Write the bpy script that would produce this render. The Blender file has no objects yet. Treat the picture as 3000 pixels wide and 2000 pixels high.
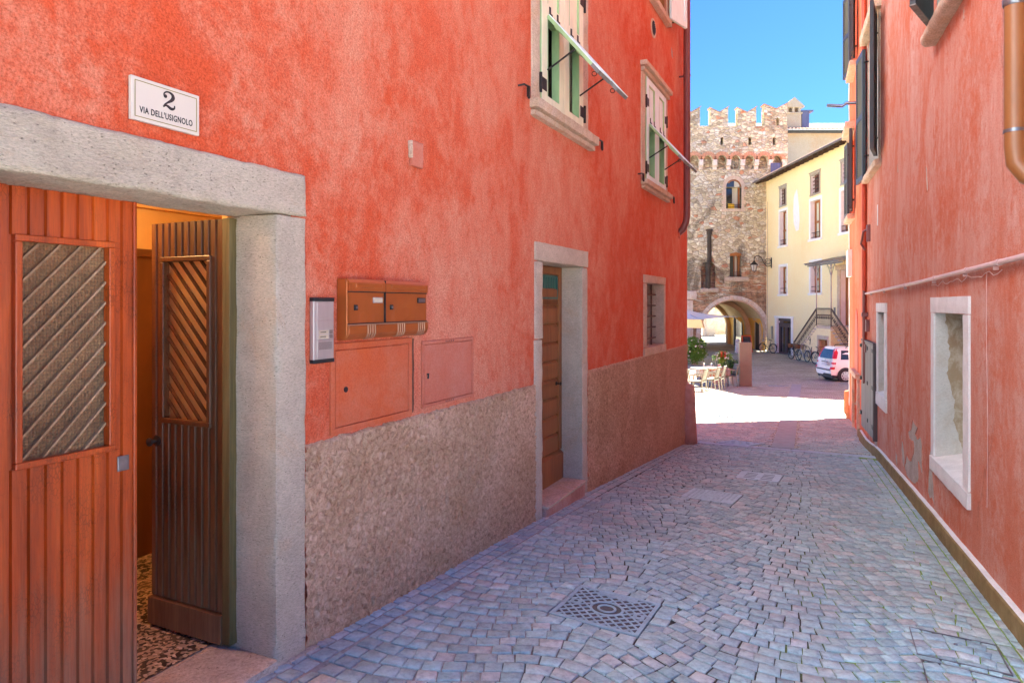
import bpy, bmesh, math, random
from mathutils import Vector, Matrix, noise as mn
random.seed(7)
SC = bpy.context.scene
COL = SC.collection
R_ = math.radians
V = Vector

# ------------------------------------------------------------------ objects
def wloc(o):
    p = V((0, 0, 0))
    while o is not None:
        p += o.location
        o = o.parent
    return p

def tag(o, label=None, cat=None, group=None, kind=None):
    if label: o["label"] = label
    if cat: o["category"] = cat
    if group: o["group"] = group
    if kind: o["kind"] = kind
    return o

def thing(name, label, cat, loc=(0, 0, 0), group=None):
    o = bpy.data.objects.new(name, None)
    o.empty_display_size = .2
    COL.objects.link(o)
    o.location = loc
    return tag(o, label, cat, group)

def kids(o):
    return [c for c in bpy.data.objects if c.parent is o]

def copy_tree(o, parent=None):
    c = o.copy()
    COL.objects.link(c)
    c.parent = parent
    for ch in kids(o):
        copy_tree(ch, c)
    return c

class MB:
    """collects faces; T maps local (a, b, c) to world"""
    def __init__(s, T=None):
        s.v, s.f, s.mi, s.col = [], [], [], []
        s.T = T or (lambda a, b, c: V((a, b, c)))
    def add(s, vs, fs, mi=0, col=None, raw=False):
        n = len(s.v)
        s.v += [V(p) for p in vs] if raw else [V(s.T(*p)) for p in vs]
        if col is not None:
            s.col += [col] * len(vs)
        for f in fs:
            s.f.append([i + n for i in f])
            s.mi.append(mi)
        return s
    def box(s, x0, x1, y0, y1, z0, z1, mi=0, col=None):
        return s.add([(x0, y0, z0), (x1, y0, z0), (x1, y1, z0), (x0, y1, z0), (x0, y0, z1), (x1, y0, z1), (x1, y1, z1), (x0, y1, z1)],
                     [(0, 3, 2, 1), (4, 5, 6, 7), (0, 1, 5, 4), (1, 2, 6, 5), (2, 3, 7, 6), (3, 0, 4, 7)], mi, col)
    def quad(s, a, b, c, d, mi=0, col=None):
        return s.add([a, b, c, d], [(0, 1, 2, 3)], mi, col)
    def prism(s, poly, b0, b1, mi=0, axis=1):
        """poly in the two other axes, extruded along `axis` from b0 to b1"""
        n = len(poly)
        def P(p, b):
            return (p[0], b, p[1]) if axis == 1 else ((p[0], p[1], b) if axis == 2 else (b, p[0], p[1]))
        vs = [P(p, b0) for p in poly] + [P(p, b1) for p in poly]
        fs = [tuple(range(n)), tuple(range(2 * n - 1, n - 1, -1))] + [(i, (i + 1) % n, n + (i + 1) % n, n + i) for i in range(n)]
        return s.add(vs, fs, mi)
    def tube(s, pts, r, n=8, closed=False, mi=0, cap=True):
        W = [V(s.T(*p)) for p in pts]
        m = len(W)
        rs = r if isinstance(r, (list, tuple)) else [r] * m
        up = None
        rings = []
        for i in range(m):
            if closed:
                d = W[(i + 1) % m] - W[i - 1]
            else:
                d = W[min(i + 1, m - 1)] - W[max(i - 1, 0)]
            d.normalize()
            if up is None:
                up = V((0, 0, 1)) if abs(d.z) < .9 else V((1, 0, 0))
            x = up - d * up.dot(d)
            if x.length < 1e-5:
                x = d.orthogonal()
            x.normalize()
            up = x
            y = d.cross(x)
            rings.append([W[i] + (x * math.cos(2 * math.pi * k / n) + y * math.sin(2 * math.pi * k / n)) * rs[i] for k in range(n)])
        vs = [p for rg in rings for p in rg]
        fs = []
        for i in range(m if closed else m - 1):
            j = (i + 1) % m
            for k in range(n):
                l = (k + 1) % n
                fs.append((i * n + k, i * n + l, j * n + l, j * n + k))
        if cap and not closed:
            fs += [tuple(range(n))[::-1], tuple(range((m - 1) * n, m * n))]
        return s.add(vs, fs, mi, raw=True)
    def lathe(s, prof, n=20, c=(0, 0, 0), axis='z', mi=0):
        vs, fs = [], []
        for r, z in prof:
            for k in range(n):
                a = 2 * math.pi * k / n
                q = (r * math.cos(a), r * math.sin(a))
                if axis == 'z': p = (c[0] + q[0], c[1] + q[1], c[2] + z)
                elif axis == 'y': p = (c[0] + q[0], c[1] + z, c[2] + q[1])
                else: p = (c[0] + z, c[1] + q[0], c[2] + q[1])
                vs.append(p)
        m = len(prof)
        for i in range(m - 1):
            for k in range(n):
                l = (k + 1) % n
                fs.append((i * n + k, i * n + l, (i + 1) * n + l, (i + 1) * n + k))
        fs += [tuple(range(n))[::-1], tuple(range((m - 1) * n, m * n))]
        return s.add(vs, fs, mi)
    def ball(s, c, r, n=10, mi=0):
        rx, ry, rz = r if isinstance(r, (tuple, list)) else (r, r, r)
        vs, fs = [], []
        for i in range(n + 1):
            th = math.pi * i / n
            for k in range(2 * n):
                ph = math.pi * k / n
                vs.append((c[0] + rx * math.sin(th) * math.cos(ph), c[1] + ry * math.sin(th) * math.sin(ph), c[2] + rz * math.cos(th)))
        for i in range(n):
            for k in range(2 * n):
                l = (k + 1) % (2 * n)
                fs.append((i * 2 * n + k, i * 2 * n + l, (i + 1) * 2 * n + l, (i + 1) * 2 * n + k))
        return s.add(vs, fs, mi)
    def grid(s, fn, nu, nv, mi=0):
        vs = [fn(i / nu, j / nv) for j in range(nv + 1) for i in range(nu + 1)]
        fs = [(j * (nu + 1) + i, j * (nu + 1) + i + 1, (j + 1) * (nu + 1) + i + 1, (j + 1) * (nu + 1) + i) for j in range(nv) for i in range(nu)]
        return s.add(vs, fs, mi)
    def rough(s, x0, x1, y0, y1, z0, z1, res=.04, amp=.006, rnd=.012, mi=0, seed=0.):
        """a hewn block: subdivided box, edges worn, faces uneven"""
        bm = bmesh.new()
        nx, ny, nz = [max(1, min(60, int(round((b - a) / res)))) for a, b in ((x0, x1), (y0, y1), (z0, z1))]
        idx = {}
        def vert(i, j, k):
            if (i, j, k) in idx: return idx[(i, j, k)]
            p = V((x0 + (x1 - x0) * i / nx, y0 + (y1 - y0) * j / ny, z0 + (z1 - z0) * k / nz))
            c = V(((x0 + x1) / 2, (y0 + y1) / 2, (z0 + z1) / 2))
            e = (i in (0, nx)) + (j in (0, ny)) + (k in (0, nz))
            d = mn.noise_vector(p * 7 + V((seed, seed, 0))) * amp + mn.noise_vector(p * 31 + V((0, seed, 0))) * amp * .6
            if e >= 2:
                w = rnd * (.6 + .8 * abs(mn.noise(p * 9 + V((seed, 0, 3)))))
                for ax, t, m in ((0, i, nx), (1, j, ny), (2, k, nz)):
                    if t == 0: d[ax] += w * .6
                    elif t == m: d[ax] -= w * .6
            idx[(i, j, k)] = len(vs)
            vs.append(tuple(p + d))
            return idx[(i, j, k)]
        vs, fs = [], []
        for k in (0, nz):
            for i in range(nx):
                for j in range(ny):
                    fs.append((vert(i, j, k), vert(i + 1, j, k), vert(i + 1, j + 1, k), vert(i, j + 1, k)))
        for j in (0, ny):
            for i in range(nx):
                for k in range(nz):
                    fs.append((vert(i, j, k), vert(i + 1, j, k), vert(i + 1, j, k + 1), vert(i, j, k + 1)))
        for i in (0, nx):
            for j in range(ny):
                for k in range(nz):
                    fs.append((vert(i, j, k), vert(i, j + 1, k), vert(i, j + 1, k + 1), vert(i, j, k + 1)))
        bm.free()
        return s.add(vs, fs, mi)
    def wall(s, u0, u1, z0, z1, holes, w=0., depth=.3, mi=0, mr=0, step=None):
        """sheet at b=w with rectangular openings (u0,u1,z0,z1[,depth]) and their reveals going to b=w-depth"""
        us = sorted({u0, u1, *[h[0] for h in holes], *[h[1] for h in holes]})
        zs = sorted({z0, z1, *[h[2] for h in holes], *[h[3] for h in holes]})
        us = [u for u in us if u0 <= u <= u1]
        zs = [z for z in zs if z0 <= z <= z1]
        for a, b in zip(us, us[1:]):
            for c, d in zip(zs, zs[1:]):
                mu, mz = (a + b) / 2, (c + d) / 2
                if any(h[0] < mu < h[1] and h[2] < mz < h[3] for h in holes): continue
                s.quad((a, w, c), (b, w, c), (b, w, d), (a, w, d), mi)
        for h in holes:
            a, b, c, d = h[:4]
            dp = w - (h[4] if len(h) > 4 else depth)
            s.quad((a, w, c), (a, dp, c), (a, dp, d), (a, w, d), mr)
            s.quad((b, w, c), (b, dp, c), (b, dp, d), (b, w, d), mr)
            s.quad((a, w, d), (a, dp, d), (b, dp, d), (b, w, d), mr)
            s.quad((a, w, c), (a, dp, c), (b, dp, c), (b, w, c), mr)
        return s
    def build(s, name, mats, parent=None, smooth=False, bevel=0., segs=2, recalc=True, angle=35):
        off = wloc(parent) if parent is not None else V((0, 0, 0))
        me = bpy.data.meshes.new(name)
        me.from_pydata([p - off for p in s.v], [], s.f)
        if not isinstance(mats, (list, tuple)): mats = [mats]
        for m in mats: me.materials.append(m)
        if len(mats) > 1:
            me.polygons.foreach_set("material_index", s.mi)
        if s.col and len(s.col) == len(s.v):
            at = me.color_attributes.new("Col", "FLOAT_COLOR", "POINT")
            flat = [x for c in s.col for x in (*c, 1.)]
            at.data.foreach_set("color", flat)
        if recalc:
            bm = bmesh.new(); bm.from_mesh(me)
            bmesh.ops.recalc_face_normals(bm, faces=bm.faces)
            bm.to_mesh(me); bm.free()
        if smooth:
            me.polygons.foreach_set("use_smooth", [True] * len(me.polygons))
            if angle:
                try: me.set_sharp_from_angle(angle=R_(angle))
                except Exception: pass
        me.update()
        o = bpy.data.objects.new(name, me)
        COL.objects.link(o)
        if parent is not None: o.parent = parent
        if bevel > 0:
            b = o.modifiers.new("Bevel", "BEVEL")
            b.width = bevel; b.segments = segs; b.limit_method = 'ANGLE'; b.angle_limit = R_(40)
        return o

# ------------------------------------------------------------------ materials
def lin(r, g, b):
    f = lambda c: ((c / 255 + .055) / 1.055) ** 2.4 if c > 10.3 else c / 255 / 12.92
    return (f(r), f(g), f(b))

class NM:
    def __init__(s, name, rough=.85, metal=0., spec=.3, col=(.5, .5, .5)):
        s.m = bpy.data.materials.new(name)
        s.m.use_nodes = True
        s.t = s.m.node_tree
        s.b = s.t.nodes["Principled BSDF"]
        s.b.inputs["Roughness"].default_value = rough
        s.b.inputs["Metallic"].default_value = metal
        s.b.inputs["Specular IOR Level"].default_value = spec
        s.b.inputs["Base Color"].default_value = (*col, 1)
        s._pos = None
    def N(s, typ): return s.t.nodes.new(typ)
    def L(s, a, b): s.t.links.new(a, b)
    def put(s, inp, v):
        if isinstance(v, bpy.types.NodeSocket): s.L(v, inp)
        elif isinstance(v, (tuple, list)) and inp.type == 'RGBA': inp.default_value = (*v[:3], 1)
        else: inp.default_value = v
    @property
    def pos(s):
        if s._pos is None: s._pos = s.N("ShaderNodeNewGeometry").outputs["Position"]
        return s._pos
    def map(s, scale=(1, 1, 1), rot=(0, 0, 0), loc=(0, 0, 0), vec=None):
        n = s.N("ShaderNodeMapping")
        s.L(vec or s.pos, n.inputs[0])
        n.inputs["Location"].default_value = loc
        n.inputs["Rotation"].default_value = [R_(a) for a in rot]
        n.inputs["Scale"].default_value = scale
        return n.outputs[0]
    def noise(s, scale, detail=5, rough=.6, dist=0., vs=None, vec=None, out=0):
        n = s.N("ShaderNodeTexNoise")
        s.L(vec or (s.map(vs) if vs else s.pos), n.inputs["Vector"])
        n.inputs["Scale"].default_value = scale
        n.inputs["Detail"].default_value = detail
        n.inputs["Roughness"].default_value = rough
        n.inputs["Distortion"].default_value = dist
        return n.outputs[out]
    def voro(s, scale, feature='F1', out='Distance', rnd=1., vec=None):
        n = s.N("ShaderNodeTexVoronoi")
        n.feature = feature
        s.L(vec or s.pos, n.inputs["Vector"])
        n.inputs["Scale"].default_value = scale
        n.inputs["Randomness"].default_value = rnd
        return n.outputs[out]
    def ramp(s, fac, *stops):
        n = s.N("ShaderNodeValToRGB")
        s.L(fac, n.inputs[0])
        e = n.color_ramp.elements
        while len(e) < len(stops): e.new(.5)
        for el, (p, c) in zip(e, stops):
            el.position = p
            el.color = (*c, 1) if isinstance(c, (tuple, list)) else (c, c, c, 1)
        return n.outputs[0]
    def mix(s, fac, a, b, mode='MIX'):
        n = s.N("ShaderNodeMix"); n.data_type = 'RGBA'; n.blend_type = mode; n.clamp_factor = True
        s.put(n.inputs[0], fac); s.put(n.inputs[6], a); s.put(n.inputs[7], b)
        return n.outputs[2]
    def math(s, op, a, b=0., clamp=False):
        n = s.N("ShaderNodeMath"); n.operation = op; n.use_clamp = clamp
        s.put(n.inputs[0], a); s.put(n.inputs[1], b)
        return n.outputs[0]
    def sep(s, vec=None):
        n = s.N("ShaderNodeSeparateXYZ"); s.L(vec or s.pos, n.inputs[0]); return n.outputs
    def attr(s, name="Col"):
        n = s.N("ShaderNodeAttribute"); n.attribute_name = name; return n.outputs["Color"]
    def color(s, c): s.put(s.b.inputs["Base Color"], c); return s
    def rough(s, c): s.put(s.b.inputs["Roughness"], c); return s
    def bump(s, h, dist=.01, strength=1., prev=None):
        n = s.N("ShaderNodeBump"); n.inputs["Distance"].default_value = dist; n.inputs["Strength"].default_value = strength
        s.L(h, n.inputs["Height"])
        if prev is not None: s.L(prev, n.inputs["Normal"])
        s.L(n.outputs[0], s.b.inputs["Normal"])
        return n.outputs[0]

def simple(name, col, rough=.6, metal=0., spec=.4, var=.15, vscale=6., bump=0., bscale=60., vs=None):
    """one colour with a little wear: broad and fine value variation, optional grain"""
    m = NM(name, rough, metal, spec)
    f = m.noise(vscale, 6, .65, .3, vs=vs)
    dark = tuple(c * (1 - var) for c in col); lite = tuple(min(1, c * (1 + var)) for c in col)
    m.color(m.ramp(f, (.25, dark), (.75, lite)))
    if bump: m.bump(m.noise(bscale, 4, .6), bump)
    return m.m

def stucco(name, main, pale, deep, seed=0., vstretch=.75, grain=1., coarse=85., pscale=.9, patch=1., fine=.35, cracks=.0):
    """lime wash over sanded plaster: ragged pale and deep patches, brush marks, fine grain, a few hairline cracks"""
    m = NM(name, .93, 0, .12)
    wob = m.N("ShaderNodeVectorMath"); wob.operation = 'MULTIPLY_ADD'
    m.L(m.noise(5.5, 6, .7, out=1), wob.inputs[0]); wob.inputs[1].default_value = (.16, .16, .16); m.L(m.map((1, 1, vstretch), rot=(12, 9, 0), loc=(seed, seed * .7, seed * .3)), wob.inputs[2])
    p = wob.outputs[0]
    big = m.noise(pscale * 1.1, 9, .66, .5, vec=p)
    st = m.noise(5.0, 9, .74, .3, vec=m.map((1, 1, vstretch * .7), rot=(22, 16, 0), loc=(seed + 3, 1, 2)))
    f1 = m.math('ADD', m.math('MULTIPLY', big, .55), m.math('MULTIPLY', st, .45))
    c = m.mix(m.ramp(f1, (.42, 0.), (.50, .45 * patch), (.60, patch)), main, pale)
    d = m.noise(pscale * 1.0, 9, .68, .5, vec=m.map((1, 1, .9), loc=(seed + 9, 4, 7)))
    d2 = m.math('ADD', m.math('MULTIPLY', d, .6), m.math('MULTIPLY', m.noise(9, 8, .75, .4), .4))
    c = m.mix(m.ramp(d2, (.48, 0.), (.60, .95)), c, deep)
    g = m.noise(coarse * 1.2, 5, .78)
    c = m.mix(fine, c, m.mix(1., c, m.ramp(g, (.32, (.52, .40, .34)), (.5, (1, 1, 1)), (.68, (1.25, 1.55, 1.65))), 'MULTIPLY'))
    if cracks:
        e = m.voro(.62, 'DISTANCE_TO_EDGE', vec=p)
        on_ = m.ramp(m.noise(.55, 3, .5), (.52, 0.), (.58, cracks))
        c = m.mix(m.math('MULTIPLY', m.ramp(e, (.0, 1.), (.006, 0.)), on_), c, tuple(x * .35 for x in deep))
    m.color(c)
    h = m.math('ADD', m.noise(coarse, 6, .72), m.math('MULTIPLY', m.noise(14, 5, .65), .9))
    m.bump(h, .009 * grain, 1.)
    return m.m

def hewn(name, base, dark, warm, fine=38., dist=.006, warmth=.62, tool=1., zst=1.8):
    """limestone of frames and sills"""
    m = NM(name, .9, 0, .15)
    f = m.noise(5, 8, .7, .4)
    c = m.mix(m.ramp(f, (.40, 0.), (.68, 1.)), base, dark)
    c = m.mix(m.ramp(m.noise(2.3, 7, .7, 1.), (warmth - .07, 0.), (warmth + .1, .8)), c, warm)
    pit = m.voro(fine * 1.1, 'F1', vec=m.map((1, 1, 1.7)))
    pn = m.math('ADD', pit, m.math('MULTIPLY', m.noise(fine * .8, 4, .7), .5))
    c = m.mix(m.ramp(pn, (.28, .8 * tool), (.42, 0.)), c, tuple(x * .42 for x in dark))
    tn = m.noise(fine * 1.5, 6, .75, .6, vs=(1, 1, zst * 1.2))
    c = m.mix(.75 * tool, c, m.mix(1., c, m.ramp(tn, (.32, (.55, .52, .5)), (.5, (1, 1, 1)), (.68, (1.35, 1.33, 1.3))), 'MULTIPLY'))
    m.color(c)
    h = m.math('ADD', m.noise(fine * .8, 7, .75, .5, vs=(1, 1, zst)), m.math('MULTIPLY', m.ramp(pn, (.25, 0.), (.45, 1.)), .6))
    m.bump(h, dist * 1.6, 1.)
    return m.m

M = {}
M['red'] = stucco('red_lime_stucco', (.66, .112, .050), (.71, .255, .155), (.64, .086, .030), fine=.85, pscale=.62)
M['pink'] = stucco('pink_lime_stucco', (.56, .180, .110), (.61, .33, .26), (.55, .135, .065), seed=31., vstretch=.34, grain=.7, fine=.55, cracks=.4)
M['orange'] = stucco('orange_lime_stucco', (.70, .16, .07), (.72, .24, .14), (.68, .13, .05), seed=55., vstretch=.3, grain=.6)
M['brick_pink'] = stucco('guard_render', (.68, .34, .25), (.72, .45, .36), (.60, .27, .19), seed=12., grain=2.)
M['orange2'] = stucco('bollard_render', (.62, .20, .07), (.66, .28, .14), (.5, .15, .06), seed=5.)
M['yellow'] = stucco('cream_stucco', (.94, .75, .41), (.94, .79, .48), (.93, .71, .36), seed=77., vstretch=.7, grain=.5, coarse=14., pscale=.16)
M['bounce_top'] = stucco('bounce_stucco', (.60, .76, .90), (.66, .80, .91), (.56, .72, .88), seed=66., grain=.5)  # light tone picked so the added walls bounce more sun
M['ochre'] = stucco('ochre_stucco', (.82, .46, .08), (.84, .52, .16), (.76, .40, .07), seed=18., grain=.4, coarse=20., pscale=.3)
M['vault'] = stucco('vault_plaster', (.62, .48, .30), (.68, .55, .38), (.54, .40, .24), seed=8., grain=.4, coarse=20., pscale=.3)
M['greywall'] = stucco('grey_render', (.36, .33, .26), (.42, .38, .32), (.40, .30, .21), seed=3., grain=.5, coarse=16., pscale=.25)
M['stone'] = hewn('pale_limestone', (.66, .53, .40), (.54, .42, .31), (.62, .41, .26), zst=3.6, dist=.009)
M['stone_d'] = hewn('grey_limestone', (.56, .47, .37), (.40, .32, .25), (.52, .34, .20))
M['marble'] = hewn('white_marble', (.74, .70, .66), (.62, .58, .54), (.64, .54, .40), fine=60., dist=.0015, warmth=.76, tool=.4)
M['niche'] = hewn('stained_niche', (.60, .56, .50), (.56, .52, .455), (.50, .42, .32), fine=40., dist=.003, warmth=.56, tool=.5)
M['warmstone'] = hewn('warm_limestone', (.66, .50, .37), (.50, .36, .26), (.60, .38, .23), warmth=.55)
M['mortar'] = hewn('bare_mortar', (.50, .42, .36), (.36, .29, .24), (.42, .29, .2), fine=50., dist=.004)

def dado_mat():
    m = NM('roughcast_dado', .95, 0, .12)
    f = m.noise(1.3, 6, .62, .8)
    base = m.mix(m.ramp(f, (.36, 0.), (.66, 1.)), (.74, .47, .32), (.58, .34, .205))
    z = m.sep(m.pos)[2]; y = m.sep(m.pos)[1]
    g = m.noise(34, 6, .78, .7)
    c = m.mix(.9, base, m.mix(1., base, m.ramp(g, (.34, (.42, .32, .26)), (.43, (.74, .66, .59)), (.53, (1.0, .98, .95)), (.66, (1.2, 1.28, 1.32))), 'MULTIPLY'))  # pits darkened as dirt and shade, peaks lightened as highlights
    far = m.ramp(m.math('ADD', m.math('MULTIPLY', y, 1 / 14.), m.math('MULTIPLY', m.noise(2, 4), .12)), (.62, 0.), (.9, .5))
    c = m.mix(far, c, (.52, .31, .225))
    low_tone = m.math('ADD', m.math('MULTIPLY', m.math('ADD', z, m.math('MULTIPLY', y, .055)), -1.3), m.math('MULTIPLY', m.noise(2.2, 5, .65, .5), .8))
    c = m.mix(m.ramp(low_tone, (.30, 0.), (.75, .6)), c, m.mix(1., c, (.42, .33, .25), 'MULTIPLY'))  # darker brown towards the bottom
    m.color(c)
    m.bump(g, .022, 1.)
    return m.m
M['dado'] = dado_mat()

def sett_mat(name, tint=(1, 1, 1)):
    m = NM(name, .62, 0, .35)
    c = m.attr()
    n = m.noise(26, 6, .7, .2)
    c = m.mix(.75, c, m.ramp(n, (.28, (.45, .45, .46)), (.5, (1, 1, 1)), (.75, (1.45, 1.42, 1.4))), 'MULTIPLY')
    sp = m.noise(160, 3, .7)
    c = m.mix(m.ramp(sp, (.64, 0.), (.75, .45)), c, (.36, .33, .31))
    big = m.noise(.9, 5, .6, .6)
    c = m.mix(m.ramp(big, (.45, 0.), (.75, .45)), c, (.22, .195, .18))
    c = m.mix(1., c, tint, 'MULTIPLY')
    m.color(c)
    m.rough(m.ramp(m.noise(8, 4), (.3, .5), (.7, .75)))
    m.bump(m.math('ADD', m.noise(45, 6, .7), m.math('MULTIPLY', m.noise(14, 3), 1.2)), .006, .9)
    return m.m
M['sett'] = sett_mat('porphyry_setts')

def bed_mat():
    m = NM('joint_bed', .95, 0, .1)
    sandy = m.ramp(m.noise(40, 5, .7), (.3, (.04, .035, .03)), (.7, (.12, .105, .085)))
    p = m.sep(m.pos)
    # t = across the lane; moss is thick by the right wall, pale mortar by the left wall
    t = m.math('SUBTRACT', m.math('MULTIPLY', p[0], .916), m.math('MULTIPLY', p[1], .402))
    s = m.math('ADD', m.math('MULTIPLY', p[0], .402), m.math('MULTIPLY', p[1], .916))
    n = m.noise(1.6, 6, .7, .6)
    mossf = m.math('ADD', m.math('MULTIPLY', t, .30), m.math('MULTIPLY', n, .95))
    c = m.mix(m.ramp(mossf, (.42, .0), (.62, 1.)), sandy, m.ramp(m.noise(70, 4, .7), (.3, (.13, .20, .045)), (.7, (.34, .48, .13))))
    mort = m.math('ADD', m.math('MULTIPLY', m.math('ADD', t, m.math('MULTIPLY', s, .22)), -.45), m.math('MULTIPLY', n, .8))
    c = m.mix(m.ramp(mort, (.50, 0.), (.72, .9)), c, m.ramp(m.noise(30, 5), (.3, (.26, .24, .22)), (.7, (.46, .44, .42))))
    m.color(c)
    m.bump(m.noise(80, 5, .7), .006)
    return m.m
M['bed'] = bed_mat()

def piazza_mat():
    m = NM('piazza_setts', .7, 0, .3)
    w = m.noise(1.3, 3, .5, out=1)
    rot = m.map((1, 1, 1), rot=(0, 0, 23.7))
    v = m.N("ShaderNodeVectorMath"); v.operation = 'MULTIPLY_ADD'
    m.L(w, v.inputs[0]); v.inputs[1].default_value = (.22, .3, 0); m.L(rot, v.inputs[2])
    b = m.N("ShaderNodeTexBrick")
    m.L(v.outputs[0], b.inputs["Vector"])
    b.inputs["Scale"].default_value = 1.
    b.inputs["Brick Width"].default_value = .12
    b.inputs["Row Height"].default_value = .105
    b.inputs["Mortar Size"].default_value = .008
    b.inputs["Mortar Smooth"].default_value = .3
    b.inputs["Color1"].default_value = (.42, .40, .28, 1)
    b.inputs["Color2"].default_value = (.54, .51, .38, 1)
    b.inputs["Mortar"].default_value = (.13, .095, .08, 1)
    c = m.mix(.6, b.outputs["Color"], m.ramp(m.noise(.8, 6, .65, .5), (.3, (.6, .52, .5)), (.7, (1.35, 1.35, 1.4))), 'MULTIPLY')
    c = m.mix(.5, c, m.ramp(m.noise(30, 4), (.3, (.6, .6, .6)), (.7, (1.4, 1.4, 1.4))), 'MULTIPLY')
    m.color(c)
    m.bump(m.math('SUBTRACT', m.noise(30, 3), b.outputs["Fac"]), .01, .8)
    return m.m
M['piazza'] = piazza_mat()
M['slab'] = hewn('grey_slab', (.40, .41, .38), (.32, .33, .30), (.40, .35, .29), fine=70., dist=.002, tool=.4)
M['flag'] = hewn('bounce_flagstone', (.50, .56, .62), (.42, .47, .52), (.50, .52, .54), fine=40., dist=.002, tool=.4)  # pale tone helps the added yard throw sunlight back
M['kerb'] = hewn('kerb_slab', (.52, .56, .60), (.42, .45, .48), (.50, .44, .40), fine=70., dist=.002, tool=.4)
M['plinth'] = hewn('ochre_plinth', (.30, .20, .085), (.20, .125, .05), (.36, .25, .13), fine=120., dist=.003, tool=.4)

def rubble():
    m = NM('rubble_masonry', .9, 0, .15)
    w = m.noise(2.4, 3, .6, out=1)
    v = m.N("ShaderNodeVectorMath"); v.operation = 'MULTIPLY_ADD'
    m.L(w, v.inputs[0]); v.inputs[1].default_value = (.22, .22, .12); m.L(m.pos, v.inputs[2])
    p = m.map((2.7, 2.7, 4.4), vec=v.outputs[0])
    cell = m.voro(1., 'F1', 'Color', vec=p)
    edge = m.voro(1., 'DISTANCE_TO_EDGE', vec=p)
    cs = m.sep(cell)
    stone = m.ramp(cs[0], (.0, (.42, .36, .24)), (.3, (.64, .57, .38)), (.55, (.78, .72, .52)), (.8, (.56, .53, .43)), (1., (.88, .86, .70)))
    z = m.sep(m.pos)[2]
    # brick courses and single bricks, mostly low and at the crown
    pb = m.map((1.9, 1.9, 9.), vec=v.outputs[0])
    cb = m.sep(m.voro(1., 'F1', 'Color', vec=pb))
    eb = m.voro(1., 'DISTANCE_TO_EDGE', vec=pb)
    area = m.noise(.28, 5, .6, .5)
    lowz = m.ramp(m.math('MULTIPLY', m.math('ADD', z, 2.), .1), (.35, .30), (.78, .0))
    bf = m.math('ADD', m.math('ADD', area, lowz), m.math('MULTIPLY', cb[1], .25))
    isb = m.ramp(bf, (.80, 0.), (.87, .9))
    brick = m.ramp(cb[0], (0., (.42, .19, .095)), (.5, (.60, .35, .20)), (1., (.72, .50, .33)))
    c = m.mix(isb, stone, brick)
    red = m.ramp(cs[1], (.955, 0.), (.965, .8))
    c = m.mix(red, c, (.60, .24, .12))
    e = m.mix(isb, edge, eb)
    c = m.mix(m.ramp(e, (.0, .8), (.10, 0.)), c, (.44, .34, .24))
    soot = m.noise(.42, 7, .68, 1.2, vs=(1, 1, .8))
    sf = m.math('ADD', soot, m.ramp(m.math('MULTIPLY', m.math('ADD', z, 2.), .1), (.3, .12), (.62, .10), (.8, -.08), (1., -.04)))
    c = m.mix(m.ramp(sf, (.54, 0.), (.68, .7)), c, m.ramp(m.noise(9, 5), (.3, (.06, .047, .035)), (.7, (.19, .15, .11))))
    c = m.mix(.5, c, m.ramp(m.noise(7, 7, .7), (.3, (.42, .40, .38)), (.7, (1.5, 1.47, 1.42))), 'MULTIPLY')
    m.color(c)
    h = m.math('ADD', m.ramp(e, (0., 0.), (.16, 1.)), m.math('MULTIPLY', m.noise(14, 5, .7), .6))
    m.bump(h, .06, .9)
    return m.m
M['rubble'] = rubble()

def wood(name, a, b, d, rough=.45, spec=.4, gscale=7., worn=None):
    m = NM(name, rough, 0, spec)
    g = m.noise(gscale, 6, .65, 1.5, vs=(1, 1, .06))
    c = m.ramp(g, (.3, a), (.5, b), (.72, d))
    f = m.noise(130, 3, .6, 0, vs=(1, 1, .05))
    c = m.mix(.35, c, m.ramp(f, (.3, (.45, .42, .4)), (.7, (1.3, 1.3, 1.3))), 'MULTIPLY')
    if worn:
        z = m.sep(m.pos)[2]
        w = m.math('ADD', m.math('ADD', m.math('MULTIPLY', z, -.75), .22), m.math('MULTIPLY', m.noise(20, 7, .7, 0, vs=(1, 1, .08)), 1.15))
        ck = m.math('ADD', m.voro(95, 'DISTANCE_TO_EDGE', vec=m.map((1, 1, .45))), m.math('MULTIPLY', m.noise(3.5, 5, .7), .9))
        c = m.mix(m.ramp(ck, (.36, .55), (.50, 0.)), c, tuple(x * .35 for x in a))
        c = m.mix(m.ramp(w, (.25, 0.), (.75, .85)), c, m.ramp(m.noise(60, 4, .6, 0, vs=(1, 1, .06)), (.3, tuple(x * .55 for x in worn)), (.7, worn)))
    m.color(c)
    m.bump(f, .0015, .6)
    return m.m
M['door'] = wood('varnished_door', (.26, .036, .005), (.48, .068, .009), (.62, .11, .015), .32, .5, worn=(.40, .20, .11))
M['door_in'] = wood('varnished_door_shaded', (.05, .022, .010), (.10, .036, .014), (.17, .055, .018), .35, .5, worn=(.22, .13, .07))  # door varnish darkened in colour for the weaker light on this leaf
M['door_edge'] = wood('olive_door_edge', (.085, .058, .02), (.15, .10, .035), (.2, .14, .06), .6, .3)
M['door2'] = wood('brown_plank_door', (.20, .068, .020), (.29, .098, .028), (.34, .125, .04), .45, .4)
M['wood_brown'] = wood('brown_window_wood', (.22, .075, .018), (.33, .12, .03), (.40, .16, .05), .5, .3)
M['dark_wood'] = wood('dark_rafter', (.035, .022, .015), (.06, .038, .026), (.09, .06, .045), .8, .2)
M['grey_wood'] = wood('grey_board', (.17, .145, .125), (.24, .21, .185), (.30, .27, .24), .7, .2)
M['slate_wood'] = simple('slate_painted_wood', (.045, .05, .055), .5, var=.3, vscale=9, vs=(1, 1, .2))
M['plum_wood'] = simple('plum_painted_wood', (.085, .06, .06), .6, var=.25, vscale=9, vs=(1, 1, .2))
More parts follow.
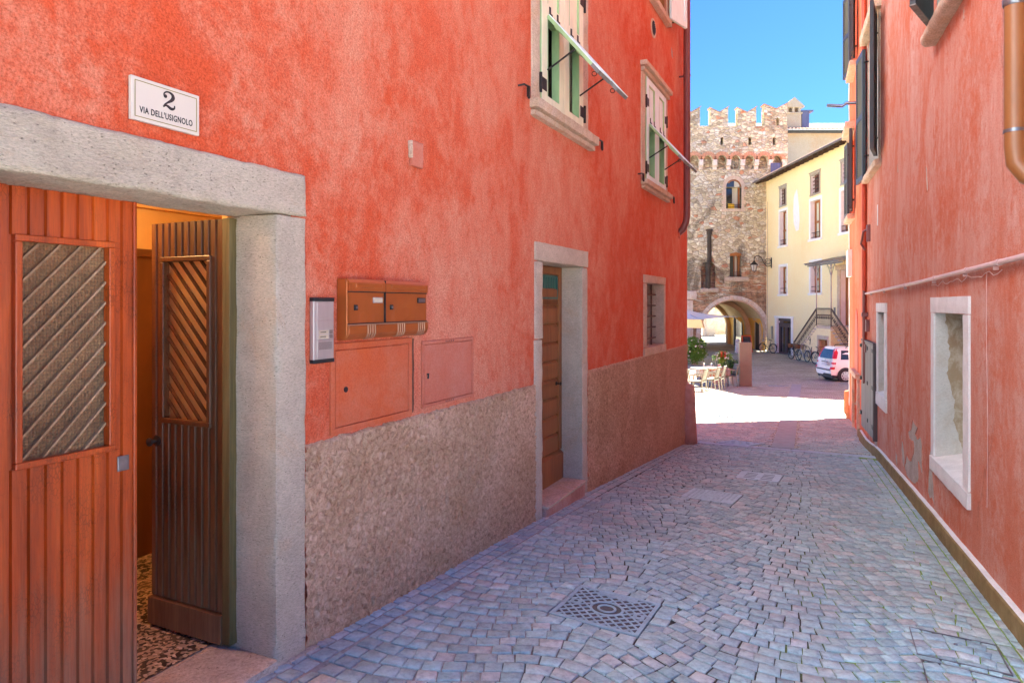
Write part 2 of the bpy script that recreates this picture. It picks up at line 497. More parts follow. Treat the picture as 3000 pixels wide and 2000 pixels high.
M['shut_pale'] = simple('pale_shutter_paint', (.80, .72, .50), .55, var=.18, vscale=9, vs=(1, 1, .25))
M['shut_white'] = simple('white_shutter_paint', (.76, .90, .86), .5, var=.12, vscale=9, vs=(1, 1, .25))
M['shut_green'] = simple('green_shutter_paint', (.36, .50, .24), .5, var=.25, vscale=9, vs=(1, 1, .25))
M['iron'] = simple('dark_iron', (.045, .035, .032), .55, .6, var=.4, vscale=30)
M['rail_iron'] = simple('painted_iron', (.12, .085, .06), .5, .4, var=.3, vscale=20)
M['rust'] = simple('rusty_iron', (.16, .07, .045), .7, .4, var=.4, vscale=25)
M['pipe_red'] = simple('brown_red_pipe', (.21, .062, .052), .38, .0, .5, var=.2, vscale=5, vs=(1, 1, .2))
M['pipe_orange'] = simple('orange_red_pipe', (.50, .075, .03), .5, var=.15)
M['pipe_brown'] = simple('ochre_brown_pipe', (.27, .095, .028), .42, .0, .5, var=.15, vscale=4, vs=(1, 1, .3))
M['conduit'] = simple('pink_conduit', (.60, .38, .34), .5, var=.12)
M['zinc'] = simple('zinc', (.22, .21, .22), .35, .8, var=.3, vscale=14)
M['alu'] = simple('brushed_aluminium', (.52, .46, .43), .38, .55, var=.08, vscale=30, vs=(1, 1, .1))
M['black'] = simple('black_plastic', (.018, .018, .02), .45, var=.2)
M['copper'] = simple('bronze_painted_steel', (.42, .105, .024), .30, .35, .5, var=.14, vscale=5)
M['copper_hi'] = simple('pale_bronze_rib', (.40, .21, .13), .35, .5, var=.1)  # lighter tone on ribs and tray lip
M['sign'] = simple('cream_enamel', (.60, .50, .41), .4, 0, .5, var=.03, vscale=4)
M['olive'] = simple('olive_line', (.22, .17, .035), .5, var=.1)
M['ink'] = simple('black_lettering', (.022, .016, .018), .5, var=.1)
M['label'] = simple('paper_label', (.58, .46, .32), .6, var=.1)
M['hatch'] = stucco('painted_hatch', (.60, .125, .055), (.58, .17, .09), (.60, .11, .035), seed=21., vstretch=1., grain=.6, coarse=80.)
M['hatch_pale'] = stucco('painted_hatch_pale', (.57, .17, .11), (.58, .23, .16), (.56, .15, .085), seed=41., vstretch=1., grain=.6, coarse=80.)
M['castiron'] = simple('cast_iron', (.33, .42, .45), .5, .15, .5, var=.25, vscale=14, bump=.001, bscale=200)
M['castdirt'] = simple('dirt_in_cover', (.10, .085, .08), .9, var=.4, vscale=30, bump=.003)
M['galv'] = simple('galvanised_plate', (.46, .56, .57), .5, .2, .5, var=.18, vscale=16)
M['chair'] = simple('cream_resin', (.17, .16, .12), .5, var=.08, vscale=4)
M['chair_back'] = simple('woven_cream_back', (.12, .11, .075), .6, var=.12, vscale=80, bump=.002, bscale=150)
M['cloth_w'] = simple('white_tablecloth', (.30, .27, .25), .8, var=.05)
M['canvas'] = simple('white_canvas', (.93, .85, .70), .8, var=.03)
M['totem'] = simple('taupe_totem', (.125, .10, .08), .55, var=.08, vscale=3)
M['tile'] = simple('clay_tile', (.42, .25, .17), .85, var=.45, vscale=3.)
M['pot'] = simple('cream_pot', (.55, .46, .36), .7, var=.12)
M['bollard'] = hewn('worn_white_stone', (.76, .69, .60), (.60, .52, .44), (.66, .46, .30), fine=20., warmth=.55)
M['redpaint'] = simple('orange_red_paint', (.62, .085, .02), .5, var=.1)
M['carpaint'] = simple('white_car_paint', (.84, .80, .74), .22, 0, .6, var=.03, vscale=2)
M['rubber'] = simple('tyre_rubber', (.025, .025, .027), .75, var=.2)
M['hub'] = simple('silver_hubcap', (.55, .54, .53), .3, .6, var=.1)
M['lightred'] = simple('red_lamp_lens', (.55, .012, .01), .15, 0, .6, var=.1)
M['lightwhite'] = simple('clear_lamp_lens', (.75, .66, .6), .15, 0, .6, var=.1)
M['bikeblack'] = simple('black_bike_paint', (.02, .02, .022), .35, 0, .5, var=.2)
M['bikesilver'] = simple('silver_bike_paint', (.42, .43, .45), .3, .5, .5, var=.2)
M['wicker'] = simple('wicker', (.26, .12, .05), .8, var=.4, vscale=60)
M['bluewood'] = simple('blue_grey_shutter', (.085, .10, .20), .6, var=.2, vscale=8, vs=(1, 1, .2))
M['yellowbox'] = simple('yellow_plastic', (.80, .50, .02), .5, var=.08)
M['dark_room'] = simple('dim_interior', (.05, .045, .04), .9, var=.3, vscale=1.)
M['hall_paint'] = simple('hall_cream_paint', (.74, .48, .19), .7, var=.1, vscale=2)
M['hall_dado'] = simple('hall_brown_panelling', (.16, .06, .018), .4, 0, .5, var=.3, vscale=4, vs=(1, 1, .3))
M['white_paint'] = simple('white_surround', (.82, .79, .75), .8, var=.08, vscale=4, bump=.002, bscale=30)
M['curtain'] = simple('pale_curtain', (.52, .50, .36), .9, var=.2, vscale=5, vs=(1, 1, .05))
M['graffiti'] = simple('dark_spray_paint', (.10, .085, .085), .7, var=.4, vscale=6)
M['plate'] = simple('number_plate', (.52, .52, .50), .4, var=.1)
M['greendeep'] = simple('dark_green_glass', (.03, .11, .085), .35, 0, .5, var=.5, vscale=14, vs=(1, 1, .15))

def terrazzo():
    m = NM('terrazzo', .45, 0, .4)
    c = m.ramp(m.sep(m.voro(62, 'F1', 'Color'))[0], (0., (.02, .016, .012)), (.46, (.045, .03, .02)), (.50, (.46, .36, .24)), (.7, (.34, .24, .15)), (1., (.62, .52, .40)))
    c = m.mix(m.ramp(m.noise(3, 5), (.45, 0.), (.75, .5)), c, (.3, .2, .12))
    m.color(c); return m.m
M['terrazzo'] = terrazzo()

def glass(name, col, rough=.08):
    m = NM(name, rough, 0, .7)
    m.color(m.ramp(m.noise(1.1, 4, .6, .5), (.3, tuple(x * .6 for x in col)), (.7, tuple(x * 1.5 for x in col))))
    return m.m
M['glass'] = glass('window_glass', (.03, .035, .036))
M['carglass'] = glass('car_glass', (.03, .035, .03), .12)
def wired_glass():
    m = NM('wired_glass', .5, 0, .08)
    m.b.inputs["Transmission Weight"].default_value = .35
    p = m.sep()
    sx = m.math('SINE', m.math('MULTIPLY', p[1], 520.)); sz = m.math('SINE', m.math('MULTIPLY', p[2], 430.))
    g = m.math('MAXIMUM', sx, sz)
    tone = m.ramp(m.noise(4, 4, .6, .5), (.35, (.25, .125, .055)), (.7, (.46, .26, .12)))
    m.color(m.mix(m.ramp(g, (.86, 0.), (1., .75)), tone, (.13, .09, .06)))
    m.bump(m.math('ADD', sx, sz), .002, .6)
    return m.m
def clear_glass():
    m = NM('clear_glass', .03, 0, .5, (.95, .95, .95)); m.b.inputs["Transmission Weight"].default_value = .95
    return m.m
M['clear'] = clear_glass()
M['wired'] = wired_glass()
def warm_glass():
    m = NM('ribbed_lamplit_glass', .35, 0, .25, (.95, .72, .40)); m.b.inputs["Transmission Weight"].default_value = .9  # pane tinted yellow to stand for the hall light behind it
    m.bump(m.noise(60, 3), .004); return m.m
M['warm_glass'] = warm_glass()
M['slat'] = wood('pale_brown_slat', (.22, .12, .06), (.36, .21, .11), (.46, .29, .17), .5, .3)

def leaf_mat(name, a, b, c):
    m = NM(name, .5, 0, .35)
    m.color(m.mix(m.ramp(m.noise(14, 3), (.3, 0.), (.7, 1.)), m.mix(m.attr(), a, b), c))
    m.b.inputs["Subsurface Weight"].default_value = 0
    tr = m.N("ShaderNodeBsdfTranslucent"); ms = m.N("ShaderNodeMixShader"); ms.inputs[0].default_value = .3
    m.L(m.b.inputs["Base Color"].links[0].from_socket, tr.inputs[0])
    out = m.t.nodes["Material Output"]
    m.L(m.b.outputs[0], ms.inputs[1]); m.L(tr.outputs[0], ms.inputs[2]); m.L(ms.outputs[0], out.inputs[0])
    return m.m
M['leaf'] = leaf_mat('green_leaves', (.08, .19, .025), (.20, .38, .05), (.12, .26, .03))
M['leaf_light'] = leaf_mat('light_green_leaves', (.14, .29, .03), (.28, .44, .07), (.19, .34, .05))
M['leaf_grass'] = leaf_mat('grassy_leaves', (.04, .09, .02), (.10, .18, .05), (.06, .12, .03))
M['petal_w'] = simple('white_petals', (.8, .8, .72), .6, var=.05)
M['petal_r'] = simple('orange_red_petals', (.75, .10, .015), .5, var=.15)

def check_cloth():
    m = NM('checked_cloth', .85, 0, .1)
    p = m.sep(m.map((9, 9, 9), rot=(0, 0, 33)))
    ch = lambda q: m.math('GREATER_THAN', m.math('FRACT', q), .5)
    f = m.math('MULTIPLY', m.math('ADD', ch(p[0]), ch(m.math('ADD', p[1], p[2]))), .5)
    m.color(m.mix(f, (.30, .25, .20), (.24, .09, .035)))
    return m.m
M['check'] = check_cloth()
def blood_cloth():
    m = NM('patterned_cloth', .85, 0, .1)
    m.color(m.ramp(m.noise(16, 3, .5), (.42, (.28, .25, .21)), (.5, (.2, .08, .04)), (.6, (.28, .23, .19))))
    return m.m
M['pattern'] = blood_cloth()

def stain():
    m = NM('brown_stain', .9, 0, .1)
    f = m.noise(7, 9, .75, .6)
    m.color(m.mix(m.ramp(f, (.40, 0.), (.56, 1.)), (.52, .43, .32), (.36, .26, .16)))
    m.bump(m.noise(60, 5, .7), .003)
    return m.m
M['stain'] = stain()
# ------------------------------------------------------------------ ground
# world: camera at x=y=0, +y into the lane, z=0 at the left doorstep.  s runs down the lane, t across it
def itp(x, t):
    if x <= t[0][0]: return t[0][1]
    for (a, b), (c, d) in zip(t, t[1:]):
        if x <= c: return b + (d - b) * (x - a) / (c - a)
    return t[-1][1]
PL = [(-6, 1.5), (0, 1.62), (2.78, 1.765), (5.77, 1.947), (7.07, 2.03), (12.1, 2.44), (13, 2.52), (16, 2.7)]
PR = [(-6, 1.6), (0, 1.87), (5.1, 2.06), (7.2, 2.147), (9.7, 2.253), (11.8, 2.346), (13, 2.43), (16, 2.6)]
PF = [(0, 1.9), (30, 3.4), (41, 3.57), (54, 3.75), (80, 4.0), (200, 5), (1000, 8)]
tl = lambda s: -2.4805 + .0348 * s
tr = lambda s: 1.397 - .0382 * s
def ss(a, b, x):
    x = min(1, max(0, (x - a) / (b - a))); return x * x * (3 - 2 * x)
def st(X, Y): return .402 * X + .916 * Y, .916 * X - .402 * Y
def xy(s, t): return .402 * s + .916 * t, .916 * s - .402 * t
def G(X, Y):
    s, t = st(X, Y)
    a, b = tl(s), tr(s)
    q = min(1.5, max(-.5, (t - a) / max(.5, b - a)))
    l = itp(s, PL) * (1 - q) + itp(s, PR) * q
    w = ss(11.5, 14, s)
    return 1.77 - (l * (1 - w) + itp(Y, PF) * w)
def kerb_s(t): return 12.6 - (t + 1.94) * .283
def on(X, Y, dz=0.): return V((X, Y, G(X, Y) + dz))

def axis_pts(*segs):
    out = []
    for a, b, n in segs:
        out += [a + (b - a) * i / n for i in range(n)]
    return out + [segs[-1][1]]
gx = axis_pts((-400, -20, 8), (-20, -6, 7), (-6, 30, 72), (30, 60, 12), (60, 500, 8))
gy = axis_pts((-200, -8, 8), (-8, 40, 96), (40, 100, 40), (100, 300, 8), (300, 1500, 6))
mb = MB()
def gz(X, Y):
    s, t = st(X, Y)
    return G(X, Y) - .06 * (1 - ss(12.0, 13.2, s + (t + 1.94) * .283))
n = len(gx)
mb.add([(X, Y, gz(X, Y)) for Y in gy for X in gx],
       [(j * n + i, j * n + i + 1, (j + 1) * n + i + 1, (j + 1) * n + i) for j in range(len(gy) - 1) for i in range(n - 1)])
tag(mb.build('ground', M['piazza'], smooth=True, angle=0), kind='structure')

# lane: a bed sheet with every sett standing in it
mb = MB()
NS, NT_ = 96, 14
ss_ = [-6 + (18.55) * i / NS for i in range(NS + 1)]
vs = []
for s in ss_:
    for j in range(NT_ + 1):
        t = tl(s) - .25 + (tr(s) - tl(s) + .5) * j / NT_
        s2 = min(s, kerb_s(t) - .02)
        X, Y = xy(s2, t)
        vs.append((X, Y, G(X, Y) - .009))
mb.add(vs, [(i * (NT_ + 1) + j, i * (NT_ + 1) + j + 1, (i + 1) * (NT_ + 1) + j + 1, (i + 1) * (NT_ + 1) + j) for i in range(NS) for j in range(NT_)])
street = mb.build('street', M['bed'], smooth=True, angle=0)
tag(street, kind='structure')

def in_quad(p, q, m=.0):
    cx = sum(a[0] for a in q) / 4; cy = sum(a[1] for a in q) / 4
    if m < -1: return False
    for (ax, ay), (bx, by) in zip(q, q[1:] + q[:1]):
        L_ = math.hypot(bx - ax, by - ay)
        d = ((bx - ax) * (p[1] - ay) - (by - ay) * (p[0] - ax)) / L_
        c = ((bx - ax) * (cy - ay) - (by - ay) * (cx - ax))
        if d * (1 if c > 0 else -1) < -m: return False
    return True
COVERS = {
    'diamond': [(.46, 4.64), (.95, 4.40), (.73, 3.90), (.23, 4.15)],
    'grid': [(2.08, 7.93), (2.55, 7.65), (2.34, 7.15), (1.86, 7.41)],
    'slot': [(3.07, 9.18), (3.53, 8.94), (3.31, 8.44), (2.85, 8.67)],
    'plate': [(4.01, 12.73), (4.41, 12.28), (4.18, 11.74), (3.82, 12.23)],
    'tray': [(2.49, 4.28), (2.90, 4.10), (2.74, 3.72), (2.32, 3.92)],
    'tray2': [(2.30, 3.86), (2.72, 3.66), (2.57, 3.30), (2.15, 3.50)],
}
for k_, q in COVERS.items():      # true rectangles
    cx_, cy_ = sum(p[0] for p in q) / 4, sum(p[1] for p in q) / 4
    e = V((q[1][0] - q[0][0] + q[2][0] - q[3][0], q[1][1] - q[0][1] + q[2][1] - q[3][1])) / 2
    f = V((q[3][0] - q[0][0] + q[2][0] - q[1][0], q[3][1] - q[0][1] + q[2][1] - q[1][1])) / 2
    e2 = e.normalized(); lx, ly = e.length, f.length
    f2 = V((e2.y, -e2.x))
    COVERS[k_] = [(cx_ + e2.x * a * lx / 2 + f2.x * b * ly / 2, cy_ + e2.y * a * lx / 2 + f2.y * b * ly / 2) for a, b in ((-1, -1), (1, -1), (1, 1), (-1, 1))]
HOLES = [COVERS[k] for k in ('diamond', 'grid', 'slot', 'plate')]
RING = (3.14, 9.87, .34)

STONES = [(.38, .48, .475), (.335, .435, .445), (.40, .49, .475), (.42, .475, .455), (.46, .455, .43), (.38, .48, .475), (.42, .50, .48), (.355, .43, .44), (.35, .455, .455), (.48, .49, .46)]
def sett(mb, c4, col, hgt=0., lean=(0, 0), mg=.09):
    """one stone from four (s,t) corners"""
    P = [xy(*c) for c in c4]
    cx = sum(p[0] for p in P) / 4; cy = sum(p[1] for p in P) / 4
    for q in HOLES:
        if in_quad((cx, cy), q, mg): return
    z0 = G(cx, cy) + hgt
    gxs = (G(cx + .1, cy) - G(cx - .1, cy)) / .2 + lean[0]
    gys = (G(cx, cy + .1) - G(cx, cy - .1)) / .2 + lean[1]
    def ring(k, dz):
        out = []
        for p in P:
            x, y = cx + (p[0] - cx) * k, cy + (p[1] - cy) * k
            out.append((x, y, z0 + gxs * (x - cx) + gys * (y - cy) + dz))
        return out
    vs = ring(1.0, -.02) + ring(.985, -.003) + ring(.93, .0) + [(cx, cy, z0 + .0015)]
    fs = []
    for a in (0, 4):
        for i in range(4):
            j = (i + 1) % 4
            fs.append((a + i, a + j, a + 4 + j, a + 4 + i))
    for i in range(4):
        fs.append((8 + i, 8 + (i + 1) % 4, 12))
    mb.add(vs, fs, 0, col)

rs = random.Random(11)
def stone_col(r=rs, warm=0.):
    c = r.choice(STONES)
    k = r.uniform(.86, 1.12)
    return tuple(max(0, v * k) * (1 + warm * w) for v, w in zip(c, (1.2, .2, -.5)))
mb = MB()
# a straight border course by each wall, three strips of segmental arches between
PITCH = .108
v = -5.0
while v < 13.6:
    dep = PITCH
    s_here = v
    a = tl(s_here) + .175; b = tr(s_here) - .285
    W_ = b - a
    lam = 2.0 - .012 * v
    ph = -.2 + .004 * v          # where a course bulges most towards the viewer
    AM = .175
    def wave(t):
        q = 2 * math.pi * (t - ph) / lam
        return -AM * (math.cos(q) - .16 * math.cos(2 * q)), AM * 2 * math.pi / lam * (math.sin(q) - .32 * math.sin(2 * q))
    t = a - rs.uniform(0, .08)
    while t < b:
        sl = wave(min(max(t + .05, a), b))[1]
        ln = rs.uniform(.088, .130) / math.sqrt(1 + sl * sl)
        t2 = min(t + ln, b)
        if b - t2 < .05: t2 = b
        ta = max(t, a)
        if t2 - ta > .03:
            g = rs.uniform(.0038, .0062)
            pts = []
            for tt, far, sx in ((ta, 0, 1), (t2, 0, -1), (t2, 1, -1), (ta, 1, 1)):
                h, slope = wave(tt)
                th = math.atan(slope) * .75
                d = dep * math.cos(math.atan(slope)) - g if far else g
                pts.append((v + h + math.cos(th) * d + sx * .003 * math.sin(th) + rs.gauss(0, .003), tt - math.sin(th) * d + sx * .003 * math.cos(th) + rs.gauss(0, .003)))
            sc = sum(p[0] for p in pts) / 4; tc = sum(p[1] for p in pts) / 4
            if -4.8 < sc < kerb_s(tc) - .12:
                sett(mb, pts, stone_col(), rs.gauss(0, .002), (rs.gauss(0, .012), rs.gauss(0, .012)))
        t = t2
    v += PITCH
# a course laid round each cover
for q in HOLES[:3]:
    cx_, cy_ = sum(p[0] for p in q) / 4, sum(p[1] for p in q) / 4
    for (x0, y0), (x1, y1) in zip(q, q[1:] + q[:1]):
        L_ = math.hypot(x1 - x0, y1 - y0); ux, uy = (x1 - x0) / L_, (y1 - y0) / L_
        nx, ny = uy, -ux
        if nx * (x0 - cx_) + ny * (y0 - cy_) < 0: nx, ny = -nx, -ny
        k = max(2, int(round((L_ + .10) / .115))); st_ = (L_ + .105) / k
        for i in range(k):
            a0, a1 = i * st_ + .005, (i + 1) * st_ - .005
            P = [(x0 + ux * a + nx * o, y0 + uy * a + ny * o) for a, o in ((a0, .007), (a1, .007), (a1, .108), (a0, .108))]
            sett(mb, [st(px + rs.gauss(0, .002), py + rs.gauss(0, .002)) for px, py in P], stone_col(), rs.gauss(0, .002), (rs.gauss(0, .01), rs.gauss(0, .01)), -9)
# border courses parallel to the walls
for side, rows in ((0, 2), (1, 3)):
    for r in range(rows):
        s = -4.5
        while s < 12.7:
            ln = rs.uniform(.10, .19) if side else rs.uniform(.10, .14)
            wd = .092
            t0 = (tl(s) - .02 + r * wd) if side == 0 else (tr(s) - .005 - (r + 1) * wd)
            t1 = (tl(s + ln) - .02 + r * wd) if side == 0 else (tr(s + ln) - .005 - (r + 1) * wd)
            g = .006
            pts = [(s + g, t0 + g), (s + ln - g, t1 + g), (s + ln - g, t1 + wd - g), (s + g, t0 + wd - g)]
            tc = (t0 + t1 + wd) / 2
            if s + ln < kerb_s(tc) - .1:
                pts = [(a + rs.uniform(-.004, .004), b + rs.uniform(-.004, .004)) for a, b in pts]
                sett(mb, pts, tuple(c * .95 + .03 for c in stone_col()), -.003 + rs.gauss(0, .0015))
            s += ln
    # wedge between border and arches is bed
setts = mb.build('street_setts', M['sett'], street, smooth=True, angle=50, recalc=False)
setts["kind"] = "stuff"

# straight courses of warmer setts below the kerb
mb = MB()
s = 12.3
while s < 21.5:
    t = -4.2 + rs.uniform(0, .1)
    while t < 4.3:
        ln = rs.uniform(.10, .145)
        sc, tc = s + .05, t + ln / 2
        if sc > kerb_s(tc) + .19 and abs(tc + .45 + (sc - 12) * .004) > .24:
            g = .005
            pts = [(s + g, t + g), (s + g, t + ln - g), (s + .104 - g, t + ln - g), (s + .104 - g, t + g)]
            pts = [(a + rs.uniform(-.006, .006), b + rs.uniform(-.006, .006)) for a, b in pts]
            sett(mb, pts, stone_col(rs, .14), .006 + rs.gauss(0, .002), (rs.gauss(0, .012), rs.gauss(0, .012)))
        t += ln
    s += .108
o = mb.build('piazza_setts', M['sett'], smooth=True, angle=50, recalc=False)
tag(o, kind='structure')

# kerb strip between lane and piazza
mb = MB()
t = -2.25
while t < 1.0:
    ln = rs.uniform(.55, .8); t1 = min(t + ln, 1.05)
    P4 = [(kerb_s(t + .004) - .05, t + .004), (kerb_s(t1 - .004) - .05, t1 - .004), (kerb_s(t1 - .004) + .17, t1 - .004), (kerb_s(t + .004) + .17, t + .004)]
    top = [on(*xy(*p), .006) for p in P4]; bot = [on(*xy(*p), -.08) for p in P4]
    mb.add([tuple(p) for p in top + bot], [(0, 1, 2, 3), (0, 4, 5, 1), (1, 5, 6, 2), (2, 6, 7, 3), (3, 7, 4, 0)])
    t = t1
tag(mb.build('kerb', M['kerb'], bevel=.006), kind='structure')

# band of long slabs running on from the kerb
mb = MB()
s = kerb_s(-.45) + .185
while s < 30:
    ln = rs.uniform(.75, 1.1)
    c = -.45 - (s - 12) * .006
    c1 = -.45 - (s + ln - 12) * .006
    P4 = [(s + .005, c - .18), (s + .005, c + .18), (s + ln - .005, c1 + .18), (s + ln - .005, c1 - .18)]
    top = [on(*xy(*p), .014) for p in P4]; bot = [on(*xy(*p), -.05) for p in P4]
    mb.add([tuple(p) for p in top + bot], [(0, 1, 2, 3), (0, 4, 5, 1), (1, 5, 6, 2), (2, 6, 7, 3), (3, 7, 4, 0)])
    s += ln
tag(mb.build('path', M['slab']), kind='structure')

# ------------------------------------------------------------------ covers in the paving
def plane_T(q):
    """frame of a cover: a along first edge (0..1 = metres), b across, c up"""
    p = [on(*c) for c in q]
    ex = (p[1] - p[0]); lx = ex.length; ex.normalize()
    ey = (p[3] - p[0]); ly = ey.length
    ey = (ey - ex * ey.dot(ex)).normalized()
    ez = ex.cross(ey)
    if ez.z < 0: ez = -ez
    o = p[0]
    return (lambda a, b, c: o + ex * a + ey * b + ez * c), lx, ly

def frame_rect(mb, a0, a1, b0, b1, w, c0, c1):
    mb.box(a0, a1, b0, b0 + w, c0, c1); mb.box(a0, a1, b1 - w, b1, c0, c1)
    mb.box(a0, a0 + w, b0 + w, b1 - w, c0, c1); mb.box(a1 - w, a1, b0 + w, b1 - w, c0, c1)

def clip_line(p, d, a0, a1, b0, b1):
    t0, t1 = -9, 9
    for o, v, lo, hi in ((p[0], d[0], a0, a1), (p[1], d[1], b0, b1)):
        if abs(v) < 1e-9:
            if not lo <= o <= hi: return None
            continue
        x, y = (lo - o) / v, (hi - o) / v
        if x > y: x, y = y, x
        t0, t1 = max(t0, x), min(t1, y)
    return (t0, t1) if t1 - t0 > .01 else None

def bar(mb, p, q, w, c0, c1):
    d = V((q[0] - p[0], q[1] - p[1])); d.normalize(); nx, ny = -d.y * w / 2, d.x * w / 2
    vs = [(p[0] + nx, p[1] + ny), (p[0] - nx, p[1] - ny), (q[0] - nx, q[1] - ny), (q[0] + nx, q[1] + ny)]
    mb.prism(vs, c0, c1, axis=2)

def ring_flat(mb, c, r0, r1, c0, c1, n=36):
    vs = []
    for k in range(n):
        a = 2 * math.pi * k / n
        for r, z in ((r0, c0), (r0, c1), (r1, c1), (r1, c0)):
            vs.append((c[0] + r * math.cos(a), c[1] + r * math.sin(a), z))
    fs = []
    for k in range(n):
        l = (k + 1) % n
        for i in range(4):
            j = (i + 1) % 4
            fs.append((k * 4 + i, k * 4 + j, l * 4 + j, l * 4 + i))
    mb.add(vs, fs)

def cover_root(name, label, q, cat, group=None):
    c = on(sum(p[0] for p in q) / 4, sum(p[1] for p in q) / 4)
    return thing(name, label, cat, c, group)

# big cover with lattice and rings
q = COVERS['diamond']; T, lx, ly = plane_T(q)
rt = cover_root('manhole_cover', 'large cast iron cover with diagonal lattice and two raised rings in the near setts', q, 'manhole cover')
mb = MB(T); mb.box(0, lx, 0, ly, -.04, -.0015); mb.build('recess', M['castdirt'], rt)
mb = MB(T)
frame_rect(mb, 0, lx, 0, ly, .026, -.02, .006)
cx_, cy_ = lx / 2, ly / 2
for sgn in (1, -1):
    for k in range(-16, 17):
        p = (cx_ + k * .070, cy_); d = (.7071, .7071 * sgn)
        r = clip_line(p, d, .02, lx - .02, .02, ly - .02)
        if not r: continue
        A = (p[0] + d[0] * r[0], p[1] + d[1] * r[0]); B = (p[0] + d[0] * r[1], p[1] + d[1] * r[1])
        # leave the ring free
        m_ = -((A[0] - cx_) * d[0] + (A[1] - cy_) * d[1])
        h2 = (A[0] - cx_) ** 2 + (A[1] - cy_) ** 2 - m_ ** 2
        RR = .105
        if h2 < RR * RR:
            e = math.sqrt(RR * RR - h2)
            if m_ - e > .01: bar(mb, A, (A[0] + d[0] * (m_ - e), A[1] + d[1] * (m_ - e)), .012, -.01, .0035 + .0004 * sgn)
            L_ = r[1] - r[0]
            if m_ + e < L_ - .01: bar(mb, (A[0] + d[0] * (m_ + e), A[1] + d[1] * (m_ + e)), B, .012, -.01, .0035 + .0004 * sgn)
        else:
            bar(mb, A, B, .012, -.01, .0035 + .0004 * sgn)
ring_flat(mb, (cx_, cy_), .092, .108, -.01, .005)
ring_flat(mb, (cx_, cy_), .045, .060, -.01, .005)
for sx in (-1, 1):
    mb.box(cx_ + sx * .205 - .036, cx_ + sx * .205 + .036, cy_ - .036, cy_ + .036, -.01, .0035)
mb.box(cx_ - .13, cx_ + .13, .026, .075, -.01, .0032)
mb.build('grid_plate', M['castiron'], rt, bevel=.0015, segs=1)
for sx in (-1, 1):
    mb = MB(T); mb.lathe([(.013, .0034), (.013, .0045), (.001, .0045)], 12, (cx_ + sx * .205, cy_, 0)); mb.build('lifting_hole', M['black'], rt)

q = COVERS['grid']; T, lx, ly = plane_T(q)
rt = cover_root('manhole_cover', 'cast iron cover with honeycomb openings and a central ring, second one down the lane', q, 'manhole cover')
mb = MB(T); mb.box(0, lx, 0, ly, -.04, -.0015); mb.build('recess', M['black'], rt)
mb = MB(T); frame_rect(mb, 0, lx, 0, ly, .03, -.02, .007)
for sgn in (1, -1):
    for k in range(-14, 15):
        p = (lx / 2 + k * .088, ly / 2); d = V((1, .62 * sgn)).normalized()
        r = clip_line(p, d, .02, lx - .02, .02, ly - .02)
        if r: bar(mb, (p[0] + d[0] * r[0], p[1] + d[1] * r[0]), (p[0] + d[0] * r[1], p[1] + d[1] * r[1]), .022, -.012, .004 + .0005 * sgn)
ring_flat(mb, (lx / 2, ly / 2), .055, .075, -.01, .0065); ring_flat(mb, (lx / 2, ly / 2), .085, .105, -.01, .0065)
ring_flat(mb, (lx / 2, ly / 2), .001, .10, -.012, .0005)
mb.box(lx - .13, lx - .04, ly - .17, ly - .05, -.01, .005)
mb.build('grid_plate', M['galv'], rt, bevel=.0015, segs=1)

q = COVERS['slot']; T, lx, ly = plane_T(q)
rt = cover_root('drain_grate', 'pale galvanised drain plate with two sets of slots in the dark setts', q, 'drain grate')
mb = MB(T); mb.box(.002, lx - .002, .002, ly - .002, -.05, .0022); mb.build('recess', M['black'], rt)
mb = MB(T)
slots = [(lx / 2 - .20 + i * .0, 0) for i in range(1)]
xs0, xs1 = (.085, lx / 2 - .035), (lx / 2 + .035, lx - .085)
hs = []
for a, b in (xs0, xs1):
    for i in range(4):
        c = ly * .2 + i * ly * .2
        hs.append((a, b, c - .027, c + .027))
us = sorted({0, lx, *[h[0] for h in hs], *[h[1] for h in hs]}); zs_ = sorted({0, ly, *[h[2] for h in hs], *[h[3] for h in hs]})
for a, b in zip(us, us[1:]):
    for c, d in zip(zs_, zs_[1:]):
        if any(h[0] < (a + b) / 2 < h[1] and h[2] < (c + d) / 2 < h[3] for h in hs): continue
        mb.box(a, b, c, d, -.012, .0055)
mb.build('slotted_plate', M['galv'], rt)

q = COVERS['plate']; T, lx, ly = plane_T(q)
rt = cover_root('manhole_cover', 'worn patterned cover just beyond the kerb strip with pale metal ends', q, 'manhole cover')
mb = MB(T); mb.box(0, lx, 0, ly, -.03, .010)
for i in range(6):
    for j in range(4):
        if (i + j) % 2: mb.box(.08 + i * (lx - .16) / 6, .06 + (i + .7) * (lx - .16) / 6, .06 + j * (ly - .12) / 4, .04 + (j + .8) * (ly - .12) / 4, .005, .015)
mb.build('plate', M['castiron'], rt)
mb = MB(T); mb.box(-.01, .035, -.01, ly + .01, -.03, .016); mb.box(lx - .035, lx + .01, -.01, ly + .01, -.03, .016)
mb.build('edge_strip', M['galv'], rt)

for k, lab in (('tray', 'thin steel frame of a sett filled cover beside the mossy joints'), ('tray2', 'steel frame of a sett filled cover at the lower edge, nearest the viewer')):
    q = COVERS[k]; T, lx, ly = plane_T(q)
    rt = cover_root('inset_cover', lab, q, 'manhole cover', 'sett filled covers')
    mb = MB(T); frame_rect(mb, 0, lx, 0, ly, .006, -.02, .004); mb.build('frame', M['zinc'], rt)
    mb = MB(T)
    mb.lathe([(.0, .004), (.012, .004), (.009, .012), (.002, .014)], 10, (lx * .5, ly * .35, 0)); mb.build('lifting_stud', M['zinc'], rt, smooth=True)

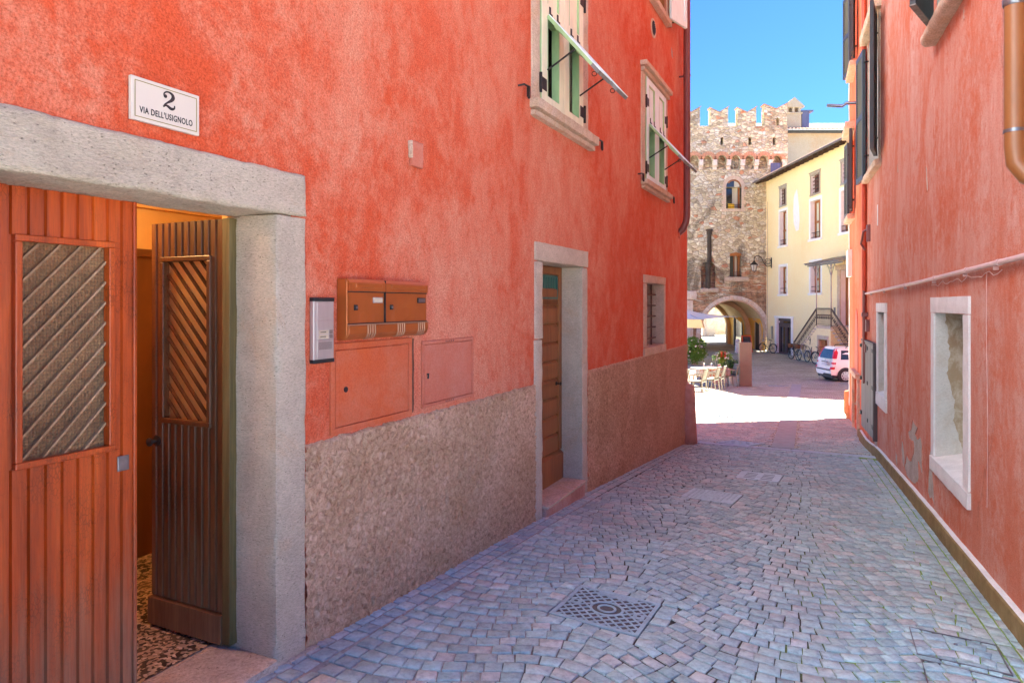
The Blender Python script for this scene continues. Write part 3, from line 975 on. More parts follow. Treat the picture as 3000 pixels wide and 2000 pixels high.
# round cover filled with setts: only its ring shows
o = on(3.14, 9.87)
mb = MB(lambda a, b, c: on(3.14 + a, 9.87 + b, c))
ring_flat(mb, (0, 0), .325, .345, -.02, .005)
for k in range(28):
    a = 2 * math.pi * k / 28
    bar(mb, (.29 * math.cos(a), .29 * math.sin(a)), (.325 * math.cos(a), .325 * math.sin(a)), .012, -.01, .0045)
rg = mb.build('round_cover', M['castiron'])
tag(rg, 'round toothed ring of a sett filled cover in front of the kerb', 'manhole cover')

def drain(x, y, l, w, ang, label):
    z = G(x, y)
    ca, sa = math.cos(ang), math.sin(ang)
    T = lambda a, b, c: on(x + ca * a - sa * b, y + sa * a + ca * b, c)
    rt = thing('drain_grate', label, 'drain grate', (x, y, z), 'street drains in the piazza')
    mb = MB(T); mb.box(-l / 2, l / 2, -w / 2, w / 2, .008, .016); mb.build('recess', M['black'], rt)
    mb = MB(T); frame_rect(mb, -l / 2 - .03, l / 2 + .03, -w / 2 - .03, w / 2 + .03, .03, 0, .022)
    n = int(l / .09)
    for i in range(n):
        a = -l / 2 + (i + .5) * l / n
        mb.box(a - .02, a + .02, -w / 2, w / 2, .012, .022)
    mb.build('bars', M['castiron'], rt)
drain(5.22, 19.85, .62, .35, -.42, 'slotted drain in the sunlit paving, farther from the kerb')
drain(5.08, 16.40, .60, .40, -.42, 'slotted drain in the sunlit paving, nearer to the kerb')
drain(10.5, 26.95, .62, .32, -.1, 'dark slotted drain in the shade beside the taupe totem')

# pale flagged yard beside the viewer, where the lane opens out
mb = MB()
vs, fs = [], []
for i in range(9):
    for j in range(9):
        s, t = -11 + 13.2 * i / 8, 1.6 + 10 * j / 8
        X, Y = xy(s, t); vs.append((X, Y, G(X, Y) + .012))
fs = [(i * 9 + j, i * 9 + j + 1, i * 9 + j + 10, i * 9 + j + 9) for i in range(8) for j in range(8)]
mb.add(vs, fs)
tag(mb.build('bounce_yard', M['flag']), kind='structure')
# ------------------------------------------------------------------ red house on the left
# u along the wall, w out into the lane, z up
FL = lambda u, w, z: V((-2.75 + .4335 * u + .9012 * w, .9012 * u - .4335 * w, z))
HO = FL(6, 0, 0)
red = thing('red_house', 'red stuccoed house with roughcast base and half open wooden entrance door', 'house', HO)
holes = [(2.32, 3.79, -.10, 2.33, .34), (6.88, 8.11, -.22, 2.25, .30), (10.64, 11.80, 1.09, 2.12, .34),
         (6.82, 8.12, 3.53, 5.45, .25), (10.53, 11.93, 3.44, 5.04, .25), (10.88, 11.98, 6.17, 7.34, .25)]
mb = MB(FL)
mb.wall(1.95, 13.59, -1.3, 7.35, holes, mr=1)
mb.build('front_wall', [M['red'], M['stone_d']], red)
# unseen upper storeys, added tall and pale to bounce sun into the lane
mb = MB(FL)
top = [(u, u + 1.0, z, z + 1.5, .2) for u in (2.5, 5.5, 8.5, 11.2) for z in (8.7, 11.6)]
mb.wall(1.95, 13.59, 7.35, 14.2, top)
mb.box(1.95, 13.6, .0, .08, 7.30, 7.42)
mb.build('added_upper_wall', M['bounce_top'], red)
mb = MB(FL)
for a, b, c0, c1, d in top: mb = MB(FL); mb.box(a, b, -.19, -.15, c0, c1); mb.build('added_upper_window', M['shut_white'], red)
mb = MB(FL)
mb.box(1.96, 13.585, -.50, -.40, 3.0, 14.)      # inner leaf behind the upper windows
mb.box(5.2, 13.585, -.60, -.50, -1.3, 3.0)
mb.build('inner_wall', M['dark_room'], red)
mb = MB(FL)
mb.quad((13.59, 0, -1.5), (13.59, -8, -1.5), (13.59, -8, 14.2), (13.59, 0, 14.2))
mb.quad((1.95, 0, -1.5), (1.95, -8, -1.5), (1.95, -8, 14.2), (1.95, 0, 14.2))
mb.quad((13.59, -8, -1.5), (1.95, -8, -1.5), (1.95, -8, 14.2), (13.59, -8, 14.2))
mb.build('side_wall', M['red'], red)
mb = MB(FL)
mb.prism([(-8.3, 14.2), (.45, 14.2), (.45, 14.35), (-4, 15.8), (-8.3, 14.4)], 1.9, 13.8, axis=0)
mb.build('roof', M['tile'], red)

# roughcast base: real relief
def dado(u0, u1, ztop, zbot, res):
    mb = MB(FL)
    nu, nz = int((u1 - u0) / res), int((ztop - zbot) / res)
    def fn(a, b):
        u, z = u0 + (u1 - u0) * a, zbot + (ztop - zbot) * b
        if b == 1: z += .012 * mn.noise(V((u * 9, 3, 0))) + .009 * mn.noise(V((u * 40, 1, 0)))
        p = V((u, 0, z))
        d = .016 + .015 * mn.noise(p * 30) + .011 * mn.noise(p * 62 + V((3, 0, 0))) + .006 * mn.noise(p * 5)
        if b == 1: d = -.002
        return (u, max(d, .002) if b < 1 else d, z)
    mb.grid(fn, nu, nz)
    return mb
d1 = dado(3.88, 6.80, 1.05, -.45, .011)
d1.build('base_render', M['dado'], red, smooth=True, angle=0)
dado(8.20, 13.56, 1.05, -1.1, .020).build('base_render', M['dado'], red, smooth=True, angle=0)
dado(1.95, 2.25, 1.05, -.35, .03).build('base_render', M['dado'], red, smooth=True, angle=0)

# entrance: stone frame
mb = MB(FL)
mb.rough(2.22, 3.88, -.34, .024, 2.212, 2.425, .013, .0062, .012, seed=1)
mb.build('door_lintel', M['stone'], red, smooth=True, angle=50)
mb = MB(FL); mb.rough(3.672, 3.88, -.345, .02, -.1, 2.208, .022, .0045, .010, seed=4)
mb.build('door_jamb', M['stone'], red, smooth=True, angle=50)
mb = MB(FL); mb.rough(2.23, 2.45, -.345, .02, -.1, 2.208, .03, .0045, .010, seed=8)
mb.build('door_jamb', M['stone'], red, smooth=True, angle=50)
mb = MB(FL); mb.rough(2.44, 3.68, -.40, .035, -.16, .055, .03, .004, .012, seed=14)
mb.build('door_step', M['stone_d'], red, smooth=True, angle=50)
mb = MB(FL); mb.rough(3.62, 3.95, .0, .05, -.2, .012, .03, .006, .012, seed=15)
mb.build('step_end', M['stone_d'], red, smooth=True, angle=50)

# hall behind the door
mb = MB(FL)
mb.quad((1.4, -.38, .058), (5.1, -.38, .058), (5.1, -1.9, .058), (1.4, -1.9, .058))
mb.build('hall_floor', M['terrazzo'], red)
mb = MB(FL)
mb.box(1.3, 5.15, -2.0, -1.8, 2.13, 2.75); mb.box(1.3, 1.4, -1.8, -.4, 2.13, 2.75); mb.box(5.05, 5.15, -1.8, -.4, .0, 2.75)
mb.box(3.72, 5.05, -.40, -.36, .0, 2.75); mb.box(1.4, 2.44, -.40, -.36, .0, 2.75); mb.box(2.44, 3.72, -.40, -.36, 2.43, 2.75)
mb.build('hall_wall', M['hall_paint'], red)
mb = MB(FL)
mb.box(1.3, 5.15, -2.0, -1.79, .0, 2.13); mb.box(1.3, 1.41, -1.79, -.4, .0, 2.13)
for i in range(8): mb.box(1.5 + i * .45, 1.52 + i * .45, -1.79, -1.783, .1, 2.08)
mb.box(1.4, 5.05, -1.79, -1.765, 2.09, 2.14)
mb.build('hall_panelling', M['hall_dado'], red)
mb = MB(FL)
mb.box(1.3, 5.15, -2.0, -.36, 2.62, 2.75)
for k in range(3): mb.box(1.4, 5.05, -1.80, -1.76 + .02 * k, 2.42 + .05 * k, 2.445 + .05 * k)
mb.build('hall_ceiling', M['hall_paint'], red)

def leaf(T, W, H, name, wood_m, flip, parent, kick=False, edge=True):
    """door leaf in its own frame: a 0..W from the hinge, b thickness (front at 0), c 0..H"""
    g0, g1 = (W * .325, W * .828) if not kick else (W * .19, W * .80)
    c0, c1 = H * .515, H * .905
    mb = MB(T)
    th = -.045
    mb.box(0, W, th, -.012, 0, c0); mb.box(0, W, th, -.012, c1, H); mb.box(0, g0, th, -.012, c0, c1); mb.box(g1, W, th, -.012, c0, c1)
    n = 11
    bw = W / n
    for i in range(n):
        a, b = i * bw + .004, (i + 1) * bw - .004
        for lo, hi in ((0 if not kick else .15, c0 - .02), (c1 + .02, H)):
            mb.prism([(a, -.013), (a + .005, 0), (b - .005, 0), (b, -.013)], lo, hi, axis=2)
        if b < g0 - .005 or a > g1 + .005:
            mb.prism([(a, -.013), (a + .005, 0), (b - .005, 0), (b, -.013)], c0 - .02, c1 + .02, axis=2)
    if kick:
        mb.prism([(-.015, 0), (-.015, .13), (.0, .15), (.02, 0)][::-1], 0, W, axis=0) if False else mb.box(0, W, -.012, .018, 0, .14)
    lf = mb.build(name, wood_m, parent)
    mb = MB(T)
    w = .022
    frame_rect_v(mb, g0 - w, g1 + w, c0 - w, c1 + w, w + .004, -.02, .013)
    mb.build('glass_moulding', wood_m, lf, bevel=.004)
    mb = MB(T); mb.box(g0, g1, -.034, -.030, c0, c1)
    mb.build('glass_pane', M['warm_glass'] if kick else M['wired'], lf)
    mb = MB(T)
    k = -1 if flip else 1
    m = 14
    span = (c1 - c0) + (g1 - g0)
    for i in range(1, m):
        off = c0 - (g1 - g0) + i * span / m
        # line c = off + (a-g0)*1.0 (or mirrored)
        pts = []
        for a in (g0, g1):
            pts.append((a, off + ((a - g0) if k > 0 else (g1 - a)) * 1.05))
        (a0, z0), (a1, z1) = pts
        sl = (z1 - z0) / (a1 - a0)
        def cl(a, z):
            if z < c0: a += (c0 - z) / sl; z = c0
            if z > c1: a -= (z - c1) / sl; z = c1
            return a, z
        a0, z0 = cl(a0, z0); a1, z1 = cl(a1, z1)
        if a0 > g1 or a1 < g0 or math.hypot(a1 - a0, z1 - z0) < .03: continue
        d = V((a1 - a0, z1 - z0)).normalized(); nx, nz = -d.y * .0042, d.x * .0042
        mb.prism([(a0 + nx, z0 + nz), (a0 - nx, z0 - nz), (a1 - nx, z1 - nz), (a1 + nx, z1 + nz)], -.028, -.010)
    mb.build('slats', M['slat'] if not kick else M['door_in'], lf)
    return lf

def frame_rect_v(mb, a0, a1, c0, c1, w, b0, b1):
    mb.box(a0, a1, b0, b1, c0, c0 + w); mb.box(a0, a1, b0, b1, c1 - w, c1)
    mb.box(a0, a0 + w, b0, b1, c0 + w, c1 - w); mb.box(a1 - w, a1, b0, b1, c0 + w, c1 - w)

T1 = lambda a, b, c: FL(2.47 + a, -.28 + b, .075 + c)
lf = leaf(T1, .68, 2.135, 'door', M['door'], False, red)
mb = MB(T1)
mb.box(.600, .652, .0, .006, .985, 1.05); mb.build('lock_plate', M['zinc'], lf, bevel=.003)
mb = MB(T1); mb.box(.668, .685, -.03, .012, 0, 2.135); mb.build('meeting_strip', M['door'], lf, bevel=.004)
# second leaf swung inwards
h0 = FL(3.64, -.30, 0)
e1 = V((-.48, .235, 0)).normalized()
en = V((-e1.y, e1.x, 0))
if en.dot(V((0, -1, 0))) < 0: en = -en
T2 = lambda a, b, c: V((h0.x, h0.y, 0)) + e1 * a + en * b + V((0, 0, .075 + c))
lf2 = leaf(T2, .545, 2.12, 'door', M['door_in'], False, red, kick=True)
lf2["label"] = 'inward opened leaf coloured as in shade, with a worn kick board'
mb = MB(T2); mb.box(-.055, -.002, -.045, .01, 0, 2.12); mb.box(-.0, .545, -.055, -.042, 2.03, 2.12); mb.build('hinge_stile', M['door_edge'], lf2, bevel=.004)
mb = MB(T2)
mb.lathe([(.028, 0), (.030, .006), (.022, .008), (.009, .012), (.009, .035), (.022, .042), (.022, .052), (.012, .058)], 14, (.49, .0, .97), axis='y')
mb.build('knob', M['iron'], lf2, smooth=True)

# lit lamp on the hall ceiling
lp = thing('ceiling_lamp', 'lit globe lamp on the ceiling of the hall behind the door', 'lamp', FL(3.35, -1.15, 2.62))
mb = MB(); c_ = FL(3.35, -1.15, 2.50)
mb.lathe([(.07, .12), (.07, .10), (.02, .09), (.02, .07)], 16, c_); mb.build('base', M['zinc'], lp)
gm = NM('warm_lamp_globe'); gm.b.inputs["Emission Color"].default_value = (1, .58, .22, 1); gm.b.inputs["Emission Strength"].default_value = 17
mb = MB(); mb.ball(c_, .085, 10); mb.build('globe', gm.m, lp, smooth=True)

# second door
mb = MB(FL); mb.rough(6.80, 8.21, -.30, .022, 2.162, 2.335, .03, .005, .010, seed=21); mb.build('door_lintel', M['stone'], red, smooth=True, angle=50)
mb = MB(FL); mb.rough(6.80, 6.968, -.30, .020, 1.45, 2.158, .03, .005, .012, seed=22); mb.rough(6.79, 6.955, -.30, .022, -.22, 1.445, .03, .006, .014, seed=23)
mb.build('door_jamb', M['stone'], red, smooth=True, angle=50)
mb = MB(FL); mb.rough(8.022, 8.20, -.30, .020, -.26, 2.158, .03, .005, .012, seed=24); mb.build('door_jamb', M['stone'], red, smooth=True, angle=50)
mb = MB(FL); mb.rough(6.96, 8.03, -.30, .05, -.34, -.105, .03, .004, .010, seed=25); mb.build('door_step', M['brick_pink'], red, smooth=True, angle=50)
mb = MB(FL); mb.rough(6.955, 8.035, -.29, .075, -.109, -.085, .03, .002, .006, seed=26); mb.build('door_sill', M['warmstone'], red, smooth=True, angle=50)
T = lambda a, b, c: FL(6.97 + a, -.225 + b, -.085 + c)
mb = MB(T)
mb.box(.0, 1.05, -.06, -.02, 0, 2.24)
mb.box(.0, .07, -.02, .012, .31, 2.24); mb.box(.96, 1.05, -.02, .012, .31, 2.24); mb.box(.07, .96, -.02, .012, 2.16, 2.24)
z = .30
while z < 1.85:
    mb.prism([(-.02, z + .006), (.004, z + .014), (.004, z + .165), (-.012, z + .185), (-.02, z + .185)], .07, .96, axis=0)
    z += .192
mb.box(.07, .96, -.02, .004, 1.845, 1.90)
mb.prism([(-.02, 0), (.03, 0), (.03, .27), (-.02, .31)], 0, 1.05, axis=0)
dr = mb.build('door', M['door2'], red, bevel=.003)
mb = MB(T); mb.box(.10, .94, -.019, -.010, 1.92, 2.14)
for i in range(12): mb.box(.12 + i * .068, .15 + i * .068, -.010, -.004, 1.93, 2.13)
mb.build('green_pane', M['greendeep'], dr)
mb = MB(T); frame_rect_v(mb, .09, .95, 1.905, 2.15, .02, -.02, .006); mb.build('pane_frame', M['greendeep'], dr)
mb = MB(T); mb.lathe([(.02, 0), (.02, .006), (.008, .01), (.008, .04), (.02, .05), (.012, .06)], 12, (.885, .012, 1.02), axis='y'); mb.build('knob', M['iron'], dr, smooth=True)

# small barred window
wn = MB(FL); wn.rough(10.555, 11.865, -.335, .022, 2.062, 2.185, .04, .005, .012, seed=31)
wn.rough(10.56, 10.728, -.335, .020, 1.152, 2.06, .04, .005, .012, seed=32); wn.rough(11.742, 11.86, -.335, .020, 1.152, 2.06, .04, .005, .012, seed=33)
wn.rough(10.55, 11.87, -.335, .028, 1.03, 1.150, .04, .005, .012, seed=34)
wf = wn.build('window', M['warmstone'], red, smooth=True, angle=50)
mb = MB(FL)
for i in range(3): mb.tube([(10.95 + i * .27, -.12, 1.13), (10.95 + i * .27, -.12, 2.08)], .012, 8)
for k in range(5): mb.tube([(10.72, -.12, 1.25 + k * .165), (11.76, -.12, 1.25 + k * .165)], .011, 8)
mb.build('bars', M['rust'], wf, smooth=True)
mb = MB(FL); mb.box(10.74, 11.73, -.335, -.325, 1.16, 2.05); mb.build('pane', M['glass'], wf)

# shuttered windows
def board(mb, a0, a1, c0, c1, b0, b1, st, mid=None, mi=0):
    """stiles and rails of one shutter leaf (openings left free)"""
    mb.box(a0, a0 + st, b0, b1, c0, c1, mi); mb.box(a1 - st, a1, b0, b1, c0, c1, mi)
    mb.box(a0 + st, a1 - st, b0, b1, c0, c0 + .09, mi); mb.box(a0 + st, a1 - st, b0, b1, c1 - .09, c1, mi)
    if mid: mb.box(a0 + st, a1 - st, b0, b1, mid[0], mid[1], mi)

def hook(u, z, s=1.):
    mb = MB(FL)
    mb.tube([(u - .10, .0, z), (u - .08, .05, z + .01), (u - .01, .055, z + .012), (u + .02, .05, z)], .009, 8)
    mb.box(u + .005, u + .03, .035, .06, z - .07, z + .02)
    mb.ball((u + .018, .05, z - .075), .014, 6)
    return mb.build('shutter_hook', M['iron'], red, smooth=True)

def shutter_window(a0, a1, c0, c1, mid, outer, st, wsill, label, flap_l, paint, ang):
    am = (a0 + a1) / 2
    fr = MB(FL)
    for q in outer: fr.rough(*q, .05, .005, .012, seed=q[0])
    win = fr.build('window', M['warmstone'], red, smooth=True, angle=50)
    win["label"] = label
    for (x0, x1) in ((a0, am - .004), (am + .004, a1)):
        mb = MB(FL)
        board(mb, x0, x1, c0, c1, -.02, .028, st, mid)
        lf = mb.build('shutter', paint, win, bevel=.003)
        mb = MB(FL)      # green inner edges of the openings
        i0, i1 = x0 + st, x1 - st
        for z0, z1 in ((c0 + .09, mid[0]), (mid[1], c1 - .09)):
            mb.box(i1 - .012, i1 + .0, -.045, .0285, z0, z1); mb.box(i0, i0 + .012, -.045, .0285, z0, z1)
            mb.box(i0 + .012, i1 - .012, -.045, .0285, z1 - .010, z1)
        mb.box(x0 - .004, x0 + .002, -.03, .022, c0, c1)
        mb.build('shutter_edge', M['shut_green'], lf)
        mb = MB(FL); mb.box(i0 - .005, i1 + .005, -.006, .008, mid[1] - .01, c1 - .08)
        mb.build('panel', paint, lf)
        # hinged flap propped open
        hz = mid[0] + .03; ca, sa = math.cos(ang), math.sin(ang)
        F = lambda a, b, c: FL(a, .032 + ca * c + sa * b, hz - sa * c + ca * b)
        mb = MB(F); mb.box(i0 - .015, i1 + .015, -.024, .006, .01, flap_l)
        for k in range(2): mb.box(i0 + .02, i1 - .02, -.034, -.024, .12 + k * .33, .17 + k * .33)
        fl = mb.build('flap', M['shut_green'], lf, bevel=.003)
        mb = MB(F); mb.box(i0 - .016, i1 + .016, .0065, .014, .012, flap_l + .003); mb.build('flap_face', M['shut_white'], fl)
        mb = MB(F); mb.box(i0 - .017, i1 + .017, -.026, .0075, flap_l - .10, flap_l + .006); mb.build('worn_edge', M['grey_wood'], fl)
        for uu in (i0 + .05, i1 - .05):
            hing = MB(FL)
            hing.box(uu - .015, uu + .015, .028, .036, hz - .0, hz + .09); hing.box(uu - .02, uu + .02, .03, .05, hz - .015, hz + .02)
            hing.build('hinge', M['iron'], lf)
        ux = i0 - .01 if x0 == a0 else i1 + .012
        q = F(ux, -.03, flap_l * .58); rod_pts = [FL(ux, .03, mid[0] - flap_l * .62), q]
        r2 = MB(); r2.tube(rod_pts, .009, 8); r2.build('stay', M['iron'], fl, smooth=True)
        r3 = MB()
        qq = F((i0 + i1) / 2, -.04, flap_l * .86)
        r3.tube([qq + V((math.cos(t) * .022, 0, math.sin(t) * .022 - .02)) for t in [k * math.pi / 5 for k in range(10)]], .004, 6, closed=True)
        r3.build('ring', M['iron'], fl, smooth=True)
    for z in (c0 + .12, c0 + (c1 - c0) * .72):
        for u, s in ((a0, 1), (a1, -1)):
            h2 = MB(FL)
            h2.box(u - .03, u + .10 * s, .028, .034, z, z + .11) if s > 0 else h2.box(u - .10, u + .03, .028, .034, z, z + .11)
            h2.tube([(u - .035 * s, .03, z - .04), (u - .035 * s, .03, z + .14)], .014, 8)
            h2.build('hinge', M['iron'], win)
    mb = MB(FL); mb.box(a0, a1, -.245, -.235, c0, c1); mb.build('pane', M['glass'], win)
    mb = MB(FL); frame_rect_v(mb, a0, am, c0, c1, .06, -.235, -.20); frame_rect_v(mb, am, a1, c0, c1, .06, -.235, -.20)
    mb.build('sash', M['shut_green'], win)
    return win

shutter_window(6.92, 8.03, 3.61, 5.40, (4.42, 4.56),
    [(6.725, 6.90, -.2, .022, 3.60, 5.45), (8.042, 8.215, -.2, .022, 3.60, 5.45), (6.70, 8.37, -.2, .095, 3.50, 3.598), (6.72, 8.34, -.2, .06, 3.44, 3.498)],
    .13, 0, 'nearer shuttered window with two flaps propped open', .78, M['shut_pale'], R_(50))
shutter_window(10.66, 11.84, 3.51, 4.97, (4.30, 4.42),
    [(10.43, 10.62, -.2, .022, 3.50, 4.98), (11.872, 12.0, -.2, .022, 3.50, 4.98), (10.44, 12.05, -.2, .095, 3.42, 3.498), (10.47, 12.02, -.2, .06, 3.37, 3.418), (10.40, 12.03, -.2, .10, 5.05, 5.12), (10.43, 12.0, -.2, .06, 4.982, 5.048)],
    .13, 0, 'farther shuttered window with two flaps propped open', .74, M['shut_white'], R_(49))
# topmost window
fr = MB(FL)
for q in [(10.78, 12.0, -.2, .09, 6.13, 6.22), (10.80, 10.975, -.2, .022, 6.222, 7.7), (11.922, 12.04, -.2, .022, 6.222, 7.7)]: fr.rough(*q, .05, .005, .012, seed=q[0])
wn = fr.build('window', M['warmstone'], red, smooth=True, angle=50)
mb = MB(FL); mb.box(10.98, 11.92, -.245, -.235, 6.22, 7.6); mb.build('pane', M['glass'], wn)
mb = MB(FL); mb.box(10.98, 11.06, -.2, .01, 6.24, 7.6); mb.box(11.80, 11.92, -.2, .01, 6.24, 7.6); mb.build('sash', M['wood_brown'], wn)
a_ = R_(16)
TS = lambda a, b, c: FL(11.98 + math.cos(a_) * a - math.sin(a_) * b, .05 + math.sin(a_) * a + math.cos(a_) * b, c)
mb = MB(TS); board(mb, 0, .52, 6.26, 7.7, 0, .035, .07, (6.9, 7.0)); mb.box(.06, .46, .008, .02, 6.3, 7.7)
sh = mb.build('shutter', M['shut_white'], wn)
mb = MB(TS); mb.box(-.004, .524, -.006, -.001, 6.255, 7.7); mb.build('shutter_back', M['shut_green'], sh)
mb = MB(FL); mb.tube([(12.28, .0, 6.32), (12.28, .12, 6.32), (12.28, .14, 6.36)], .012, 8); mb.box(12.22, 12.34, .10, .13, 6.29, 6.33); mb.build('catch', M['iron'], wn)

for u, z in ((6.56, 3.63), (8.58, 3.59), (10.38, 3.53), (12.28, 3.48)): hook(u, z)

# round vent, plaster blot, downpipe
mb = MB(FL)
mb.lathe([(.14, -.01), (.14, .012), (.11, .014), (.11, .0)], 24, (11.12, 0, 5.81), axis='y')
vt = mb.build('vent', M['warmstone'], red, smooth=True)
mb = MB(FL)
for i in range(-4, 5):
    for j in range(-4, 5):
        if i * i + j * j < 18 : mb.lathe([(.009, .002), (.009, .018)], 6, (11.12 + i * .023, 0, 5.81 + j * .023), axis='y')
mb.build('vent_grid', M['iron'], vt)
mb = MB(FL)
def blot(mb, pts, w, dz=.006):
    c = (sum(p[0] for p in pts) / len(pts), sum(p[1] for p in pts) / len(pts))
    vs = [(c[0], w + dz, c[1])] + [(p[0], w, p[1]) for p in pts] + [(c[0] + (p[0] - c[0]) * .8, w + dz, c[1] + (p[1] - c[1]) * .8) for p in pts]
    n = len(pts)
    mb.add(vs, [(1 + i, 1 + (i + 1) % n, 1 + n + (i + 1) % n, 1 + n + i) for i in range(n)] + [(0, 1 + n + i, 1 + n + (i + 1) % n) for i in range(n)])
mb.rough(4.826, 4.957, .0, .030, 2.648, 2.815, .012, .004, .006, seed=2)
mb.build('plaster_block', M['hatch_pale'], red, smooth=True, angle=50)
mb = MB(FL); mb.rough(4.814, 4.830, .0, .033, 2.70, 2.812, .008, .005, .004); mb.build('block_edge', M['warmstone'], red)
mb = MB(FL); blot(mb, [(12.30, 5.94), (12.40, 5.90), (12.42, 5.78), (12.33, 5.80)], .001, .004); mb.build('bare_patch', M['mortar'], red)
mb = MB(FL)
mb.tube([(12.92, .13, 14.1), (12.92, .13, 3.28), (12.92, .115, 3.16), (12.92, .06, 3.03), (12.92, -.04, 2.96)], .058, 16)
pp = mb.build('downpipe', M['pipe_red'], red, smooth=True)
mb = MB(FL)
for z in (5.62, 8.2): mb.lathe([(.064, 0), (.064, .035)], 16, (12.92, .13, z)); mb.box(12.91, 12.93, -.01, .07, z, z + .03)
mb.build('pipe_clamp', M['pipe_red'], pp)
mb = MB(FL); mb.lathe([(.075, -.005), (.07, .012), (.05, .02)], 14, (12.92, .0, 2.95), axis='y'); mb.build('pipe_collar', M['pipe_orange'], pp)

# guard stone at the corner
gc = FL(13.52, -.04, 0); gz0 = G(gc.x + .25, gc.y) - .06
mb = MB()
mb.lathe([(.235, 0), (.225, .3), (.205, .75), (.185, 1.05), (.165, 1.10), (.05, 1.13)], 22, (gc.x, gc.y, gz0))
for i, p in enumerate(mb.v):
    mb.v[i] = p + mn.noise_vector(p * 6) * .018
gs = mb.build('guard_stone', M['brick_pink'], smooth=True, angle=0)
tag(gs, 'rounded brownish guard stone at the foot of the left house corner', 'guard stone')

# ------------------------------------------------------------------ things on the left wall
# street number plate
sg = thing('number_sign', 'cream plate with black 2 and the words VIA DELL\'USIGNOLO above the door', 'sign', FL(3.08, 0, 2.565))
mb = MB(FL); mb.box(2.922, 3.232, .004, .022, 2.482, 2.652); mb.build('plate', M['sign'], sg, bevel=.003)
mb = MB(FL); frame_rect_v(mb, 2.936, 3.218, 2.496, 2.638, .0028, .020, .0232); mb.build('border_line', M['olive'], sg)
# the 2: swelling stroke with a ball and a wavy foot
mb = MB(FL)
def stroke(mb, pts, ws, c, sc, w0, w1):
    n = len(pts); Ls, Rs = [], []
    for i in range(n):
        a, b = pts[max(i - 1, 0)], pts[min(i + 1, n - 1)]
        d = V((b[0] - a[0], b[1] - a[1])).normalized()
        nx, nz = -d.y, d.x
        Ls.append((c[0] + (pts[i][0] + nx * ws[i]) * sc, c[1] + (pts[i][1] + nz * ws[i]) * sc))
        Rs.append((c[0] + (pts[i][0] - nx * ws[i]) * sc, c[1] + (pts[i][1] - nz * ws[i]) * sc))
    for i in range(n - 1):
        mb.prism([Ls[i], Ls[i + 1], Rs[i + 1], Rs[i]], w0, w1)
def smooth_pts(P, W, k=6):
    out, ow = [], []
    for i in range(len(P) - 1):
        p0, p1, p2, p3 = P[max(i - 1, 0)], P[i], P[i + 1], P[min(i + 2, len(P) - 1)]
        for j in range(k):
            t = j / k
            f = lambda a, b, c, d: .5 * ((2 * b) + (-a + c) * t + (2 * a - 5 * b + 4 * c - d) * t * t + (-a + 3 * b - 3 * c + d) * t ** 3)
            out.append((f(p0[0], p1[0], p2[0], p3[0]), f(p0[1], p1[1], p2[1], p3[1]))); ow.append(W[i] + (W[i + 1] - W[i]) * t)
    return out + [P[-1]], ow + [W[-1]]
P = [(.10, .66), (.08, .80), (.20, .93), (.40, .97), (.62, .88), (.68, .70), (.56, .52), (.34, .36), (.14, .20), (.06, .04)]
W = [.035, .035, .045, .05, .085, .115, .09, .055, .04, .04]
C2, S2 = (3.057, 2.560), .0695
stroke(mb, *smooth_pts(P, W), C2, S2, .0215, .0236)
P = [(.04, .04), (.18, .15), (.32, .14), (.50, .05), (.64, .04), (.76, .12), (.78, .27)]
W = [.045, .05, .07, .085, .08, .05, .025]
stroke(mb, *smooth_pts(P, W), C2, S2, .0215, .0239)
mb.lathe([(.105 * S2, .0215), (.105 * S2, .0242)], 18, (C2[0] + .17 * S2, 0, C2[1] + .68 * S2), axis='y')
mb.build('numeral', M['ink'], sg)
def text_on(txt, x, z, w, size, sx, parent, mat_, u, ext=.0008):
    cu = bpy.data.curves.new('lettering', 'FONT')
    cu.body = txt; cu.size = size; cu.extrude = ext; cu.offset = .0007; cu.align_x = 'CENTER'; cu.space_character = 1.12
    o = bpy.data.objects.new('lettering', cu)
    COL.objects.link(o)
    cu.materials.append(mat_)
    ex = V((.4335, .9012, 0)); ez = V((.9012, -.4335, 0)); ey = V((0, 0, 1))
    p = FL(x, w, z)
    Mx = Matrix((ex, ey, ez)).transposed().to_4x4()
    Mx.translation = p - wloc(parent)
    o.parent = parent
    o.matrix_local = Mx @ Matrix.Diagonal((sx, 1, 1, 1))
    bpy.context.view_layer.update()
    dg = bpy.context.evaluated_depsgraph_get()
    me = bpy.data.meshes.new_from_object(o.evaluated_get(dg))
    me.materials.clear(); me.materials.append(mat_)
    q = bpy.data.objects.new('lettering', me); COL.objects.link(q)
    q.parent = parent; q.matrix_local = o.matrix_local.copy()
    bpy.data.objects.remove(o)
    return q
t_ = text_on("VIA DELL'USIGNOLO", 3.077, 2.5155, .0222, .0345, .68, sg, M['ink'], 0)

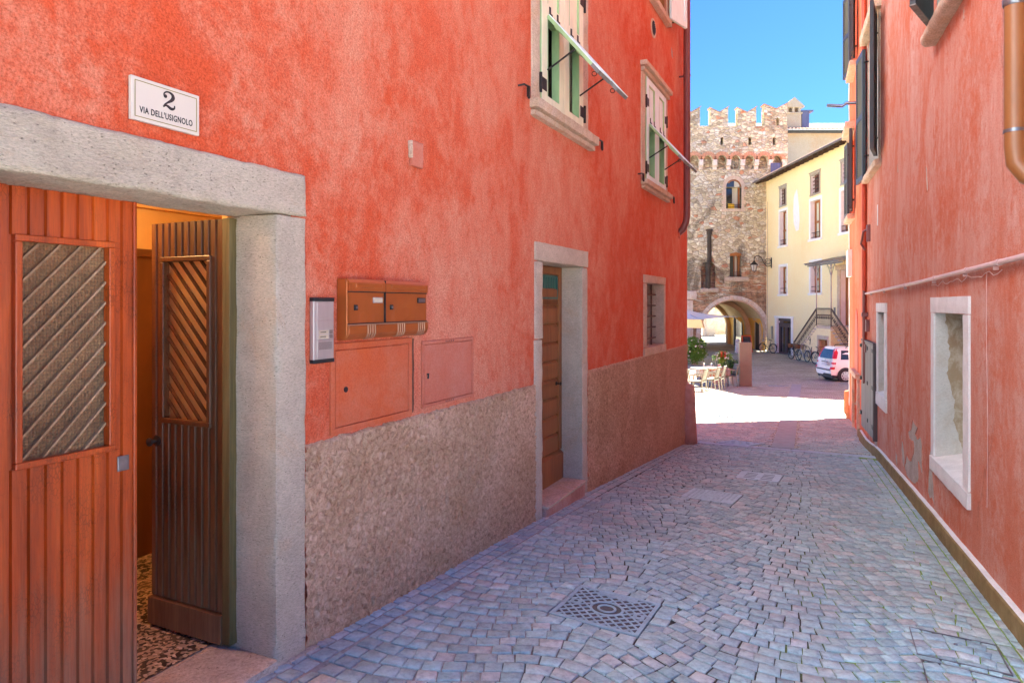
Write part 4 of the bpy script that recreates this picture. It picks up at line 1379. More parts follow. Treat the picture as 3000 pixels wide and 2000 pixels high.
# intercom
ic = thing('intercom', 'tall narrow aluminium intercom panel with black ends beside the stone jamb', 'intercom', FL(4.0, 0, 1.63))
mb = MB(FL); mb.box(3.922, 4.078, .002, .030, 1.478, 1.785); mb.build('body', M['alu'], ic, bevel=.004)
for z0 in (1.783, 1.46):
    mb = MB(FL); mb.box(3.920, 4.080, .002, .034, z0, z0 + .02); mb.build('end_cap', M['black'], ic, bevel=.003)
for z0, z1 in ((1.69, 1.778), (1.585, 1.683), (1.484, 1.579)):
    mb = MB(FL); mb.box(3.945, 4.068, .030, .033, z0, z1); md = mb.build('module', M['alu'], ic, bevel=.0015)
    if z0 == 1.585:
        mb = MB(FL); mb.box(3.955, 4.030, .0332, .0345, 1.612, 1.632); mb.box(3.955, 4.030, .0332, .0345, 1.588, 1.608); mb.build('name_label', M['label'], md)
        mb = MB(FL)
        for zz in (1.622, 1.598):
            for k in range(5): mb.box(3.968 + k * .009, 3.974 + k * .009, .0346, .035, zz - .003, zz + .003)
            for k in range(4): mb.box(4.038, 4.062, .0332, .036, zz - .008 + k * .005, zz - .006 + k * .005)
        mb.build('button', M['black'], md)
    if z0 == 1.484:
        mb = MB(FL)
        for k in range(8): mb.box(3.955, 4.058, .0332, .0338, 1.532 + k * .005, 1.5335 + k * .005)
        mb.build('speaker_slots', M['black'], md)

# letterbox pair
lb = thing('letterbox', 'double bronze coloured letterbox with dented doors above the larger hatch', 'letterbox', FL(4.53, 0, 1.75))
mb = MB(FL)
mb.prism([(.0, 1.575), (.055, 1.575), (.07, 1.60), (.07, 1.89), (.062, 1.905), (.0, 1.905)], 4.135, 4.925, axis=0)
mb.build('body', M['copper'], lb, bevel=.004)
for i, (a, b) in enumerate(((4.14, 4.467), (4.471, 4.92))):
    mb = MB(FL); mb.prism([(.071, 1.84), (.0835, 1.84), (.0835, 1.888), (.070, 1.908), (.0, 1.911), (.0, 1.905), (.065, 1.903)], a, b, axis=0)
    fl = mb.build('flap', M['copper'], lb)
    mb = MB(FL); mb.box(a + .05, b - .035, .082, .0895, 1.858, 1.884); mb.build('grip', M['copper'], fl, bevel=.0035)
    mb = MB(FL)
    def fn(x, y, a=a, b=b, i=i):
        u, z = a + .012 + (b - a - .02) * x, 1.665 + .168 * y
        d = .0735
        for du, dz, r, h in ((4.28, 1.69, .05, -.007), (4.41, 1.675, .06, -.006), (4.62, 1.70, .06, -.010), (4.70, 1.72, .05, -.006), (4.52, 1.69, .03, .004)):
            d += h * math.exp(-((u - du) ** 2 + (z - dz) ** 2) / r ** 2 * 1.6)
        return (u, d, z)
    mb.grid(fn, 30, 16)
    dr = mb.build('front_door', M['copper'], lb, smooth=True, angle=0)
    mb = MB(FL); mb.box(a + .05, a + .075, .073, .083, 1.735, 1.765); mb.build('lock', M['black'], dr, bevel=.002)
    mb = MB(FL); mb.lathe([(.008, .083), (.008, .086)], 12, (a + .064, 0, 1.750), axis='y'); mb.build('keyhole', M['zinc'], dr)
    w_ = .085
    mb = MB(FL); mb.box(b - .025 - w_, b - .025, .073, .082, 1.775, 1.808); np_ = mb.build('name_holder', M['alu'] if i == 0 else M['black'], dr, bevel=.002)
    mb = MB(FL); mb.box(b - .020 - w_, b - .030, .082, .0832, 1.780, 1.803); mb.build('name_label', M['label'] if i == 0 else M['zinc'], np_)
mb = MB(FL); mb.box(4.142, 4.918, .070, .0765, 1.833, 1.8395); mb.box(4.4675, 4.4705, .070, .0835, 1.66, 1.905); mb.box(4.142, 4.918, .070, .0775, 1.6585, 1.664); mb.build('door_gap', M['ink'], lb)  # solid black strips stand for the shade in the gaps
mb = MB(FL)
mb.prism([(.0, 1.572), (.05, 1.572), (.072, 1.585), (.083, 1.605), (.083, 1.648), (.075, 1.655), (.0, 1.655)], 4.138, 4.922, axis=0)
tray = mb.build('lower_tray', M['copper'], lb, bevel=.003)
mb = MB(FL)
mb.box(4.138, 4.922, .074, .0865, 1.651, 1.659)
for c in (4.335, 4.625, 4.845):
    for k in range(4):
        u = c + (k - 1.5) * .022
        mb.tube([(u, .084, 1.652), (u, .085, 1.606), (u, .074, 1.584), (u, .05, 1.571)], .004, 6)
mb.build('ribs', M['copper_hi'], tray)

# meter hatches
def hatch(name, lab, a, b, c, d, ins, mat_, lock, vents):
    h = thing(name, lab, 'meter hatch', FL((a + b) / 2, 0, (c + d) / 2))
    mb = MB(FL); frame_rect_v(mb, a, b, c, d, ins, -.01, .014); mb.build('frame', mat_, h, bevel=.003)
    mb = MB(FL); mb.box(a + ins, b - ins, -.01, -.001, c + ins, d - ins); mb.build('gap', M['ink'], h)
    g = .005
    mb = MB(FL); mb.box(a + ins + g, b - ins - g, -.006, .0125, c + ins + g, d - ins - g); dr = mb.build('hatch_door', mat_, h, bevel=.002)
    mb = MB(FL)
    if lock == 'cyl': mb.lathe([(.016, .0125), (.016, .017), (.011, .018)], 14, (a + .12, 0, (c + d) / 2 - .01), axis='y'); mb.lathe([(.008, .0125), (.008, .0185)], 10, (a + .12, 0, (c + d) / 2 - .01), axis='y')
    else: mb.tube([(a + .055, .012, (c + d) / 2), (a + .06, .022, (c + d) / 2 + .005), (a + .06, .018, (c + d) / 2 - .03)], .006, 8)
    mb.build('latch', M['ink'], dr, smooth=True)
    if lock == 'cyl':
        mb = MB(FL); frame_rect_v(mb, a + ins + .035, b - ins - .02, c + ins + .03, d - ins - .03, .006, .0125, .0145); mb.build('raised_edge', mat_, dr)
    if vents:
        mb = MB(FL)
        for k in range(5):
            for z in (d - .012, c + .012): mb.lathe([(.006, .012), (.006, .0148)], 8, ((a + b) / 2 - .05 + k * .025, 0, z), axis='y')
        mb.build('vent_hole', M['ink'], h)
    return h
hatch('meter_hatch', 'larger orange red meter hatch with lock, under the letterbox', 4.075, 4.845, 1.06, 1.555, .035, M['hatch'], 'cyl', False)
hatch('meter_hatch', 'paler pink meter hatch with a small hook latch, right of the larger one', 4.965, 5.655, 1.085, 1.525, .022, M['hatch_pale'], 'hook', True)
mb = MB(FL); mb.rough(4.852, 4.876, .0, .008, 1.07, 1.55, .02, .004, .004, seed=3)
mb.build('hatch_edge', M['rust'], red)

# added pale house outside the view, reflects sunlight into the lane
nb = thing('bounce_house', 'added pale blue house outside the view that bounces sunlight into the lane', 'house', FL(-2, 0, 0))
mb = MB(FL)
hs_ = [(u, u + 1.0, z, z + 1.6, .2) for u in (-7.5, -4.5, -1.5) for z in (2.2, 5.6, 8.8)]
mb.wall(-11, 1.945, -1.3, 12, hs_); mb.quad((-11, 0, -1.3), (-11, -8, -1.3), (-11, -8, 12), (-11, 0, 12)); mb.quad((-11, -8, -1.3), (1.945, -8, -1.3), (1.945, -8, 12), (-11, -8, 12))
mb.build('wall', M['bounce_top'], nb)
for a, b, c0, c1, d_ in hs_:
    mb = MB(FL); mb.box(a, b, -.19, -.15, c0, c1); mb.build('window', M['shut_white'], nb)
mb = MB(FL); mb.prism([(-8.3, 12), (.4, 12), (.4, 12.15), (-4, 13.6), (-8.3, 12.2)], -11.2, 1.94, axis=0); mb.build('roof', M['tile'], nb)
# ------------------------------------------------------------------ pink house on the right
FR = lambda v, w, z: V((1.5 + .3666 * v - .9304 * w, .9304 * v + .3666 * w, z))
VB = 12.72
pink = thing('pink_house', 'faded pink house with white marble window frames and a conduit across it', 'house', FR(6, 0, 0))
holes = [(5.98, 7.12, .28, 1.685, .30), (10.56, 11.25, .42, 1.645, .26), (5.75, 7.06, 4.40, 6.2, .25), (11.2, 12.5, 3.95, 6.2, .25)]
mb = MB(FR); mb.wall(4.1, VB, -1.3, 10.4, holes, mr=1); mb.build('front_wall', [M['pink'], M['niche']], pink)
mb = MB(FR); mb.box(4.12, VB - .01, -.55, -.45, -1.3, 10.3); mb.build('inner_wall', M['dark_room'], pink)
mb = MB(FR)
mb.quad((4.1, 0, -1.5), (4.1, -8, -1.5), (4.1, -8, 10.4), (4.1, 0, 10.4)); mb.quad((4.1, -8, -1.5), (VB, -8, -1.5), (VB, -8, 10.4), (4.1, -8, 10.4))
mb.build('side_wall', M['pink'], pink)
mb = MB(FR); mb.prism([(-8.3, 10.4), (.4, 10.4), (.4, 10.55), (-4, 11.9), (-8.3, 10.6)], 4.0, VB - .02, axis=0); mb.build('roof', M['tile'], pink)

def marble_window(a0, a1, c0, c1, o0, o1, z0, z1, sill_w, label, back):
    mb = MB(FR)
    mb.rough(o0, o1, -.02, .022, c1 + .001, z1, .05, .002, .006, seed=o0)
    mb.rough(a1 + .001, o1 - .01, -.02, .020, c0, c1, .06, .002, .006, seed=o0 + 1)
    mb.rough(o0 + .01, a0 - .001, -.02, .020, c0, c1, .06, .002, .006, seed=o0 + 2)
    win = mb.build('window', M['marble'], pink, smooth=True, angle=50)
    win["label"] = label
    mb = MB(FR)
    mb.rough(o0 - .005, o1 + .005, -.02, .030, z0, c0 - .001, .05, .003, .008, seed=o0 + 3)
    mb.quad((a0, .028, c0), (a1, .028, c0), (a1, -back, c0 + .075), (a0, -back, c0 + .075))
    mb.build('sill', M['marble'], win, smooth=True, angle=50)
    mb = MB(FR); mb.box(a0, a1, -back - .01, -back + .0, c0, c1); frame_rect_v(mb, a0, a1, c0, c1, .05, -back, -back + .03); mb.build('sash', M['slate_wood'], win)
    mb = MB(FR); mb.box(a0 + .05, a1 - .05, -back, -back + .006, c0 + .05, c1 - .05); mb.build('pane', M['glass'], win)
    return win
marble_window(5.98, 7.12, .28, 1.685, 5.79, 7.27, .14, 1.835, .05, 'nearer marble framed window with a deep stained niche', .285)
marble_window(10.56, 11.25, .42, 1.645, 10.35, 11.42, .225, 1.785, .05, 'narrow farther marble framed window', .245)

mb = MB(FR)
from mathutils.geometry import tessellate_polygon
pl_ = [(-.085, 1.68), (-.10, 1.5), (-.115, 1.3), (-.10, 1.1), (-.13, .95), (-.16, .8), (-.15, .65), (-.19, .5), (-.23, .36), (-.24, .30), (-.283, .30), (-.283, 1.68)]
pp = []
for i in range(len(pl_)):
    p, q = pl_[i], pl_[(i + 1) % len(pl_)]
    for k in range(6):
        t = k / 6; w_, z_ = p[0] + (q[0] - p[0]) * t, p[1] + (q[1] - p[1]) * t
        if i < 10: w_ += .022 * mn.noise(V((z_ * 16, 2, 0))) + .012 * mn.noise(V((z_ * 50, 5, 0)))
        pp.append((7.118, max(w_, -.284), z_))
mb.add(pp, [tuple(t) for t in tessellate_polygon([[V((p[1], p[2], 0)) for p in pp]])])
mb.build('niche_stain', M['stain'], pink)

# plinth that follows the paving
mb = MB(FR)
N_ = 70
pts = []
for i in range(N_ + 1):
    v = 4.1 + (VB - 3.2) * i / N_
    p = FR(min(v, VB), 0, 0); g = G(p.x, p.y)
    hgt = itp(v, [(0, .15), (5, .135), (8, .15), (13, .135)]) + .006 * mn.noise(V((v * 3, 0, 0)))
    pts.append((v, g, hgt))
vs = []
for v, g, h in pts:
    vs += [(v, .05, g - .06), (v, .046, g + h - .012), (v, .036, g + h), (v, -.01, g + h)]
mb.add(vs, [(i * 4 + k, i * 4 + k + 1, i * 4 + k + 5, i * 4 + k + 4) for i in range(N_) for k in range(3)])
pl = mb.build('plinth', M['plinth'], pink, smooth=True, angle=30)
mb = MB(FR)
vs = []
for v, g, h in pts: vs += [(v, .034, g + h + .001), (v, .024, g + h + .012), (v, .0, g + h + .014)]
mb.add(vs, [(i * 3 + k, i * 3 + k + 1, i * 3 + k + 4, i * 3 + k + 3) for i in range(N_) for k in range(2)])
mb.build('plinth_edge', M['marble'], pl, smooth=True)

# lost plaster
def peel(pts, w=.0015):
    mb = MB(FR)
    n = len(pts); pp = []
    for i in range(n):
        a, b = pts[i], pts[(i + 1) % n]
        for k in range(4):
            t = k / 4
            q = (a[0] + (b[0] - a[0]) * t, a[1] + (b[1] - a[1]) * t)
            e = mn.noise_vector(V((q[0] * 14, q[1] * 14, 1))) * .022
            pp.append((q[0] + e.x, w, q[1] + e.y))
    from mathutils.geometry import tessellate_polygon
    tri = tessellate_polygon([[V((p[0], p[2], 0)) for p in pp]])
    mb.add(pp, [tuple(t) for t in tri])
    m = len(pp)
    # raised lip of the surviving plaster
    lip = MB(FR)
    cx = sum(p[0] for p in pp) / m; cz = sum(p[2] for p in pp) / m
    vs = []
    for i, p in enumerate(pp):
        a, b = pp[i - 1], pp[(i + 1) % m]
        d = V((b[0] - a[0], b[2] - a[2]))
        if d.length < 1e-6: d = V((1, 0))
        d.normalize(); nx, nz = d.y, -d.x
        if nx * (p[0] - cx) + nz * (p[2] - cz) < 0: nx, nz = -nx, -nz
        k = .012 + .012 * abs(mn.noise(V((p[0] * 9, p[2] * 9, 4))))
        vs += [(p[0], .0012, p[2]), (p[0], .007, p[2]), (p[0] + nx * k, .0005, p[2] + nz * k)]
    lip.add(vs, [(i * 3 + a, i * 3 + a + 1, ((i + 1) % m) * 3 + a + 1, ((i + 1) % m) * 3 + a) for i in range(m) for a in (0, 1)])
    o = mb.build('bare_patch', M['mortar'], pink)
    lip.build('plaster_lip', M['pink'], o, smooth=True)
peel([(8.31, .45), (8.05, .41), (8.15, .33), (8.05, .28), (7.86, .35), (7.77, .27), (7.8, .13), (7.70, -.08), (7.86, .0), (7.99, .05), (7.95, -.1), (8.03, -.18), (8.28, -.25), (8.74, -.27), (8.88, -.2), (8.80, -.12), (8.74, -.02), (8.56, -.05), (8.42, -.02), (8.25, .12), (8.31, .21), (8.52, .19), (8.65, .26), (8.43, .33)])
peel([(9.08, .09), (8.97, .07), (8.88, -.04), (8.84, -.11), (8.90, -.22), (9.04, -.18), (9.12, -.06)])
peel([(7.36, .3), (7.29, .28), (7.24, .18), (7.20, .01), (7.12, -.17), (7.18, -.19), (7.27, -.15), (7.40, -.18), (7.48, -.14), (7.46, -.03), (7.42, .13)])
peel([(9.64, .05), (9.60, -.02), (9.56, -.13), (9.45, -.18), (9.42, -.28), (9.50, -.32), (9.58, -.26)])
peel([(7.58, 3.20), (7.50, 3.16), (7.47, 3.0), (7.46, 2.93), (7.54, 2.92), (7.57, 3.05)])
peel([(9.42, 3.60), (9.37, 3.55), (9.36, 3.44), (9.43, 3.45)])
peel([(6.02, 4.20), (5.97, 4.17), (5.98, 4.08), (6.03, 4.10)])
mb = MB(FR); mb.rough(11.42, 11.66, -.01, .014, -.62, .62, .05, .004, .01, seed=9); mb.build('grey_repair', M['mortar'], pink)
mb = MB(FR); mb.box(11.33, 11.37, .0, .01, 2.98, 3.30); mb.build('small_plate', M['white_paint'], pink, bevel=.004)

# conduit
mb = MB(FR)
zc = lambda v: itp(v, [(0, 2.17), (4.5, 2.055), (7.8, 2.0), (12.7, 1.945)])
mb.tube([(v, .035, zc(v)) for v in (4.12, 4.5, 6., 7.8, 9., 10.5, 12.62)], .019, 10)
cd = mb.build('conduit', M['conduit'], pink, smooth=True)
mb = MB(FR)
for v in (4.2, 4.9, 5.75, 6.95, 8.6, 10.4, 11.9):
    mb.lathe([(.0235, -.025), (.0235, .025)], 12, (v, .035, zc(v)), axis='x'); mb.box(v + .15, v + .17, .0, .03, zc(v) - .045, zc(v) - .02)
mb.build('conduit_clip', M['conduit'], cd, smooth=True)
mb = MB(FR)
mb.tube([(4.9 + i * .1, .02, zc(4.9 + i * .1) - .05 - .012 * math.sin(i * 1.3) - .01 * (i % 3)) for i in range(24)], .003, 5)
mb.tube([(5.3, .012, 2.0), (5.32, .01, 1.6), (5.28, .01, .9), (5.3, .01, .3)], .002, 4)
mb.build('loose_wire', M['conduit'], cd)

# ochre downpipe near the viewer
mb = MB(FR)
mb.tube([(4.385, .085, 10.3), (4.385, .085, 2.72), (4.39, .075, 2.62), (4.36, .03, 2.535), (4.33, -.05, 2.48)], .056, 20)
dp = mb.build('downpipe', M['pipe_brown'], pink, smooth=True)
mb = MB(FR); mb.lathe([(.058, 0), (.064, .01), (.064, .045), (.058, .055)], 20, (4.385, .085, 3.56)); mb.lathe([(.0575, 0), (.0575, 1.6)], 20, (4.385, .085, 3.615)); mb.lathe([(.060, 0), (.060, .02)], 20, (4.385, .085, 2.80))
mb.build('pipe_sleeve', M['zinc'], dp, smooth=True)

# upper near window: stone sill, shutter ajar
mb = MB(FR); mb.rough(5.55, 7.16, -.1, .13, 4.27, 4.40, .04, .007, .035, seed=41)
wn = mb.build('window', M['warmstone'], pink, smooth=True, angle=60)
mb = MB(FR); mb.box(5.75, 7.06, -.24, -.23, 4.4, 6.2); mb.build('pane', M['glass'], wn)
a_ = math.atan2(.257, -.63)
TS = lambda a, b, c: FR(7.03 + math.cos(a_) * a - math.sin(a_) * b, .03 + math.sin(a_) * a + math.cos(a_) * b, c)
mb = MB(TS); mb.box(0, .68, -.04, .0, 4.455, 6.2); mb.box(0, .68, -.046, .006, 4.43, 4.52)
sh = mb.build('shutter', M['slate_wood'], wn, bevel=.004)
mb = MB(TS); mb.box(-.005, .685, -.047, .007, 4.42, 4.432); mb.build('bottom_rail', M['grey_wood'], sh)
mb = MB(FR); mb.tube([(6.3, .01, 4.42), (6.32, .10, 4.75)], .006, 6); mb.build('stay', M['zinc'], wn)

# upper far window with two open shutters
mb = MB(FR)
mb.rough(10.95, 12.72, -.1, .10, 3.84, 3.95, .05, .006, .02, seed=42); mb.rough(10.95, 12.70, -.1, .13, 6.22, 6.40, .05, .006, .02, seed=43)
mb.rough(11.03, 11.195, -.1, .02, 3.952, 6.218, .06, .003, .01, seed=44); mb.rough(12.505, 12.66, -.1, .02, 3.952, 6.218, .06, .003, .01, seed=45)
wn = mb.build('window', M['warmstone'], pink, smooth=True, angle=60)
wn["label"] = 'far upper window with slate coloured shutters folded open'
mb = MB(FR); mb.box(11.2, 12.5, -.24, -.23, 3.95, 6.2); mb.build('pane', M['glass'], wn)
def louvre_leaf(T, W, c0, c1, parent, col=M['slate_wood'], th=.05):
    mb = MB(T)
    for lo, hi in ((0, .06), (W - .06, W)): mb.box(lo, hi, 0, th, c0, c1)
    for lo, hi in ((c0, c0 + .09), ((c0 + c1) / 2 - .05, (c0 + c1) / 2 + .05), (c1 - .09, c1)): mb.box(.06, W - .06, 0, th, lo, hi)
    z = c0 + .10
    while z < c1 - .1:
        mb.prism([(.006, z), (th - .004, z + .028), (th - .010, z + .034), (.0, z + .006)], .06, W - .06, axis=0); z += .04
    return mb.build('shutter', col, parent)
a_ = R_(11)
T = lambda a, b, c: FR(11.17 - math.cos(a_) * a, .03 + math.sin(a_) * a + b, c)
s1 = louvre_leaf(T, .62, 4.02, 6.17, wn)
a_2 = R_(4)
T = lambda a, b, c: FR(12.52 + math.cos(a_2) * a, .05 + math.sin(a_2) * a + b, c)
s2 = louvre_leaf(T, .62, 3.90, 6.12, wn)
mb = MB(FR)
for z in (4.3, 5.9):
    for v in (11.19, 12.51): mb = MB(FR); mb.tube([(v, .0, z), (v, .08, z)], .015, 6); mb.build('hinge', M['iron'], wn)

# cellar door boards lying on the wall
mb = MB(FR)
cs = thing('cellar_shutter', 'weathered grey board shutter with dark edge standing on the plinth', 'shutter', FR(12.3, .03, -.4))
n = 5
for i in range(n):
    a = 11.46 + i * 1.75 / n
    mb.box(a + .006, a + 1.75 / n - .006, .006, .05, -.36 - .06 * (i / n), 1.115)
mb.build('boards', M['grey_wood'], cs, bevel=.003)
mb = MB(FR); mb.box(11.40, 11.462, .0, .062, -.37, 1.12); mb.box(11.462, 13.2, .0, .058, 1.116, 1.15); mb.build('edge_board', M['plum_wood'], cs, bevel=.003)
mb = MB(FR)
for z in (-.2, .42, 1.0):
    for a, b, w0, w1 in ((11.44, 11.60, .05, .066), (12.2, 12.3, .05, .06), (13.1, 13.22, .04, .075)): mb = MB(FR); mb.box(a, b, w0, w1, z, z + .06); mb.build('hinge', M['iron'], cs)

# ------------------------------------------------------------------ orange house at the mouth of the lane
C0 = FR(VB, 0, 0)
FO = lambda u, w, z: V((C0.x + .3866 * u - .9222 * w, C0.y + .9222 * u + .3866 * w, z))
UE = 4.62
orange = thing('orange_house', 'bright orange stuccoed house at the mouth of the lane with green shutters', 'house', FO(2, 0, 0))
holes = [(3.05, 3.95, 3.70, 5.45, .25), (2.35, 3.3, 6.75, 8.6, .25), (1.75, 2.95, -.7, .32, .22)]
mb = MB(FO); mb.wall(0, UE, -1.3, 11.3, holes, mr=1)
# pointed niche above the small door
mb.build('front_wall', [M['orange'], M['orange']], orange)
mb = MB(FO)
mb.quad((UE, 0, -1.6), (UE, -9, -1.6), (UE, -9, 11.3), (UE, 0, 11.3)); mb.quad((0, -9, -1.6), (UE, -9, -1.6), (UE, -9, 11.3), (0, -9, 11.3))
mb.box(0.05, UE - .02, -.45, -.40, -1, 11.2)
mb.build('side_wall', M['orange'], orange)
mb = MB(FO); mb.prism([(-9.2, 11.3), (.35, 11.3), (.35, 11.45), (-4, 13), (-9.2, 11.5)], 0.01, UE + .3, axis=0); mb.build('roof', M['tile'], orange)
mb = MB(FO); mb.rough(UE - .17, UE + .015, -.2, .016, -.6, 11.25, .10, .012, .02, seed=50); mb.build('sunlit_corner', M['marble'], orange, smooth=True, angle=60)  # pale strip painted in for sunlight on the end corner
mb = MB(FO)
n = 14
pts = [(1.95, .34), (2.75, .34)] + [(2.35 + .40 * math.cos(math.pi * k / n), .95 + .72 * math.sin(math.pi * k / n)) for k in range(n + 1)]
mb.prism([(p[0], p[1]) for p in pts], .002, .012)
mb.build('arched_panel', M['pipe_orange'], orange)
# small doorway with posts and cap
mb = MB(FO); mb.rough(1.55, 3.12, -.1, .09, .30, .40, .05, .005, .012, seed=51); mb.rough(1.60, 1.748, -.1, .05, -.95, .295, .05, .005, .012, seed=52); mb.rough(2.952, 3.10, -.1, .05, -1.0, .295, .05, .005, .012, seed=53)
ds = mb.build('doorway', M['warmstone'], orange, smooth=True, angle=50)
mb = MB(FO); mb.box(1.75, 2.95, -.2, -.15, -.9, .32); mb.build('door', M['wood_brown'], ds)
# windows
def orange_window(a0, a1, c0, c1, label, lo, lw):
    mb = MB(FO)
    mb.rough(a0 - .16, a1 + .18, -.1, .15, c0 - .12, c0 - .002, .05, .006, .02, seed=a0); mb.rough(a0 - .16, a1 + .18, -.1, .19, c1 + .06, c1 + .22, .05, .006, .02, seed=a0 + 5)
    mb.rough(a0 - .10, a1 + .10, -.1, .10, c1 + .002, c1 + .058, .05, .006, .02, seed=a0 + 6)
    w = mb.build('window', M['warmstone'], orange, smooth=True, angle=50)
    w["label"] = label
    mb = MB(FO); mb.box(a0, a1, -.24, -.23, c0, c1); mb.build('pane', M['glass'], w)
    T = lambda a, b, c: FO(a0 - .02 - math.cos(lo[0]) * a, .03 + math.sin(lo[0]) * a + b, c)
    louvre_leaf(T, lw, c0 + .05, c1 - .02, w)
    T = lambda a, b, c: FO(a1 + .02 + math.cos(lo[1]) * a, .03 + math.sin(lo[1]) * a + b, c)
    louvre_leaf(T, lw, c0 + .05, c1 - .02, w)
    mb = MB(FO)
    for z in (c0 + .3, c1 - .3):
        for u in (a0 - .01, a1 + .01): mb = MB(FO); mb.tube([(u, 0, z), (u, .08, z)], .02, 6); mb.build('hinge', M['iron'], w)
orange_window(3.05, 3.95, 3.70, 5.45, 'lower window whose shutters hug the wall', (R_(6), R_(5)), .46)
orange_window(2.35, 3.3, 6.75, 8.6, 'upper window with a shutter sticking out against the sky', (R_(8), R_(13)), .46)
# boundary downpipe, stub pipe, white box
mb = MB(FO); mb.tube([(.08, .05, 11.2), (.08, .05, 1.2)], .036, 12); mb.tube([(.16, .02, 11.2), (.16, .02, .6)], .02, 8); pp = mb.build('downpipe', M['pipe_orange'], orange, smooth=True)
mb = MB(FO); mb.tube([(-.06, .06, 2.0), (-.06, .06, .4)], .024, 8); mb.box(-.12, .0, .0, .1, 1.55, 1.62); mb.box(-.30, -.22, 0, .07, .95, 1.08); mb.box(-.32, -.2, 0, .05, 1.3, 1.5)
mb.build('pipe_bracket', M['pipe_red'], pp)
mb = MB(FR); mb.tube([(12.45, .0, 3.05), (12.45, .09, 3.0), (12.55, .12, 2.8), (12.6, .05, 2.7)], .022, 8); mb.box(12.3, 12.42, .0, .05, 2.82, 3.1); mb.build('elbow', M['pipe_red'], pp, smooth=True)
mb = MB(FO); mb.tube([(.6, .0, 5.42), (.6, .30, 5.44), (.62, .36, 5.40), (.62, .62, 5.44)], .03, 10); pv = mb.build('stub_pipe', M['zinc'], orange, smooth=True)
mb = MB(FO); mb.box(.55, .63, 0, .10, 5.0, 5.10); mb.build('bracket', M['rust'], pv)
mb = MB(FO); mb.box(3.6, 4.15, .0, .09, 2.38, 2.98); mb.build('meter_box', M['white_paint'], orange, bevel=.01)
# plinth
mb = MB(FO); vs = []
for i in range(13):
    u = -.02 + 1.6 * i / 12; p = FO(u, 0, 0); g = G(p.x, p.y)
    vs += [(u, .05, g - .08), (u, .046, g + .13), (u, -.01, g + .145)]
mb.add(vs, [(i * 3 + k, i * 3 + k + 1, i * 3 + k + 4, i * 3 + k + 3) for i in range(12) for k in range(2)])
mb.build('plinth', M['plinth'], orange)

# ochre guard bollard at that corner
bp = on(8.02, 16.1)
mb = MB()
mb.lathe([(.13, -.06), (.13, .06), (.175, .13), (.18, .2), (.175, .60), (.16, .645), (.06, .67)], 20, (bp.x, bp.y, bp.z))
for i, p in enumerate(mb.v): mb.v[i] = p + mn.noise_vector(p * 7) * .010
tag(mb.build('corner_bollard', M['orange2'], smooth=True, angle=50), 'short round orange bollard at the sunlit corner of the orange house', 'bollard')
# ------------------------------------------------------------------ gate tower
TY = 54.
tower = thing('gate_tower', 'tall rubble stone gate tower with swallow tailed merlons over an archway', 'tower', (17, TY, -2))
X0, X1 = 9.5, 21.68
AX, AZ, AR = 17.5, -.50, 2.62
ZT = 12.45      # underside of the projecting head
mb = MB(lambda a, b, c: V((a, TY - b, c)))
AWX0, AWX1, AWZ0, AWZ1 = 16.93, 18.14, 9.30, 11.0
HOLES_T = [(AWX0, AWX1, AWZ0, AWZ1, .5), (17.23, 18.14, 3.92, 5.72, .5), (14.95, 16.1, 3.05, 5.05, .18)]
# the arched part of the big window: opening ends square, its head is closed by the surround below
mb.wall(X0, X1, 2.45, ZT, HOLES_T, mr=0)
# wall round the archway
n = 40
xs = [AX - AR + 2 * AR * i / n for i in range(n + 1)]
arc = lambda x: AZ + math.sqrt(max(0, AR * AR - (x - AX) ** 2))
for a, b in zip(xs, xs[1:]): mb.quad((a, 0, arc(a)), (b, 0, arc(b)), (b, 0, 2.45), (a, 0, 2.45))
mb.quad((X0, 0, -2.6), (AX - AR, 0, -2.6), (AX - AR, 0, 2.45), (X0, 0, 2.45)); mb.quad((AX + AR, 0, -2.6), (X1, 0, -2.6), (X1, 0, 2.45), (AX + AR, 0, 2.45))
mb.quad((X0, 0, -2.6), (X0, -12, -2.6), (X0, -12, 17), (X0, 0, 17)); mb.quad((X1, 0, 2), (X1, -12, 2), (X1, -12, 14), (X1, 0, 14))
mb.build('wall', M['rubble'], tower)
# head carried on little arches
mb = MB(lambda a, b, c: V((a, TY - b, c)))
PR_ = .34
cxs = [14.34 + 1.092 * i for i in range(-4, 7)]
rr = .34; zs0 = 13.10
xs = sorted({X0, X1, *[c + rr * math.cos(math.pi * k / 12) for c in cxs for k in range(13)]})
def under(x):
    for c in cxs:
        if abs(x - c) <= rr + 1e-6: return zs0 + math.sqrt(max(0, rr * rr - (x - c) ** 2))
    return 12.95
SL = [(16.40, 16.62), (18.58, 18.84), (20.50, 20.72)]
for a, b in zip(xs, xs[1:]):
    m_ = (a + b) / 2
    inside = any(abs(m_ - c) < rr for c in cxs)
    za, zb = (under(a), under(b)) if inside else (12.95, 12.95)
    mb.quad((a, PR_, za), (b, PR_, zb), (b, PR_, 13.6), (a, PR_, 13.6))
    mb.quad((a, PR_, za), (b, PR_, zb), (b, 0, zb), (a, 0, za))
    if inside: pass
for c in cxs:
    for sx in (-1, 1):
        mb.quad((c + sx * rr, PR_, 12.95), (c + sx * rr, 0, 12.95), (c + sx * rr, 0, zs0), (c + sx * rr, PR_, zs0))
mb.wall(X0, X1, 13.6, 15.75, [(a, b, 14.25, 14.85, .45) for a, b in SL], w=PR_)
mb.quad((X0, PR_, 15.75), (X1, PR_, 15.75), (X1, -.5, 15.75), (X0, -.5, 15.75))
mb.quad((X1, PR_, 12.95), (X1, -12, 12.95), (X1, -12, 15.75), (X1, PR_, 15.75))
mb.quad((X0, -.5, 12.4), (X1, -.5, 12.4), (X1, -.5, 15.75), (X0, -.5, 15.75))
mb.build('parapet', M['rubble'], tower)
